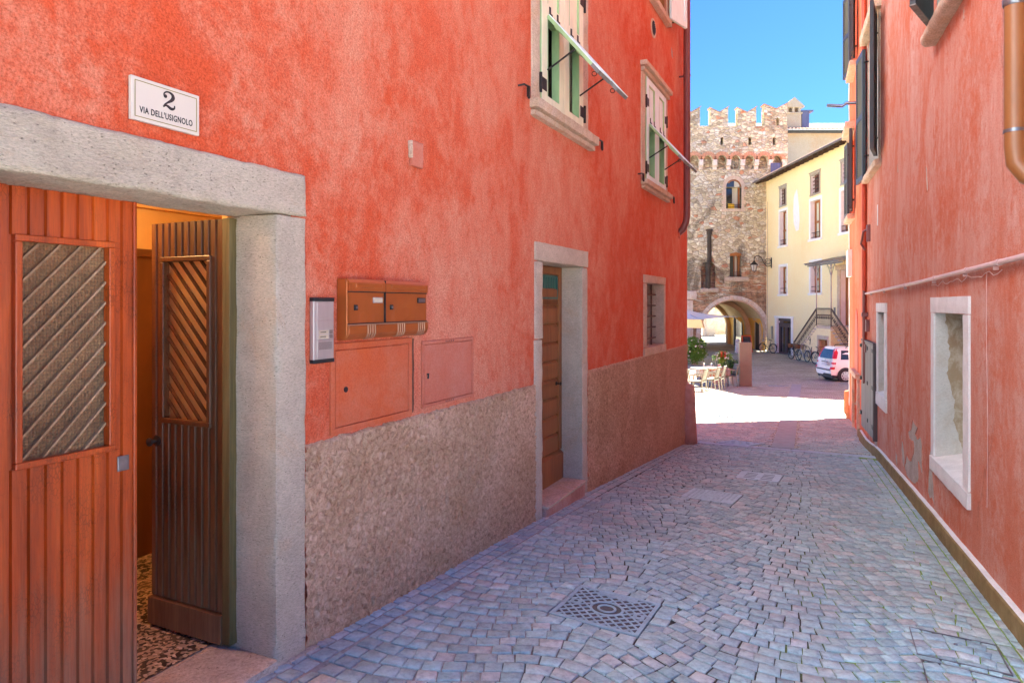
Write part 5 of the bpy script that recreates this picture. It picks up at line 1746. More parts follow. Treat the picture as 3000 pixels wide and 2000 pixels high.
mb = MB(lambda a, b, c: V((a, TY - b, c)))
for c in cxs:      # brick rings
    for k in range(13):
        a0, a1 = math.pi * k / 13 + .03, math.pi * (k + 1) / 13 - .03
        q = [(c + r * math.cos(t), zs0 + r * math.sin(t)) for r, t in ((rr, a0), (rr + .30, a0), (rr + .30, a1), (rr, a1))]
        mb.prism(q, PR_ - .02, PR_ + .02 + .012 * (k % 2))
mb.build('brick_arches', simple('arch_brick', (.56, .27, .16), .9, var=.35, vscale=7), tower)
for c in cxs:
    mb = MB(lambda a, b, c: V((a, TY - b, c)))
    x = c + 1.092 / 2
    mb.rough(x - .17, x + .17, 0, PR_ + .03, 12.62, 13.12, .12, .02, .03, seed=x); mb.rough(x - .15, x + .15, 0, PR_ * .6, 12.33, 12.62, .12, .02, .03, seed=x + 1)
    mb.build('corbel', M['bollard'], tower, smooth=True, angle=50)
# blocked little window in one of the arches
mb = MB(lambda a, b, c: V((a, TY - b, c))); frame_rect_v(mb, 17.45, 17.95, 12.35, 12.98, .05, 0, .06); mb.build('blocked_window', M['greywall'], tower)
# swallow tailed merlons
def merlon(a, b, z0, sh, pk, hole=False, d=.62):
    m_ = (a + b) / 2
    prof = [(a, z0), (b, z0), (b, pk), (m_ + (b - a) * .12, sh - .25), (m_ + .0, sh - .36), (m_ - (b - a) * .12, sh - .25), (a, pk)]
    mb = MB(lambda x, y, z: V((x, TY - y, z)))
    if hole:
        h0, h1, hz = m_ + .02, m_ + .26, z0 + .55
        lp = [(a, z0), (h0, z0), (h0, hz)] + [((h0 + h1) / 2 - .12 * math.cos(t), hz + .12 * math.sin(t)) for t in (.5, 1.05)] + [(m_, sh - .36), (m_ - (b - a) * .12, sh - .25), (a, pk)]
        rp = [(h1, z0), (b, z0), (b, pk), (m_ + (b - a) * .12, sh - .25), (m_, sh - .36)] + [((h0 + h1) / 2 - .12 * math.cos(t), hz + .12 * math.sin(t)) for t in (1.05, 1.8, 2.6)] + [(h1, hz)]
        mb.prism(lp, PR_ - d, PR_); mb.prism(rp, PR_ - d, PR_ - .003)
    else:
        mb.prism(prof, PR_ - d, PR_)
    o = mb.build('merlon', M['rubble'], tower)
    mb = MB(lambda x, y, z: V((x, TY - y, z)))
    for p, q in (((a - .08, pk - .06), (m_, sh - .36)), ((b + .08, pk + .04), (m_, sh - .36))):
        dz = .06
        mb.prism([(p[0], p[1]), (q[0], q[1]), (q[0], q[1] + dz), (p[0], p[1] + dz)], PR_ - d - .05, PR_ + .06)
    mb.build('coping', M['tile'], o)
for a, b in ((11.4, 12.75), (13.35, 14.78), (15.6, 16.99), (17.75, 19.2)): merlon(a, b, 15.75, 17.15, 17.22)
merlon(19.87, 21.62, 15.75, 17.42, 17.50, hole=True, d=.75)
# big round headed window
TT = lambda a, b, c: V((a, TY - b, c))
cw = (AWX0 + AWX1) / 2; rw = (AWX1 - AWX0) / 2; zsp = 11.0
mb = MB(TT)
def arch_ring(mb, cx, cz, r0, r1, w0, w1, n=16, a0=0., a1=math.pi):
    for k in range(n):
        t0, t1 = a0 + (a1 - a0) * k / n + .004, a0 + (a1 - a0) * (k + 1) / n - .004
        q = [(cx + r * math.cos(t), cz + r * math.sin(t)) for r, t in ((r0, t0), (r1, t0), (r1, t1), (r0, t1))]
        mb.prism(q, w0, w1)
arch_ring(mb, cw, zsp, rw, rw + .30, -.3, .05)
for i in range(5):
    z = AWZ0 + i * .34
    for sx in (-1, 1):
        xa = cw + sx * rw; mb.box(min(xa, xa + sx * (.34 if i % 2 else .22)), max(xa, xa + sx * (.34 if i % 2 else .22)), -.3, .04, z + .01, z + .33)
mb.box(AWX0 - .35, AWX1 + .35, -.3, .08, AWZ0 - .22, AWZ0 - .01)
win = mb.build('window', M['stone'], tower, bevel=.01)
win["label"] = 'round headed window with a curtain and a yellow box on its sill'
# arched head: a dark sheet on the wall stands for the shaded recess
mb = MB(TT)
poly = [(cw + (rw + .0) * math.cos(math.pi * k / 18), zsp + rw * math.sin(math.pi * k / 18)) for k in range(19)]
mb.prism(poly, .0, .012); mb.build('window_head', M['glass'], win)
mb = MB(TT); mb.box(AWX0, AWX1, -.49, -.47, AWZ0, AWZ1); mb.build('pane', M['glass'], win)
mb = MB(TT); mb.box(AWX0 + .62, AWX1 - .16, -.46, -.44, AWZ0, AWZ1); mb.prism([p for p in [(AWX0 + .62, zsp), (AWX1 - .16, zsp)] + [(cw + (rw - .14) * math.cos(t), zsp + (rw - .14) * math.sin(t)) for t in (.3, .6, .9, 1.2, 1.5)] if p[0] > AWX0 + .6], .012, .02); mb.build('curtain', M['curtain'], win)
mb = MB(TT); mb.box(AWX1 - .14, AWX1 - .02, -.45, -.36, AWZ0, AWZ1); arch_ring(mb, cw, zsp, rw - .13, rw - .02, .012, .03, 14, 0, math.pi * .8); mb.box(AWX0 + .02, AWX0 + .10, -.45, -.4, AWZ0, AWZ1); mb.build('sash', M['wood_brown'], win)
mb = MB(TT)
for z in (AWZ0 + .12, AWZ0 + .30): mb.tube([(AWX0, .02, z), (AWX1, .02, z)], .015, 6)
for i in range(9): mb.tube([(AWX0 + .1 + i * .127, .02, AWZ0), (AWX0 + .1 + i * .127, .02, AWZ0 + .3)], .008, 5)
mb.build('railing', M['iron'], win)
yb = MB(TT); yb.box(17.12, 17.60, -.2, .0, 9.31, 9.68)
tag(yb.build('planter_box', M['yellowbox'], bevel=.02), 'bright yellow box behind the railing of the tower window', 'box')
# square window
mb = MB(TT); mb.rough(16.78, 18.75, -.1, .12, 3.52, 3.90, .12, .03, .05, seed=61)
w2 = mb.build('window', M['stone_d'], tower, smooth=True, angle=60); w2["label"] = 'square dark window over the archway with a heavy sill'
mb = MB(TT); mb.box(17.23, 18.14, -.49, -.47, 3.92, 5.72); mb.build('pane', M['glass'], w2)
mb = MB(TT); mb.box(17.95, 18.10, -.46, -.30, 3.92, 5.6); mb.box(17.66, 17.72, -.46, -.44, 3.92, 5.6); mb.build('sash', M['wood_brown'], w2)
mb = MB(TT); mb.box(17.76, 17.93, -.465, -.45, 3.92, 5.6); mb.build('curtain', M['curtain'], w2)
mb = MB(TT)
for z in (4.0, 4.28): mb.tube([(17.23, .0, z), (18.14, .0, z)], .014, 6)
for i in range(7): mb.tube([(17.3 + i * .127, .0, 3.92), (17.3 + i * .127, .0, 4.28)], .008, 5)
mb.build('railing', M['iron'], w2)
mb = MB(TT); mb.prism([(17.23, 5.55), (18.14, 5.55), (18.14, 5.72), (17.95, 5.80), (17.68, 5.84), (17.42, 5.80), (17.23, 5.72)], .0, .02); mb.build('window_head', M['wood_brown'], w2)
# flue in its niche
mb = MB(TT)
for x in (15.42, 15.66):
    pass
mb.lathe([(.20, 2.95), (.20, 5.05)], 14, (15.50, .02, 0)); mb.lathe([(.17, 5.05), (.17, 7.2), (.22, 7.28), (.22, 7.5), (.26, 7.55), (.26, 7.66)], 14, (15.60, .02, 0))
mb.build('flue', simple('sooty_flue', (.06, .048, .038), .9, var=.5, vscale=3), tower, smooth=True)
mb = MB(TT); mb.rough(14.85, 16.3, -.1, .22, 2.66, 3.02, .12, .03, .05, seed=63); mb.build('niche_sill', M['stone_d'], tower, smooth=True, angle=60)
mb = MB(TT)
mb.prism([(14.95, 5.05), (15.20, 5.05), (14.95, 4.75)], -.15, .004); mb.prism([(16.1, 5.05), (15.85, 5.05), (16.1, 4.75)], -.15, .004)
mb.build('niche_head', M['rubble'], tower)
mb = MB(TT); mb.rough(13.6, 14.6, -.1, .15, 2.1, 2.8, .15, .03, .05, seed=64); mb.rough(13.75, 14.3, 0, .18, -2.6, 2.05, .15, .02, .04, seed=65); mb.rough(14.88 - .33, 14.88, -.3, .06, -2.6, -.3, .15, .03, .05, seed=66)
mb.build('pilaster', M['bollard'], tower, smooth=True, angle=60)
# archivolt
mb = MB(TT); arch_ring(mb, AX, AZ, AR + .0, AR + .30, -.05, .07, 30, -.12, math.pi + .12); mb.build('archivolt', M['bollard'], tower, bevel=.015)
mb = MB(TT); arch_ring(mb, AX, AZ, AR - .10, AR + .0, -.45, -.02, 30, -.3, math.pi + .3); mb.build('inner_arch', M['warmstone'], tower)
# passage, running a little to the right of straight on
SK = lambda d: .075 * d
def passage(mb, d0, d1, r, th0, th1, n=26, mi=0):
    for k in range(n):
        t0, t1 = th0 + (th1 - th0) * k / n, th0 + (th1 - th0) * (k + 1) / n
        P = [(AX + SK(d) + r * math.cos(t), TY + d, AZ + r * math.sin(t)) for d, t in ((d0, t0), (d0, t1), (d1, t1), (d1, t0))]
        mb.add(P, [(0, 1, 2, 3)], mi)
mb = MB()
passage(mb, .4, 12, AR, .42, math.pi - .42)
mb.build('vault', M['vault'], tower, smooth=True)
mb = MB()
for sx in (-1, 1):
    t = .42
    pr = [(sx * AR, -2.6), (sx * AR, AZ)] + [(sx * AR * math.cos(t * k / 5), AZ + AR * math.sin(t * k / 5)) for k in range(1, 6)]
    for p, q in zip(pr, pr[1:]):
        mb.add([(AX + SK(.4) + p[0], TY + .4, p[1]), (AX + SK(.4) + q[0], TY + .4, q[1]), (AX + SK(12) + q[0], TY + 12, q[1]), (AX + SK(12) + p[0], TY + 12, p[1])], [(0, 1, 2, 3)])
mb.build('passage_wall', M['ochre'], tower, smooth=True)
for d, zb in ((4.6, -.85), (11.5, -2.6)):     # cross ribs and their pendants
    mb = MB()
    for k in range(24):
        t0, t1 = math.pi * k / 24, math.pi * (k + 1) / 24
        P = []
        for dd in (d, d + .55):
            for r in (AR - .34, AR + .02):
                for t in (t0, t1): P.append((AX + SK(dd) + r * math.cos(t), TY + dd, AZ + r * math.sin(t)))
        mb.add(P, [(0, 1, 3, 2), (4, 5, 7, 6), (0, 1, 5, 4), (2, 3, 7, 6)])
    for sx in (-1, 1):
        x0 = AX + SK(d) + sx * (AR - .34); x1 = AX + SK(d) + sx * (AR + .05)
        mb.box(min(x0, x1), max(x0, x1), TY + d, TY + d + .55, zb, AZ + .02)
    mb.build('rib', M['vault'], tower, smooth=True, angle=40)
# side doors inside the passage
PX = lambda d: AX + SK(d) + AR
mb = MB()
d0, d1 = 1.3, 2.9
mb.box(PX(d0) - .10, PX(d0) + .1, TY + d0, TY + d0 + .30, -2.2, .4); mb.box(PX(d1) - .12, PX(d1) + .1, TY + d1 - .28, TY + d1, -2.2, .4); mb.box(PX(d0) - .12, PX(d0) + .2, TY + d0, TY + d1, .4, .65)
dw = mb.build('passage_door', M['warmstone'], tower)
mb = MB(); mb.box(PX(d0) - .03, PX(d0) + .15, TY + d0 + .3, TY + d1 - .28, -2.2, .4); mb.build('leaf', M['dark_wood'], dw)
mb = MB(); mb.box(PX(d0) - .03, PX(d0) + .2, TY + d0 + .1, TY + d1 - .3, .75, 1.3); mb.build('grille', M['black'], dw)
mb = MB(); mb.box(PX(7.3) - .05, PX(9) + .1, TY + 7.2, TY + 9.1, -2.3, 1.5); mb.build('shop_door', M['glass'], tower)
mb = MB(); mb.box(PX(8.9) - .25, PX(8.9) + .1, TY + 9.1, TY + 9.3, -2.3, 1.7); mb.box(PX(7.2) - .1, PX(7.2) + .1, TY + 7.05, TY + 7.2, -2.3, 1.6); mb.build('shop_frame', M['slate_wood'], tower)
# rear mass so the passage stays roofed
mb = MB(); mb.box(X0 + .1, X1 - .1, TY + .6, TY + 12, 2.6, 12.3); mb.box(X0 + .1, AX - AR - .02, TY + .5, TY + 12, -2.6, 2.6); mb.build('core', M['rubble'], tower)

# ------------------------------------------------------------------ arcade seen through the archway
arc_h = thing('arcade_building', 'stone arcade with broad piers in the light beyond the archway', 'building', (24, 86, -2.4))
mb = MB()
mb.box(8, 45, 86, 88, 1.9, 10); mb.build('wall', M['greywall'], arc_h)
xs = [12.5, 16.7, 20.6, 24.35, 28.2, 32.5]
for x in xs:
    mb = MB(); mb.rough(x, x + 1.15, 85.6, 87.6, -3, 1.9, .3, .04, .06, seed=x); mb.build('pier', M['bollard'], arc_h, smooth=True, angle=50)
mb = MB()
for a, b in zip(xs, xs[1:]):
    c, r = (a + 1.15 + b) / 2, (b - a - 1.15) / 2
    n = 14
    for k in range(n):
        t0, t1 = math.pi * k / n, math.pi * (k + 1) / n
        x0, x1 = c + r * math.cos(t1), c + r * math.cos(t0)
        z0, z1 = .5 + r * math.sin(t1), .5 + r * math.sin(t0)
        for y in (86., 87.6): mb.quad((x0, y, z0), (x1, y, z1), (x1, y, 2.2), (x0, y, 2.2))
        mb.quad((x0, 86, z0), (x1, 86, z1), (x1, 87.6, z1), (x0, 87.6, z0))
mb.build('arches', M['ochre'], arc_h)
mb = MB(); mb.rough(27.3, 33, 92, 92.6, -3, 6, .4, .05, .05, seed=3)
tag(mb.build('stone_wall', M['bollard'], smooth=True, angle=50), 'pale coursed stone wall at the far end behind the arcade', 'wall')

# ------------------------------------------------------------------ cream house
XF = 20.12
FY = lambda a, w, z: V((XF - w, a, z))       # a = world y, w out to the left
yh = thing('cream_house', 'cream stuccoed house with brown windows and a long overhanging eave', 'house', (XF, 45, -1.9))
cols = [(50.0, 51.3, 49.8, 51.5), (44.5, 46.0, 44.3, 46.25), (40.5, 41.75, 40.3, 41.95)]
holes = []
for i, (a0, a1, _, _) in enumerate(cols):
    holes += [(a0 + .15, a1 - .1, 9.1, 10.35, .3), (a0, a1, 6.1, 8.65, .38)]
    if i < 2: holes.append((a0, a1, 2.5, 4.52, .38))
holes += [(49.2, 51.85, -2.2, .70, .25), (40.25, 41.75, .46, 3.85, .35)]
mb = MB(FY); mb.wall(25.5, 54, -2.6, 11.6, holes, mr=1)
mb.quad((25.5, 0, -2.6), (28.5, -9, -2.6), (28.5, -9, 13), (25.5, 0, 11.5)); mb.quad((54, 0, -2.6), (54, -8, -2.6), (54, -8, 13), (54, 0, 11.6))
mb.build('wall', [M['yellow'], M['white_paint']], yh)
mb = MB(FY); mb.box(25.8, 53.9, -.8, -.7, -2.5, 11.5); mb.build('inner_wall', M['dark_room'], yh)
ROOF = .30
rz = lambda w: 11.30 + (.95 - w) * ROOF
mb = MB(FY)
cor = lambda w, a: (a, w, rz(w))
A_ = 25.1
vs = [(A_, .95, rz(.95)), (54.4, .95, rz(.95)), (54.4, -8, rz(-8)), (A_ - 3.6, -8, rz(-8))]
mb.add(vs + [(p[0], p[1], p[2] + .09) for p in vs], [(0, 1, 2, 3), (4, 5, 6, 7), (0, 1, 5, 4), (1, 2, 6, 5), (2, 3, 7, 6), (3, 0, 4, 7)])
roof = mb.build('roof', M['tile'], yh)
a = A_ + .3
while a < 54.2:
    mb = MB(FY)
    mb.prism([(1.0, rz(1.0) - .16), (1.0, rz(1.0) - .01), (-.02, rz(-.02) - .01), (-.02, rz(-.02) - .17)], a, a + .12, axis=0)
    mb.build('rafter', M['dark_wood'], roof)
    a += .72
mb = MB(FY)
for i in range(7): mb.box(A_, 54.3, .0 + i * .13, .125 + i * .13, rz(.06 + i * .13) - .03, rz(.06 + i * .13) - .005)
mb.build('soffit_boards', M['dark_wood'], roof)
mb = MB(FY); mb.tube([(A_, 1.05, rz(.95) + .02), (54.4, 1.05, rz(.95) + .02)], .075, 10); mb.build('gutter', M['zinc'], roof, smooth=True)
mb = MB(FY)
a = A_
while a < 54.3: mb.lathe([(.07, 0), (.075, .5)], 8, (0, 0, 0)) if False else mb.tube([(a, .96, rz(.96) + .10), (a, -.6, rz(-.6) + .11)], .07, 6); a += .22
mb.build('roof_tiles', M['tile'], roof, smooth=True)
for i, (a0, a1, b0, b1) in enumerate(cols):
    # small grilled attic window
    mb = MB(FY); g0, g1 = a0 + .15, a1 - .1
    mb.box(g0 - .14, g0 - .001, -.02, .03, 9.1, 10.35); mb.box(g1 + .001, g1 + .14, -.02, .03, 9.1, 10.35); mb.box(g0 - .16, g1 + .16, -.02, .05, 10.352, 10.52); mb.box(g0 - .16, g1 + .16, -.02, .05, 8.97, 9.098); mb.box(g0 - .22, g1 + .22, -.02, .09, 10.52, 10.57)
    w = mb.build('window', M['greywall'], yh); w["label"] = ('far', 'middle', 'near')[i] + ' attic window with an iron grille'
    mb = MB(FY); mb.box(g0, g1, -.29, -.27, 9.1, 10.35); mb.build('pane', M['glass'], w)
    mb = MB(FY)
    for k in range(5): mb.box(g0, g1, -.13, -.10, 9.2 + k * .25, 9.25 + k * .25)
    for k in range(4): mb.box(g0 + .1 + k * .25, g0 + .16 + k * .25, -.12, -.09, 9.1, 10.35)
    mb.build('grille', M['rust'], w)
    for lvl, (c0, c1) in enumerate(((6.1, 8.65), (2.5, 4.52))):
        if lvl and i == 2: continue
        mb = MB(FY)
        mb.box(a0 - .2, a0 - .001, -.01, .02, c0, c1); mb.box(a1 + .001, a1 + .2, -.01, .02, c0, c1); mb.box(a0 - .2, a1 + .2, -.01, .02, c1 + .001, c1 + .2); mb.box(a0 - .26, a1 + .26, -.01, .09, c0 - .15, c0 - .001)
        w = mb.build('window', M['white_paint'], yh); w["label"] = ('far', 'middle', 'near')[i] + (' lower' if lvl else ' tall') + ' window with a brown frame'
        mb = MB(FY); mb.box(a0, a1, -.38, -.36, c0, c1); mb.build('pane', M['glass'], w)
        mb = MB(FY); am = (a0 + a1) / 2
        frame_rect_v(mb, a0, am, c0, c1, .13, -.36, -.28); frame_rect_v(mb, am, a1, c0, c1, .13, -.36, -.28); mb.box(a0, a1, -.36, -.27, c0 + (c1 - c0) * .42, c0 + (c1 - c0) * .42 + .14)
        mb.build('sash', M['wood_brown'], w)
        mb = MB(FY); mb.box(a0 + .13, am - .05, -.355, -.35, c0 + .1, c1 - .1); mb.box(am + .13, a1 - .13, -.355, -.35, c0 + .1, c1 - .1); mb.build('curtain', M['curtain'], w)
        mb = MB(FY)
        for z in (c0 + .12, c0 + .42): mb.tube([(a0, -.06, z), (a1, -.06, z)], .02, 6)
        if not lvl:
            for k in range(6): mb.tube([(a0 + .12 + k * .22, -.06, c0 + .1), (a0 + .12 + k * .22, -.06, c0 + .42)], .011, 5)
        mb.build('railing', M['iron'], w)
# glazed ground floor door
mb = MB(FY); mb.box(51.851, 52.2, -.01, .03, -2.2, .70); mb.box(48.85, 49.199, -.01, .03, -2.2, .70); mb.box(48.75, 52.3, -.01, .05, .701, .86)
gd = mb.build('glazed_door', M['white_paint'], yh)
mb = MB(FY); mb.box(49.2, 51.85, -.25, -.23, -2.2, .7); mb.build('pane', M['glass'], gd)
mb = MB(FY); frame_rect_v(mb, 49.2, 50.52, -2.0, .2, .16, -.23, -.15); frame_rect_v(mb, 50.53, 51.85, -2.0, .2, .16, -.23, -.15); mb.box(49.2, 51.85, -.23, -.14, .2, .34); mb.box(49.2, 51.85, -.23, -.13, .5, .7); mb.box(49.2, 51.85, -.2, .02, -2.2, -1.93)
mb.build('door_frame', M['plum_wood'], gd)
mb = MB(FY); mb.box(52.6, 52.95, 0, .05, -.95, .05); mb.build('name_plaque', M['zinc'], yh)
# upper landing door
mb = MB(FY); mb.box(41.751, 42.15, -.02, .05, .46, 3.85); mb.box(39.85, 40.249, -.02, .05, .46, 3.85); mb.box(39.7, 42.3, -.02, .08, 3.851, 4.15)
ld = mb.build('landing_door', M['warmstone'], yh)
mb = MB(FY); mb.box(40.25, 41.75, -.33, -.28, .46, 3.85); mb.box(40.9, 41.0, -.29, -.2, .46, 3.8); mb.build('leaf', M['wood_brown'], ld)
mb = MB(FY); mb.box(42.45, 42.62, 0, .04, 1.1, 1.55); mb.build('bell_plate', M['zinc'], yh)
# streak of white filler on the facade
mb = MB(FY)
blot(mb, [(48.2, 9.9), (48.05, 9.4), (47.85, 8.6), (47.75, 7.6), (47.9, 6.95), (48.35, 6.9), (48.75, 7.5), (48.85, 8.4), (48.75, 9.4)], .002, .006); mb.build('filler_patch', M['white_paint'], yh)
mb = MB(FY); mb.tube([(53.7, .03, 9.8), (53.68, .03, 6.5), (53.72, .03, 3.), (53.68, .03, -1.5)], .02, 5); mb.build('cable', M['stone_d'], yh)
# lower house and wall, right of the tower's shoulder
# ------------------------------------------------------------------ outside stair
XS = 18.55
FS = lambda a, w, z: V((XS - w, a, z))
gy0 = G(18.5, 42)
stair = thing('stone_staircase', 'stone double staircase with wrought iron railing and small canopy against the cream house', 'staircase', (19.2, 41, gy0))
LZ = .46
mb = MB(FS)
mb.box(39.75, 41.65, -1.55, .0, LZ - .16, LZ); mb.build('landing', M['stone'], stair, bevel=.01)
n = 12
for k in range(n):
    z1 = LZ - (k + 1) * (LZ - gy0) / (n + 1); a0 = 41.66 + k * .285; b0 = 39.74 - k * .285
    mb = MB(FS); mb.box(a0, a0 + .33, -1.5, .03, z1 - .10, z1); mb.build('step', M['stone'], stair, bevel=.006)
    mb = MB(FS); mb.box(b0 - .33, b0, -1.5, .03, z1 - .10, z1); mb.build('step', M['stone'], stair, bevel=.006)
mb = MB(FS)
mb.prism([(41.66, gy0 - .4), (41.66, LZ - .26), (45.0, gy0 - .02), (45.0, gy0 - .4)], -1.5, -.005)
mb.box(41.45, 41.66, -1.5, -.003, gy0 - .4, LZ - .16); mb.box(39.75, 39.95, -1.5, -.003, gy0 - .4, LZ - .16); mb.box(39.95, 41.45, -1.5, -.003, -.35, LZ - .16)
mb.build('side_wall', M['yellow'], stair)
mb = MB(FS); mb.box(41.28, 41.46, -.1, .02, gy0 - .3, -.352); mb.box(39.96, 40.12, -.1, .02, gy0 - .3, -.352); mb.box(39.96, 41.46, -.1, .03, -.352, -.12)
sd = mb.build('cellar_door', M['stone'], stair)
mb = MB(FS); mb.box(40.12, 41.28, -.45, -.40, gy0 - .3, -.36); mb.build('leaf', M['door2'], sd)
# railing
def rail_run(mb, p0, p1, nb, h):
    """balustrade between two floor points (a, z)"""
    (a0, z0), (a1, z1) = p0, p1
    mb.tube([(a0, -.03, z0 + h), (a1, -.03, z1 + h)], .035, 8)
    for dz in (.08, h * .52, h - .10): mb.tube([(a0, -.03, z0 + dz), (a1, -.03, z1 + dz)], .014, 5)
    for i in range(nb):
        t = (i + .5) / nb; a = a0 + (a1 - a0) * t; z = z0 + (z1 - z0) * t
        mb.tube([(a, -.03, z + .08), (a, -.03, z + h)], .013, 5)
        mb.ball((a, -.03, z + h * .45), (.03, .03, .05), 4); mb.ball((a, -.03, z + h * .62), (.035, .035, .06), 4)
        if i % 2 == 0:
            mb.tube([(a - .05, -.03, z + h * .40), (a - .08, -.03, z + h * .5), (a - .02, -.03, z + h * .58), (a + .05, -.03, z + h * .5), (a + .02, -.03, z + h * .42)], .011, 5)
mb = MB(FS)
rail_run(mb, (41.65, LZ + .03), (45.0, gy0 + .05), 22, 1.02)
rail_run(mb, (39.75, LZ + .0), (41.65, LZ + .0), 13, 1.03)
rail_run(mb, (39.75, LZ + .03), (36.4, gy0 + .05), 22, 1.02)
for a, z in ((41.65, LZ), (39.75, LZ), (45.0, gy0 + .05)): mb.tube([(a, -.03, z - .05), (a, -.03, z + 1.1)], .03, 8)
mb.build('railing', M['rail_iron'], stair)
mb = MB(FS)
rail_run(mb, (36.5, gy0 + .05), (39.75, LZ + .03), 20, 1.02)
for i, p in enumerate(mb.v): mb.v[i] = p + V((1.35, 0, 0))
mb.build('railing', M['rail_iron'], stair)
mb = MB(FS)
for a in (41.65, 39.75):
    mb.tube([(a, -.03, LZ + 1.0), (a, -.03, 4.15)], .035, 8)
    for sx in (-1, 1):
        mb.tube([(a, -.03, 3.35), (a + sx * .12, -.03, 3.55), (a + sx * .30, -.03, 3.9), (a + sx * .45, -.03, 4.1)], .018, 6)
        mb.tube([(a + sx * .2, -.03, 3.95), (a + sx * .12, -.03, 3.82), (a + sx * .05, -.03, 3.95), (a + sx * .14, -.03, 4.05)], .014, 6)
        mb.tube([(a + sx * .45, -.03, 4.08), (a + sx * .52, -.03, 3.98), (a + sx * .45, -.03, 3.92)], .012, 6)
mb.build('canopy_post', M['zinc'], stair)
mb = MB(FS)
for i in range(8):
    a0 = 38.3 + i * .55
    mb.prism([(.25, 4.16), (.25, 4.24), (-1.6, 4.62), (-1.6, 4.52)], a0, a0 + .50, axis=0); mb.prism([(.28, 4.22), (.28, 4.28), (-1.6, 4.68), (-1.6, 4.62)], a0 + .38, a0 + .58, axis=0)
mb.box(38.3, 42.7, -.02, .08, 4.08, 4.17)
mb.build('canopy_roof', M['zinc'], stair)
# spray painted scrawl (abstract loops)
mb = MB(FS)
def scrawl(pts, r=.022): mb.tube([(a, .004, z) for a, z in smooth_pts(pts, [0] * len(pts), 5)[0]], r, 5)
scrawl([(43.0, -1.0), (43.35, -.85), (43.5, -1.2), (43.3, -1.55), (43.05, -1.45), (43.1, -1.15), (43.3, -1.2)])
scrawl([(42.9, -1.5), (42.75, -1.2), (42.55, -1.45), (42.7, -1.6), (42.9, -1.35)])
scrawl([(42.7, -.9), (42.45, -1.1), (42.3, -1.55)]); scrawl([(42.25, -.9), (42.3, -1.3), (42.1, -1.6)])
scrawl([(42.45, -.35), (42.6, -.25), (42.65, -.42), (42.5, -.5), (42.4, -.38), (42.5, -.75)]); scrawl([(43.9, -1.45), (43.7, -1.3), (43.6, -1.4)])
mb.build('graffiti', M['graffiti'], stair)

# wall lantern
lt = thing('wall_lantern', 'black wrought iron lantern on a curled bracket between tower and cream house', 'lantern', (XF, 52.9, 4.9))
mb = MB()
by = 52.9
mb.box(XF - .05, XF + .01, by - .06, by + .06, 4.55, 5.35)
pts = smooth_pts([(XF - .03, 4.75), (XF - .35, 4.68), (XF - .6, 4.95), (XF - .78, 5.3), (XF - 1.05, 5.48), (XF - 1.3, 5.4), (XF - 1.36, 5.2)], [0] * 7, 6)[0]
mb.tube([(x, by, z) for x, z in pts], .03, 7)
mb.tube([(XF - .3 + .22 * math.cos(t), by, 5.05 + .22 * math.sin(t)) for t in [k * .5 for k in range(13)]], .018, 6)
mb.tube([(XF - .28 + .12 * math.cos(t), by, 5.02 + .12 * math.sin(t)) for t in [k * .6 for k in range(11)]], .014, 6)
mb.tube([(XF - .03, by, 5.2), (XF - .2, by, 5.25)], .014, 6)
mb.build('bracket', M['iron'], lt)
mb = MB(); c = (XF - 1.36, by, 4.3)
mb.lathe([(.03, .9), (.05, .8), (.10, .72), (.30, .52), (.31, .48)], 6, c); mb.lathe([(.13, -.02), (.15, .02), (.03, .0), (.02, -.12)], 6, c)
for k in range(6):
    a = 2 * math.pi * k / 6
    mb.tube([(c[0] + .14 * math.cos(a), c[1] + .14 * math.sin(a), c[2]), (c[0] + .27 * math.cos(a), c[1] + .27 * math.sin(a), c[2] + .5)], .015, 5)
mb.build('lantern_frame', M['iron'], lt)
mb = MB(); mb.lathe([(.12, .01), (.25, .49)], 6, c); mb.build('lantern_glass', simple('frosted_lantern_glass', (.55, .52, .45), .3), lt)

# ------------------------------------------------------------------ grey house behind
gh = thing('grey_house', 'grey rendered house with a tiled roof behind the cream one', 'house', (27, 61, -2))
mb = MB(); mb.wall(21.9, 40, -2, 17.0, [], w=61); mb.box(21.9, 40, 61.01, 70, -2, 17.0); mb.build('wall', M['greywall'], gh)
mb = MB()
mb.prism([(60.35, 17.0), (60.35, 17.12), (66, 19.2), (70.5, 17.2), (70.5, 17.0)], 20.3, 40.5, axis=0); rf = mb.build('roof', M['tile'], gh)
mb = MB()
for i in range(62):
    x = 20.4 + i * .33
    mb.tube([(x, 60.32, 17.18), (x, 62.6, 18.0)], .11, 6)
mb.build('roof_tiles', M['tile'], rf, smooth=True)
mb = MB(); mb.tube([(20.3, 60.2, 17.05), (40.5, 60.2, 17.05)], .12, 10); mb.box(20.3, 40.5, 60.28, 60.36, 16.85, 17.1); mb.build('gutter', M['slate_wood'], rf, smooth=True)
mb = MB()
mb.box(24.55, 25.85, 61.0, 62.0, 17.2, 18.75); mb.box(24.45, 25.95, 60.9, 62.1, 18.75, 18.85)
for x in (24.6, 25.15, 25.7): mb.box(x - .1, x + .1, 61.0, 62.0, 18.85, 19.3)
mb.prism([(24.25, 19.3), (26.1, 19.3), (26.1, 19.4), (25.2, 20.2), (24.25, 19.4)], 60.85, 62.1)
mb.build('chimney', M['greywall'], rf)
mb = MB(); mb.box(25.95, 26.6, 61.1, 62, 17.3, 18.95); mb.box(25.9, 26.95, 61.0, 62.1, 18.95, 19.08); mb.build('flue_box', M['bluewood'], rf)
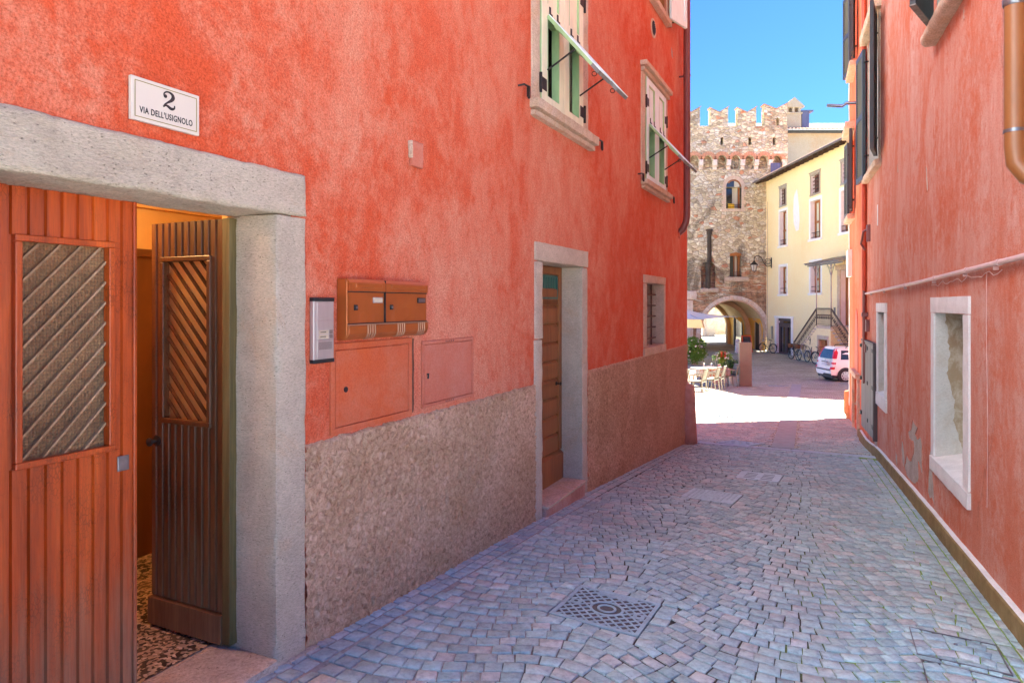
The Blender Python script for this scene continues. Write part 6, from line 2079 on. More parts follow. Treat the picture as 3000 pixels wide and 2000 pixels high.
# brick lean-to beside the tower
mb = MB()
mb.box(21.75, 21.95, 55, 60.9, 9, 13.1); mb.wall(21.7, 25.5, 8, 12.95, [(23.0, 23.7, 12.2, 12.85, .3), (24.1, 24.9, 12.2, 12.85, .3)], w=57)
for i, p in enumerate(mb.v): pass
lt_ = mb.build('brick_attic', simple('attic_brick', (.42, .17, .10), .9, var=.4, vscale=5), gh)
mb = MB(); mb.box(21.7, 25.8, 56.6, 60.9, 13.0, 13.25); mb.box(22.9, 25, 57.3, 57.4, 12, 12.9)
for i in range(12): mb.tube([(21.9 + i * .33, 56.55, 13.2), (21.9 + i * .33, 58, 13.5)], .11, 6)
mb.build('attic_roof', simple('dark_tile', (.13, .08, .06), .9, var=.5, vscale=4), lt_)
# blue shutter in the last arch of the tower
mb = MB(TT)
for i in range(4): mb.box(20.32 + i * .19, 20.50 + i * .19, PR_ + .0, PR_ + .06, 11.6, 12.83)
mb.build('blue_shutter', M['bluewood'], tower)
mb = MB(TT); mb.rough(20.55, 21.68, PR_ - .02, PR_ + .05, 13.55, 13.78, .1, .01, .02, seed=70); mb.build('pale_quoin', M['bollard'], tower)
# ------------------------------------------------------------------ street furniture
z = G(9.17, 26.85)
tm = thing('totem', 'tall taupe metal totem pillar on a thin base plate beside the cafe tables', 'totem', (9.17, 26.85, z))
def rotT(x, y, z, a):
    ca, sa = math.cos(a), math.sin(a)
    return lambda p, q, r: V((x + ca * p - sa * q, y + sa * p + ca * q, z + r))
T = rotT(9.17, 26.85, z, -.12)
mb = MB(T); mb.box(-.235, .235, -.10, .10, .02, .82); mb.build('lower_panel', M['totem'], tm, bevel=.006)
mb = MB(T); mb.box(-.235, .235, -.10, .10, .828, 1.74); mb.box(-.23, .23, -.095, .095, .8, .84); mb.build('upper_panel', M['totem'], tm, bevel=.006)
mb = MB(T); mb.box(-.30, .36, -.22, .2, -.02, .02); mb.build('base_plate', M['zinc'], tm)

# stone bollard and chalk board under the archway
bz = G(17.2, 52)
mb = MB(); mb.lathe([(.23, -.05), (.20, .3), (.175, .78), (.17, .80), (.185, .83), (.185, .9), (.16, 1.0), (.09, 1.05), (.02, 1.06)], 8, (17.18, 52.0, bz))
tag(mb.build('stone_bollard', M['bollard'], smooth=True, angle=40), 'worn white stone bollard with a rounded head before the archway', 'bollard')
z = G(18.0, 52.6)
ab = thing('chalk_board', 'orange red framed chalk board standing behind the totem under the archway', 'sign', (18.05, 52.6, z))
for s, nm in ((-1, 'panel'), (1, 'back_panel')):
    T = lambda a, b, c, s=s: V((18.05 + a, 52.6 + s * (.34 - c * .24) + b, z + c))
    mb = MB(T); frame_rect_v(mb, -.37, .37, .05, 1.30, .09, -.02, .02); fr = mb.build('frame', M['redpaint'], ab)
    mb = MB(T); mb.box(-.28, .28, -.012, .012, .14, 1.21); bd = mb.build(nm, M['black'], fr)
    if s < 0:
        mb = MB(T)
        r_ = random.Random(4)
        for k in range(4):
            a = -.2
            while a < .18:
                l = r_.uniform(.03, .09); mb.tube([(a, -.016, 1.10 - k * .12), (a + l * .3, -.016, 1.14 - k * .12 - r_.uniform(0, .03)), (a + l * .6, -.016, 1.09 - k * .12), (a + l, -.016, 1.12 - k * .12)], .006, 4); a += l + .03
        mb.build('chalk_writing', M['alu'], bd)

# ------------------------------------------------------------------ cafe
def make_chair():
    c = thing('cafe_chair', 'x', 'chair', (0, 0, 0), 'cream stacking chairs at the cafe tables')
    for x, y in ((.20, .22), (.20, -.22), (-.22, .22), (-.22, -.22)):
        mb = MB()
        if x > 0: mb.tube([(x + .03, y, 0), (x + .01, y, .45), (x - .01, y, .64)], [.016, .021, .019], 8)
        else: mb.tube([(x - .05, y, 0), (x, y, .45)], [.016, .021], 8)
        mb.build('leg', M['chair'], c, smooth=True)
    mb = MB()
    def fn(a, b): 
        x, y = -.23 + .46 * a, -.225 + .45 * b
        return (x, y, .452 - .018 * math.sin(math.pi * a) * math.sin(math.pi * b))
    mb.grid(fn, 8, 8); mb.box(-.235, .235, -.23, .23, .415, .432); mb.build('seat', M['chair'], c, smooth=True)
    mb = MB()
    def fb(a, b):
        z = .46 + .40 * b; y = -.205 + .41 * a
        return (-.215 - .10 * b - .025 * math.sin(math.pi * a), y, z)
    mb.grid(fb, 8, 6)
    n0 = len(mb.v)
    bk = mb.build('backrest', M['chair_back'], c, smooth=True)
    so = bk.modifiers.new('Solidify', 'SOLIDIFY'); so.thickness = .018
    mb = MB(); 
    for y in (-.215, .215): mb.tube([(-.22, y, .44), (-.27, y, .66), (-.325, y, .875)], .019, 8)
    mb.tube([(-.325, -.215, .875), (-.345, 0, .885), (-.325, .215, .875)], .017, 8); mb.build('back_frame', M['chair'], c, smooth=True)
    for y in (-.235, .235):
        mb = MB(); mb.tube([(-.265, y, .655), (.0, y * 1.03, .668), (.19, y, .645)], [.018, .021, .02], 8); mb.build('armrest', M['chair'], c, smooth=True)
    return c
ch0 = make_chair()
LBL = ['cream armchair nearest the lane with its back to the viewer',
       'cream armchair with its back to the viewer, middle of the row of three',
       'cream armchair at the far end of the row of three, by the checked cloth',
       'shaded cream armchair between checked cloth and taupe totem',
       'cream chair across the near table, only its backrest rising above',
       'cream armchair half hidden by the corner of the red house']
SPOTS = [(6.24, 22.98, 146), (6.99, 24.10, 146), (7.43, 24.85, 150), (8.42, 26.55, 183), (6.35, 27.4, -40), (5.35, 22.1, 140)]
for i, ((x, y, a), lb_) in enumerate(zip(SPOTS, LBL)):
    o = ch0 if i == 0 else copy_tree(ch0)
    o["label"] = lb_
    o.location = on(x, y, .012); o.rotation_euler = (0, 0, R_(a))

def table(x, y, ang, L_, W_, lab, lab_c, over, seed):
    z = G(x, y)
    T = rotT(x, y, z, ang)
    t = thing('cafe_table', lab, 'table', (x, y, z), 'cafe tables on the piazza')
    mb = MB(T); mb.box(-L_ / 2, L_ / 2, -W_ / 2, W_ / 2, .70, .728); mb.build('table_top', M['wood_brown'], t)
    for a in (-1, 1):
        for b in (-1, 1):
            mb = MB(T); mb.tube([(a * (L_ / 2 - .06), b * (W_ / 2 - .06), 0), (a * (L_ / 2 - .06), b * (W_ / 2 - .06), .70)], .02, 8); mb.build('leg', M['iron'], t)
    r = random.Random(seed)
    c = thing('tablecloth', lab_c, 'tablecloth', (x, y, z + .74))
    def cloth(l, w, drop, zt, wav):
        mb = MB(T)
        per = []
        n = 72
        for k in range(n):
            a = 2 * math.pi * k / n
            # rounded rectangle
            ca, sa = math.cos(a), math.sin(a)
            m_ = max(abs(ca) / (l / 2), abs(sa) / (w / 2))
            per.append((ca / m_, sa / m_))
        vs = [(0, 0, zt)] + [(p[0] * .99, p[1] * .99, zt) for p in per]
        for lv in (1, 2, 3):
            for k, p in enumerate(per):
                f = 1.0 + (.02 + .03 * math.sin(k * 1.1 + seed) + .02 * math.sin(k * 2.7)) * lv / 3
                vs.append((p[0] * f + .012, p[1] * f, zt - drop * lv / 3 * (1 + .12 * math.sin(k * .55 + seed) * (lv == 3))))
        fs = [(0, 1 + k, 1 + (k + 1) % n) for k in range(n)]
        for lv in range(3):
            for k in range(n):
                fs.append((1 + lv * n + k, 1 + lv * n + (k + 1) % n, 1 + (lv + 1) * n + (k + 1) % n, 1 + (lv + 1) * n + k))
        mb.add(vs, fs)
        return mb
    cloth(L_ + .02, W_ + .02, .30, .734, 0).build('under_cloth', M['cloth_w'], c, smooth=True)
    cloth(L_ * .86, W_ + .05, .36, .742, 0).build('over_cloth', over, c, smooth=True)
    return T, z
AN = math.atan2(.83, .55)
T, z1 = table(5.75, 23.75, AN, 1.6, .8, 'cafe table laid for guests, nearer the lane', 'white cloth with patterned top cloth hanging from the nearer table', M['pattern'], 3)
def on_table(T, a, b, kind, lab, x):
    p = T(a, b, .75)
    if kind == 'glass':
        o = thing('wine_glass', lab, 'glass', p, 'glasses on the cafe tables')
        mb = MB(); mb.lathe([(.035, 0), (.035, .004), (.005, .008), (.005, .07), (.03, .10), (.036, .14), (.03, .17)], 12, p); mb.build('bowl', M['clear'], o, smooth=True)
    elif kind == 'plate':
        mb = MB(); mb.lathe([(.07, 0), (.12, .015), (.125, .02), (.07, .008)], 18, p); o = mb.build('plate', M['marble'], smooth=True); tag(o, lab, 'plate', 'plates on the cafe tables')
    else:
        o = thing('menu_holder', lab, 'menu', p)
        mb = MB(); mb.box(p.x - .06, p.x + .06, p.y - .012, p.y + .012, p.z, p.z + .13); mb.build('card', M['cloth_w'], o); mb = MB(); mb.box(p.x - .065, p.x + .065, p.y - .02, p.y + .02, p.z, p.z + .03); mb.build('foot', M['wood_brown'], o)
on_table(T, -.2, .1, 'glass', 'wine glass on the nearer cafe table, at its middle', 0)
on_table(T, .45, -.1, 'glass', 'wine glass at the far end of the nearer cafe table', 0)
on_table(T, .2, .2, 'plate', 'white plate on the nearer cafe table', 0)
T, z2 = table(7.75, 26.75, AN - .75, 1.3, .8, 'cafe table with a checked cloth, nearer the totem', 'orange and white checked cloth over the table by the totem', M['check'], 8)
on_table(T, -.2, .1, 'glass', 'wine glass on the checked cafe table, to the left', 0)
on_table(T, .15, .15, 'glass', 'wine glass on the checked cafe table, in its middle', 0)
on_table(T, .35, -.1, 'menu', 'small white menu card on the checked table', 0)

# parasol
zp = G(10.9, 42.8)
pr = thing('parasol', 'large white square parasol with a hanging valance over the cafe', 'parasol', (10.87, 42.8, zp))
apex = V((10.87, 42.8, 1.42))
cs_ = [V((11.07, 40.0, .85)), V((14.35, 43.4, .95)), V((10.67, 45.6, .9)), V((8.07, 42.6, .85))]
mb = MB()
vs, fs = [], []
n = 8
for i in range(4):
    a, b = cs_[i], cs_[(i + 1) % 4]
    base = len(vs)
    for k in range(n + 1):
        for j in range(n + 1):
            t = k / n; s_ = j / n
            e = a + (b - a) * s_
            p = apex + (e - apex) * t
            p.z -= .10 * math.sin(math.pi * s_) * t * (-.4) + .12 * math.sin(math.pi * t)
            vs.append(tuple(p))
    for k in range(n):
        for j in range(n):
            fs.append((base + k * (n + 1) + j, base + k * (n + 1) + j + 1, base + (k + 1) * (n + 1) + j + 1, base + (k + 1) * (n + 1) + j))
mb.add(vs, fs); mb.build('canopy', M['canvas'], pr, smooth=True)
val = simple('cream_valance', (.80, .62, .30), .8, var=.05)
mb = MB()
a, b = cs_[3], cs_[0]
for k in range(10):
    p, q = a + (b - a) * k / 10, a + (b - a) * (k + 1) / 10
    mb.add([tuple(p), tuple(q), (q.x + .12, q.y - .1, q.z - .50), (p.x + .12, p.y - .1, p.z - .50)], [(0, 1, 2, 3)])
mb.add([tuple(b), tuple(b + V((.12, -.1, -.50))), tuple(b + V((.30, .2, -.50))), tuple(b + V((.12, .15, 0)))], [(0, 1, 2, 3)])
mb.build('valance', val, pr)
mb = MB(); mb.tube([(10.87, 42.8, zp), (10.87, 42.8, 1.4)], .05, 10); mb.build('pole', M['alu'], pr)
mb = MB()
for c in cs_: mb.tube([tuple(apex + V((0, 0, -.15))), tuple(c + V((0, 0, -.04)))], .02, 6)
mb.build('ribs', M['alu'], pr)
mb = MB(); mb.box(10.4, 11.3, 42.4, 43.2, zp, zp + .12); mb.build('base', M['stone_d'], pr)

# ------------------------------------------------------------------ plants
def leaves(c, rx, ry, rz_, n, size, seed, clumps=9, long=1.):
    r = random.Random(seed)
    mb = MB()
    cl = [(V((r.gauss(0, .5) * rx, r.gauss(0, .5) * ry, r.uniform(-.7, .8) * rz_)), r.uniform(.35, .6)) for _ in range(clumps)]
    for i in range(n):
        cc, cr = r.choice(cl)
        d = V((r.gauss(0, 1), r.gauss(0, 1), r.gauss(0, 1))).normalized()
        p = cc + V((d.x * rx, d.y * ry, d.z * rz_)) * cr * (r.random() ** .4)
        k = math.sqrt((p.x / rx) ** 2 + (p.y / ry) ** 2 + (p.z / rz_) ** 2)
        if k > 1.1: continue
        p = V(c) + p
        out = (p - V(c)).normalized() + V((r.gauss(0, .5), r.gauss(0, .5), r.gauss(.25, .5)))
        out.normalize()
        s = out.orthogonal().normalized()
        a = r.uniform(0, 6.28); s = (s * math.cos(a) + out.cross(s) * math.sin(a))
        tdir = (out * .5 + s.cross(out) * .9).normalized()
        l = size * r.uniform(.7, 1.3) * long; w = size * r.uniform(.35, .5)
        g = r.random(); col = (g, g, g)
        mb.add([tuple(p), tuple(p + tdir * l * .5 + s * w - out * .01), tuple(p + tdir * l), tuple(p + tdir * l * .5 - s * w - out * .01)], [(0, 1, 2), (0, 2, 3)], 0, col)
    return mb
def flowers(c, rx, ry, rz_, n, size, seed, top=False):
    r = random.Random(seed); mb = MB()
    for i in range(n):
        d = V((r.gauss(0, 1), r.gauss(0, 1), r.gauss(.3, 1))).normalized()
        p = V(c) + V((d.x * rx, d.y * ry, d.z * rz_)) * r.uniform(.8, 1.02)
        for k in range(5):
            a = k * 1.256 + r.random()
            u = d.orthogonal().normalized(); w = d.cross(u)
            e = (u * math.cos(a) + w * math.sin(a)) * size; f = (u * math.cos(a + .9) + w * math.sin(a + .9)) * size
            mb.add([tuple(p + d * .02), tuple(p + e), tuple(p + (e + f) * .62 + d * .01), tuple(p + f)], [(0, 1, 2, 3)])
    return mb
z = G(11.0, 40.6)
b = thing('bush', 'big round bush with white blossoms in a pot left of the archway', 'bush', (10.75, 40.4, z))
leaves((10.7, 40.4, z + .80), .80, .75, .78, 4200, .10, 5, 16).build('crown', M['leaf'], b, recalc=False)
flowers((10.7, 40.4, z + .85), .80, .74, .72, 45, .045, 6).build('blossom', M['petal_w'], b, recalc=False)
mb = MB()
r_ = random.Random(2)
for k in range(7): mb.tube([(10.72, 40.4, z + .2), (10.7 + r_.uniform(-.3, .3), 40.4 + r_.uniform(-.3, .3), z + .7), (10.7 + r_.uniform(-.6, .6), 40.4 + r_.uniform(-.5, .5), z + 1.25)], [.03, .02, .008], 6)
mb.build('stems', M['dark_wood'], b)
mb = MB(); mb.lathe([(.22, 0), (.30, .34), (.32, .36), (.27, .36), (.25, .3)], 16, (10.7, 40.4, z)); mb.build('pot', M['pot'], b, smooth=True)

z = G(8.9, 28.6)
fp = thing('flower_planter', 'cream planter with white flowers and two red blooms behind the tables', 'plant', (8.85, 28.7, z))
leaves((8.85, 28.75, z + 1.02), .46, .35, .30, 1500, .075, 15, 10).build('foliage', M['leaf_light'], fp, recalc=False)
flowers((8.85, 28.75, z + 1.03), .44, .35, .30, 60, .034, 16).build('white_flower', M['petal_w'], fp, recalc=False)
mb = MB()
for dx in (-.10, .04):
    for k in range(9):
        zz = z + 1.1 + k * .028
        for j in range(6):
            a = j * 1.05 + k
            e = V((math.cos(a), math.sin(a), .4)) * .055; f = V((math.cos(a + .8), math.sin(a + .8), .4)) * .055
            p = V((8.85 + dx, 28.5, zz)); mb.add([tuple(p), tuple(p + e), tuple(p + (e + f) * .7), tuple(p + f)], [(0, 1, 2, 3)])
mb.build('red_flower', M['petal_r'], fp, recalc=False)
mb = MB(); mb.box(8.35, 9.3, 28.45, 29.05, 0 + z, z + .62); mb.box(8.31, 9.34, 28.41, 29.09, z + .62, z + .70); mb.build('box', M['pot'], fp, bevel=.02)
mb = MB()
for k in range(14): mb.tube([(8.45 + k * .06, 28.75, z + .65), (8.45 + k * .06 + .02, 28.7, z + .95)], .008, 5)
mb.build('stems', M['leaf_grass'], fp)

z = G(9.05, 27.75)
gp = thing('grass_plant', 'dark narrow leaved plant in a cream pot next to the totem', 'plant', (9.02, 27.8, z))
mb = MB(); r_ = random.Random(9)
for k in range(420):
    a = r_.uniform(0, 6.28); l = r_.uniform(.35, .75); h = r_.uniform(.25, .62)
    p0 = V((9.0 + r_.gauss(0, .06), 27.8 + r_.gauss(0, .06), z + .40)); d = V((math.cos(a), math.sin(a), 0))
    p1 = p0 + d * l * .35 + V((0, 0, h)); p2 = p0 + d * l * .65 + V((0, 0, h * .9)); s = V((-d.y, d.x, 0)) * .011
    g = r_.random()
    mb.add([tuple(p0 - s), tuple(p0 + s), tuple(p1 + s), tuple(p1 - s), tuple(p2)], [(0, 1, 2, 3), (3, 2, 4)], 0, (g, g, g))
mb.build('leaves', M['leaf_grass'], gp, recalc=False)
mb = MB(); mb.lathe([(.16, 0), (.21, .40), (.23, .42), (.19, .42), (.17, .36)], 16, (9.0, 27.8, z)); mb.build('pot', M['pot'], gp, smooth=True)

# ------------------------------------------------------------------ bicycles
def wheel(mb_t, mb_s, cx, r):
    mb_t.tube([(cx + r * math.cos(2 * math.pi * k / 28), 0, r + r * math.sin(2 * math.pi * k / 28) + .0) for k in range(28)], .021, 7, closed=True)
    mb_s.tube([(cx + (r - .035) * math.cos(2 * math.pi * k / 28), 0, r + (r - .035) * math.sin(2 * math.pi * k / 28)) for k in range(28)], .012, 5, closed=True)
    for k in range(14):
        a = 2 * math.pi * k / 14
        mb_s.tube([(cx, .03 * (-1) ** k, r), (cx + (r - .03) * math.cos(a), 0, r + (r - .03) * math.sin(a))], .0025, 4)
    mb_s.tube([(cx, -.05, r), (cx, .05, r)], .022, 8)
def make_bike(label, paint, group, step=False, basket=False, fender=True):
    b = thing('bicycle', label, 'bicycle', (0, 0, 0), group)
    r = .345
    for cx in (0, 1.06):
        t, s = MB(), MB(); wheel(t, s, cx, r)
        w = t.build('wheel', M['rubber'], b, smooth=True); s.build('rim', M['zinc'], w, smooth=True)
    mb = MB()
    bb = (.43, 0, .29); seat = (.28, 0, .82); head0, head1 = (.90, 0, .66), (.86, 0, .84)
    for y in (-.055, .055):
        mb.tube([(0, y, r), (bb[0], y * .5, bb[2])], .010, 6); mb.tube([(0, y, r), (.305, y * .3, .74)], .009, 6)
    mb.tube([bb, seat], .017, 8); mb.tube([bb, head0], .019, 8)
    mb.tube([(.36, 0, .52), (.60, 0, .45), head0] if step else [(.295, 0, .78), (.865, 0, .80)], .016, 8)
    mb.tube([head0, head1], .022, 8); mb.build('frame', paint, b, smooth=True)
    mb = MB(); mb.tube([seat, (.265, 0, .93)], .013, 8); mb.build('seat_post', M['zinc'], b)
    mb = MB(); mb.ball((.20, 0, .95), (.09, .085, .03), 8); mb.ball((.34, 0, .955), (.11, .03, .025), 8); mb.build('saddle', M['black'], b, smooth=True)
    mb = MB()
    for y in (-.06, .06): mb.tube([(1.06, y, r), (.985, y, .50), (.905, y * .6, .66)], .012, 6)
    mb.tube([head1, (.835, 0, .96)], .013, 8); mb.build('fork', paint, b, smooth=True)
    mb = MB(); mb.tube([(.66, -.29, .99), (.78, -.25, 1.03), (.86, -.10, 1.0), (.84, 0, .96), (.86, .10, 1.0), (.78, .25, 1.03), (.66, .29, .99)], .012, 7)
    for y in (-.29, .29): mb.tube([(.66, y, .99), (.56, y * 1.0, .965)], .018, 7)
    mb.tube([(.86, -.12, 1.0), (.95, -.05, 1.08)], .006, 5); mb.build('handlebar', M['black'], b, smooth=True)
    mb = MB(); mb.lathe([(.09, -.004), (.09, .004)], 20, (bb[0], -.05, bb[2]), axis='y'); mb.tube([(.43, -.075, .29), (.55, -.075, .17)], .009, 6); mb.tube([(.43, .075, .29), (.31, .075, .41)], .009, 6); mb.tube([(.43, -.08, .29), (.43, .08, .29)], .014, 6)
    mb.box(.51, .60, -.15, -.075, .16, .18); mb.box(.26, .35, .075, .15, .40, .42)
    mb.tube([(.0, -.05, .38), (.43, -.05, .38)], .005, 4); mb.tube([(.0, -.05, .31), (.43, -.05, .205)], .005, 4); mb.build('crankset', M['zinc'], b)
    if fender:
        for cx, a0, a1 in ((0, .2, 3.0), (1.06, .3, 2.5)):
            mb = MB(); vs, fs = [], []
            for k in range(15):
                a = a0 + (a1 - a0) * k / 14
                for y in (-.03, 0, .03): vs.append((cx + (r + .045 + (.008 if y == 0 else 0)) * math.cos(a), y, r + (r + .045 + (.008 if y == 0 else 0)) * math.sin(a)))
            for k in range(14):
                for j in range(2): fs.append((k * 3 + j, k * 3 + j + 1, k * 3 + j + 4, k * 3 + j + 3))
            mb.add(vs, fs); mb.build('mudguard', paint, b, smooth=True)
    mb = MB(); mb.tube([(.40, .06, .28), (.33, .20, .01)], .009, 6); mb.build('kickstand', M['alu'], b)
    mb = MB(); mb.lathe([(.018, 0), (.022, .02), (.005, .03)], 8, (-.41, 0, .55), axis='x'); mb.box(-.40, -.38, -.03, .03, .66, .70); mb.build('rear_light', M['lightred'], b)
    if basket:
        mb = MB()
        for c0, c1, yy, z0, z1 in ((.92, 1.18, .15, .74, .98),):
            for k in range(6):
                zz = z0 + (z1 - z0) * k / 5; e = .02 * k
                mb.tube([(c0 - e * .5, -yy - e * .5, zz), (c1 + e, -yy - e * .5, zz), (c1 + e, yy + e * .5, zz), (c0 - e * .5, yy + e * .5, zz)], .008, 5, closed=True)
            for k in range(8):
                t = k / 7; mb.tube([(c0 + (c1 - c0) * t, -yy, z0), (c0 + (c1 - c0) * t + .05 * t, -yy - .05, z1)], .006, 4); mb.tube([(c0 + (c1 - c0) * t, yy, z0), (c0 + (c1 - c0) * t + .05 * t, yy + .05, z1)], .006, 4)
            mb.box(c0, c1, -yy, yy, z0 - .005, z0 + .005); mb.box(c1 - .004, c1 + .006, -yy, yy, z0, z1)
        mb.build('basket', M['wicker'], b)
    return b
def put_bike(b, x, y, ang, lean=0.):
    b.location = on(x, y); b.rotation_euler = (R_(lean), 0, R_(ang))
GRP = 'bicycles parked by the staircase and archway'
# front wheel towards the left in the picture
put_bike(make_bike('black gents bicycle with bare mudguards leaning by the graffiti wall', M['bikeblack'], GRP), 18.30, 39.55, 106, 3)
put_bike(make_bike('silver and black bicycle with a front basket at the foot of the staircase', M['bikesilver'], GRP, step=True, basket=True), 18.28, 42.3, 96, 5)
put_bike(make_bike('dark ladies bicycle with a wicker basket in front of the glazed door', M['bikeblack'], GRP, step=True, basket=True), 18.55, 43.9, 100, 4)
put_bike(make_bike('bicycle leaning on the cream corner beside the archway', M['bikeblack'], GRP, step=True), 19.72, 51.6, 116, 4)

# ------------------------------------------------------------------ white hatchback
cz = G(14.9, 30.4) - .0
car = thing('parked_car', 'small white hatchback with tall red tail lamp parked across the piazza', 'car', (13.85, 30.4, cz))
TC = lambda x, y, z: V((13.85 + x, 30.4 + y, cz + z))       # nose towards +x, right side is -y
#  half profile: (y, z) with x shift at the tail
sec = [(.66, .20), (.76, .32), (.785, .55), (.785, .72), (.765, .95), (.70, 1.22), (.60, 1.42), (.45, 1.50), (0, 1.53)]
tail = [.16, .03, .0, .06, .10, .19, .27, .33, .34]
nose = [.10, .02, .0, .04, .25, 1.05, 1.35, 1.55, 1.6]
nzs = [.22, .34, .55, .70, .93, .98, 1.40, 1.50, 1.53]
mb = MB(TC)
Lc = 3.54
stations = []
def ring_at(xs, zz=None, ys=None):
    pts = [(xs[i], -sec[i][0] * (ys or 1), (zz or [s_[1] for s_ in sec])[i]) for i in range(9)]
    return pts + [(p[0], -p[1], p[2]) for p in reversed(pts[:-1])]
st_x = [[t for t in tail], [max(t, .30) + .05 for t in tail], [.62] * 9, [1.0] * 9, [1.4] * 9, [1.9] * 9, [2.25] * 9]
rings = [ring_at(st_x[0], ys=.93)] + [ring_at(x) for x in st_x[1:]]
bz_ = [s_[1] for s_ in sec]
rings.append(ring_at([2.45] * 9, bz_[:5] + [1.20, 1.38, 1.46, 1.49]))
rings.append(ring_at([2.75] * 9, bz_[:4] + [.93, .97, 1.0, 1.02, 1.03]))
rings.append(ring_at([3.2] * 9, bz_[:4] + [.88, .90, .92, .93, .94]))
rings.append(ring_at([Lc - .1, Lc, Lc, Lc - .02, Lc - .12, Lc - .14, Lc - .15, Lc - .16, Lc - .16], bz_[:4] + [.80, .82, .84, .85, .86], .92))
m = len(rings[0])
vs = [p for r_ in rings for p in r_]
fs = [(i * m + k, i * m + k + 1, (i + 1) * m + k + 1, (i + 1) * m + k) for i in range(len(rings) - 1) for k in range(m - 1)]
fs += [tuple(range(m))[::-1], tuple(range((len(rings) - 1) * m, len(rings) * m))]
fs += [(i * m + m - 1, i * m, (i + 1) * m, (i + 1) * m + m - 1) for i in range(len(rings) - 1)]
mb.add(vs, fs)
body = mb.build('body', M['carpaint'], car, smooth=True, angle=28)
def side_y(z): return itp(z, [(s_[1], s_[0]) for s_ in sec])
def side_panel(poly, d, mat_, name, parent, sd=-1, th=.012):
    mb = MB(TC)
    out = [(x, sd * (side_y(z) + d), z) for x, z in poly]; inn = [(x, sd * (side_y(z) + d - th), z) for x, z in poly]
    n = len(poly)
    mb.add(out + inn, [tuple(range(n)), tuple(range(2 * n - 1, n - 1, -1))] + [(i, (i + 1) % n, n + (i + 1) % n, n + i) for i in range(n)])
    return mb.build(name, mat_, parent)
def tail_x(z): return itp(z, [(s_[1], t) for s_, t in zip(sec, tail)])
def rear_panel(poly, d, mat_, name, parent, th=.012):
    mb = MB(TC)
    out = [(tail_x(z) - d, y, z) for y, z in poly]; inn = [(tail_x(z) - d + th, y, z) for y, z in poly]
    n = len(poly)
    mb.add(out + inn, [tuple(range(n)), tuple(range(2 * n - 1, n - 1, -1))] + [(i, (i + 1) % n, n + (i + 1) % n, n + i) for i in range(n)])
    return mb.build(name, mat_, parent)
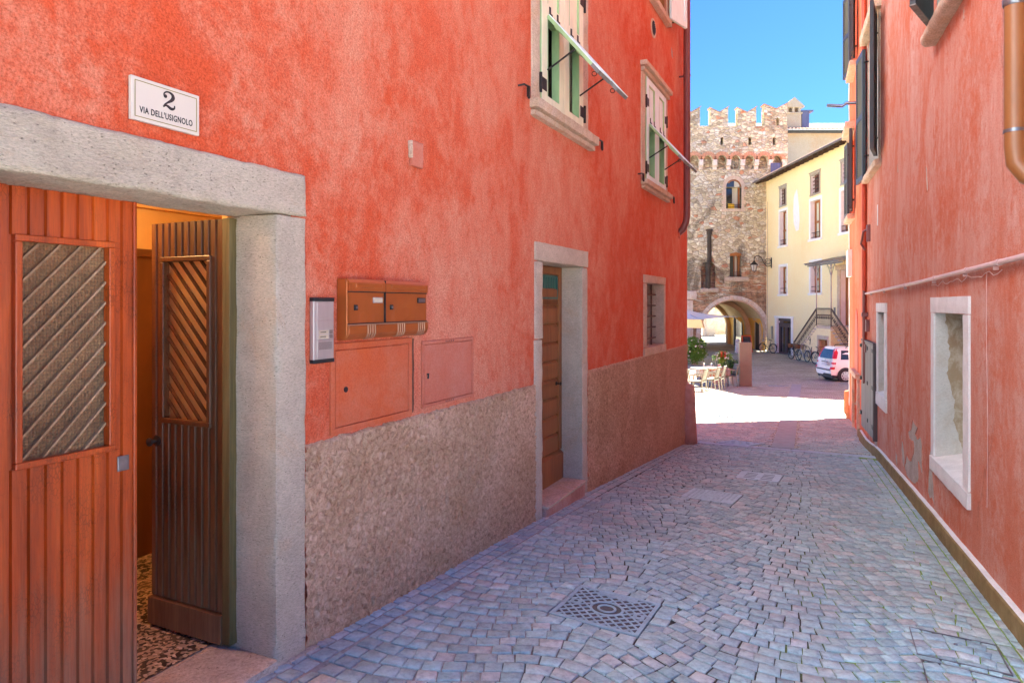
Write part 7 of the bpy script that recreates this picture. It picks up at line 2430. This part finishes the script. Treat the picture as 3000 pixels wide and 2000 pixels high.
for sd in (-1, 1):
    side_panel([(.42, .98), (.90, .98), (.90, 1.18), (.90, 1.37), (.50, 1.38), (.46, 1.2)], .005, M['carglass'], 'side_window', car, sd)
    side_panel([(1.0, .98), (1.72, .98), (1.72, 1.2), (1.72, 1.385), (1.0, 1.38), (1.0, 1.2)], .005, M['carglass'], 'side_window', car, sd)
    side_panel([(1.80, .98), (2.55, .98), (2.40, 1.2), (2.25, 1.37), (1.80, 1.385), (1.80, 1.2)], .005, M['carglass'], 'side_window', car, sd)
    side_panel([(.90, .96), (1.0, .96), (1.0, 1.18), (1.0, 1.39), (.90, 1.39), (.90, 1.18)], .0055, M['black'], 'pillar_trim', car, sd)
    dr = side_panel([(1.0, .35), (1.0, .55), (1.0, .94), (1.75, .94), (1.75, .55), (1.75, .35)], .004, M['carpaint'], 'door', car, sd)
    mb = MB(TC); y = sd * .79; mb.box(1.06, 1.24, min(y, y + sd * .02), max(y, y + sd * .02), .80, .835); mb.build('handle', M['black'], dr)
    # tail lamp: tall red upper part, clear stripe below
    x0, x1 = .02, .155
    mb = MB(TC)
    for z0, z1 in ((1.02, 1.44), (.56, .66), (.78, .86)):
        P = []
        for z in (z0, (z0 + z1) / 2, z1):
            tx = tail_x(z); sy = side_y(z)
            P.append([(tx - .012, sd * (sy * .93 - .10), z), (tx - .014, sd * (sy * .93 + .0), z), (tx + .04, sd * (sy + .012), z), (tx + .13, sd * (sy + .010), z)])
        for a, b_ in zip(P, P[1:]):
            mb.add(a + b_, [(0, 1, 5, 4), (1, 2, 6, 5), (2, 3, 7, 6)])
    tlp = mb.build('tail_light', M['lightred'], car, smooth=True)
    mb = MB(TC)
    P = []
    for z in (.66, .72, .78):
        tx = tail_x(z); sy = side_y(z)
        P.append([(tx - .012, sd * (sy * .93 - .10), z), (tx - .014, sd * (sy * .93 + .0), z), (tx + .04, sd * (sy + .012), z), (tx + .13, sd * (sy + .010), z)])
    for a, b_ in zip(P, P[1:]): mb.add(a + b_, [(0, 1, 5, 4), (1, 2, 6, 5), (2, 3, 7, 6)])
    mb.build('clear_lens', M['lightwhite'], tlp)
    mb = MB(TC); y = sd * .62
    mb.tube([(.75, y * .86, 1.47), (.80, y * .86, 1.56), (1.5, y * .86, 1.585), (2.2, y * .86, 1.56), (2.28, y * .86, 1.48)], .02, 7); mb.build('roof_rail', M['black'], car, smooth=True)
    for wx in (.62, 2.92):
        mb = MB(TC); yo = sd * .79
        mb.lathe([(.345, -.10), (.345, .006), (.33, .010), (.05, .010)] if sd > 0 else [(.345, .10), (.345, -.006), (.33, -.010), (.05, -.010)], 28, (wx, yo, .30), axis='y')
        mb.build('wheel_arch', M['black'], car, smooth=True, angle=40)
        mb = MB(TC); s_ = sd
        mb.lathe([(.20, -.17 * s_), (.275, -.165 * s_), (.292, -.12 * s_), (.292, .0), (.278, .022 * s_), (.205, .026 * s_), (.195, .012 * s_)], 30, (wx, sd * .785, .288), axis='y')
        w = mb.build('wheel', M['rubber'], car, smooth=True, angle=40)
        mb = MB(TC)
        mb.lathe([(.197, .012 * s_), (.19, .024 * s_), (.165, .022 * s_), (.10, .03 * s_), (.06, .034 * s_), (.03, .028 * s_), (.01, .028 * s_)], 30, (wx, sd * .785, .288), axis='y')
        hb = mb.build('rim', M['hub'], w, smooth=True, angle=40)
        mb = MB(TC)
        for k in range(8):
            a = k * math.pi / 4
            q = []
            for da, rr_ in ((-.16, .125), (.16, .125), (.13, .168), (-.13, .168)):
                q.append((wx + rr_ * math.cos(a + da), .288 + rr_ * math.sin(a + da)))
            mb.prism(q, sd * .785 + .022 * s_, sd * .785 + .0275 * s_)
        mb.build('slots', M['black'], hb)
rear_panel([(-.56, 1.00), (.56, 1.00), (.55, 1.2), (.50, 1.40), (-.50, 1.40), (-.55, 1.2)], .008, M['carglass'], 'rear_window', car)
rear_panel([(-.70, .50), (.70, .50), (.70, .545), (-.70, .545)], .018, M['black'], 'bumper_strip', car)
pl_ = rear_panel([(-.26, .70), (.26, .70), (.26, .81), (-.26, .81)], .012, M['plate'], 'number_plate', car)
rear_panel([(-.30, .835), (.30, .835), (.30, .87), (-.30, .87)], .02, M['black'], 'boot_handle', car)
rear_panel([(-.03, .91), (.03, .91), (.03, .95), (-.03, .95)], .006, M['zinc'], 'badge', car)
mb = MB(TC); mb.box(.08, 3.4, -.70, .70, .17, .34); mb.build('underbody', M['black'], car)
mb = MB(TC); mb.tube([(.05, .35, .2), (.3, .35, .2)], .025, 8); mb.build('exhaust', M['zinc'], car)

# ------------------------------------------------------------------ camera, sun, sky
cam = bpy.data.cameras.new('Camera')
cam.sensor_width = 36; cam.lens = 24; cam.clip_start = .05; cam.clip_end = 3000
cam.shift_y = -(1000 - 890) / 3000
co = bpy.data.objects.new('Camera', cam); COL.objects.link(co)
co.location = (0, 0, 1.77); co.rotation_euler = (R_(90), 0, 0)
SC.camera = co

EL = R_(47)
sx, sy = .97, .23
sun = bpy.data.lights.new('Sun', 'SUN'); sun.energy = 5.0; sun.angle = R_(.53); sun.color = (1, .965, .90)
so = bpy.data.objects.new('Sun', sun); COL.objects.link(so)
d = V((sx * math.cos(EL), sy * math.cos(EL), math.sin(EL)))
so.rotation_euler = d.to_track_quat('Z', 'Y').to_euler(); so.location = d * 60
w = bpy.data.worlds.new('World'); SC.world = w; w.use_nodes = True
nt = w.node_tree; bg = nt.nodes['Background']
sk = nt.nodes.new('ShaderNodeTexSky'); sk.sky_type = 'NISHITA'; sk.sun_disc = False
sk.sun_elevation = EL
sk.sun_rotation = math.atan2(sx, sy)
sk.air_density = 1.0; sk.dust_density = 0.0; sk.ozone_density = 2.0; sk.altitude = 1500
mx = nt.nodes.new('ShaderNodeMix'); mx.data_type = 'RGBA'; mx.blend_type = 'MULTIPLY'; mx.inputs[0].default_value = 1
nt.links.new(sk.outputs[0], mx.inputs[6]); mx.inputs[7].default_value = (.21, .385, .66, 1)      # a deep clear blue
nt.links.new(mx.outputs[2], bg.inputs[0]); bg.inputs[1].default_value = .05
SC.view_settings.view_transform = 'Standard'; SC.view_settings.look = 'None'; SC.view_settings.gamma = 1.0
SC.view_settings.exposure = 3.48
SC.cycles.max_bounces = 10; SC.cycles.diffuse_bounces = 6; SC.cycles.glossy_bounces = 3
SC.cycles.use_denoising = True
SC.cycles.sample_clamp_indirect = 8
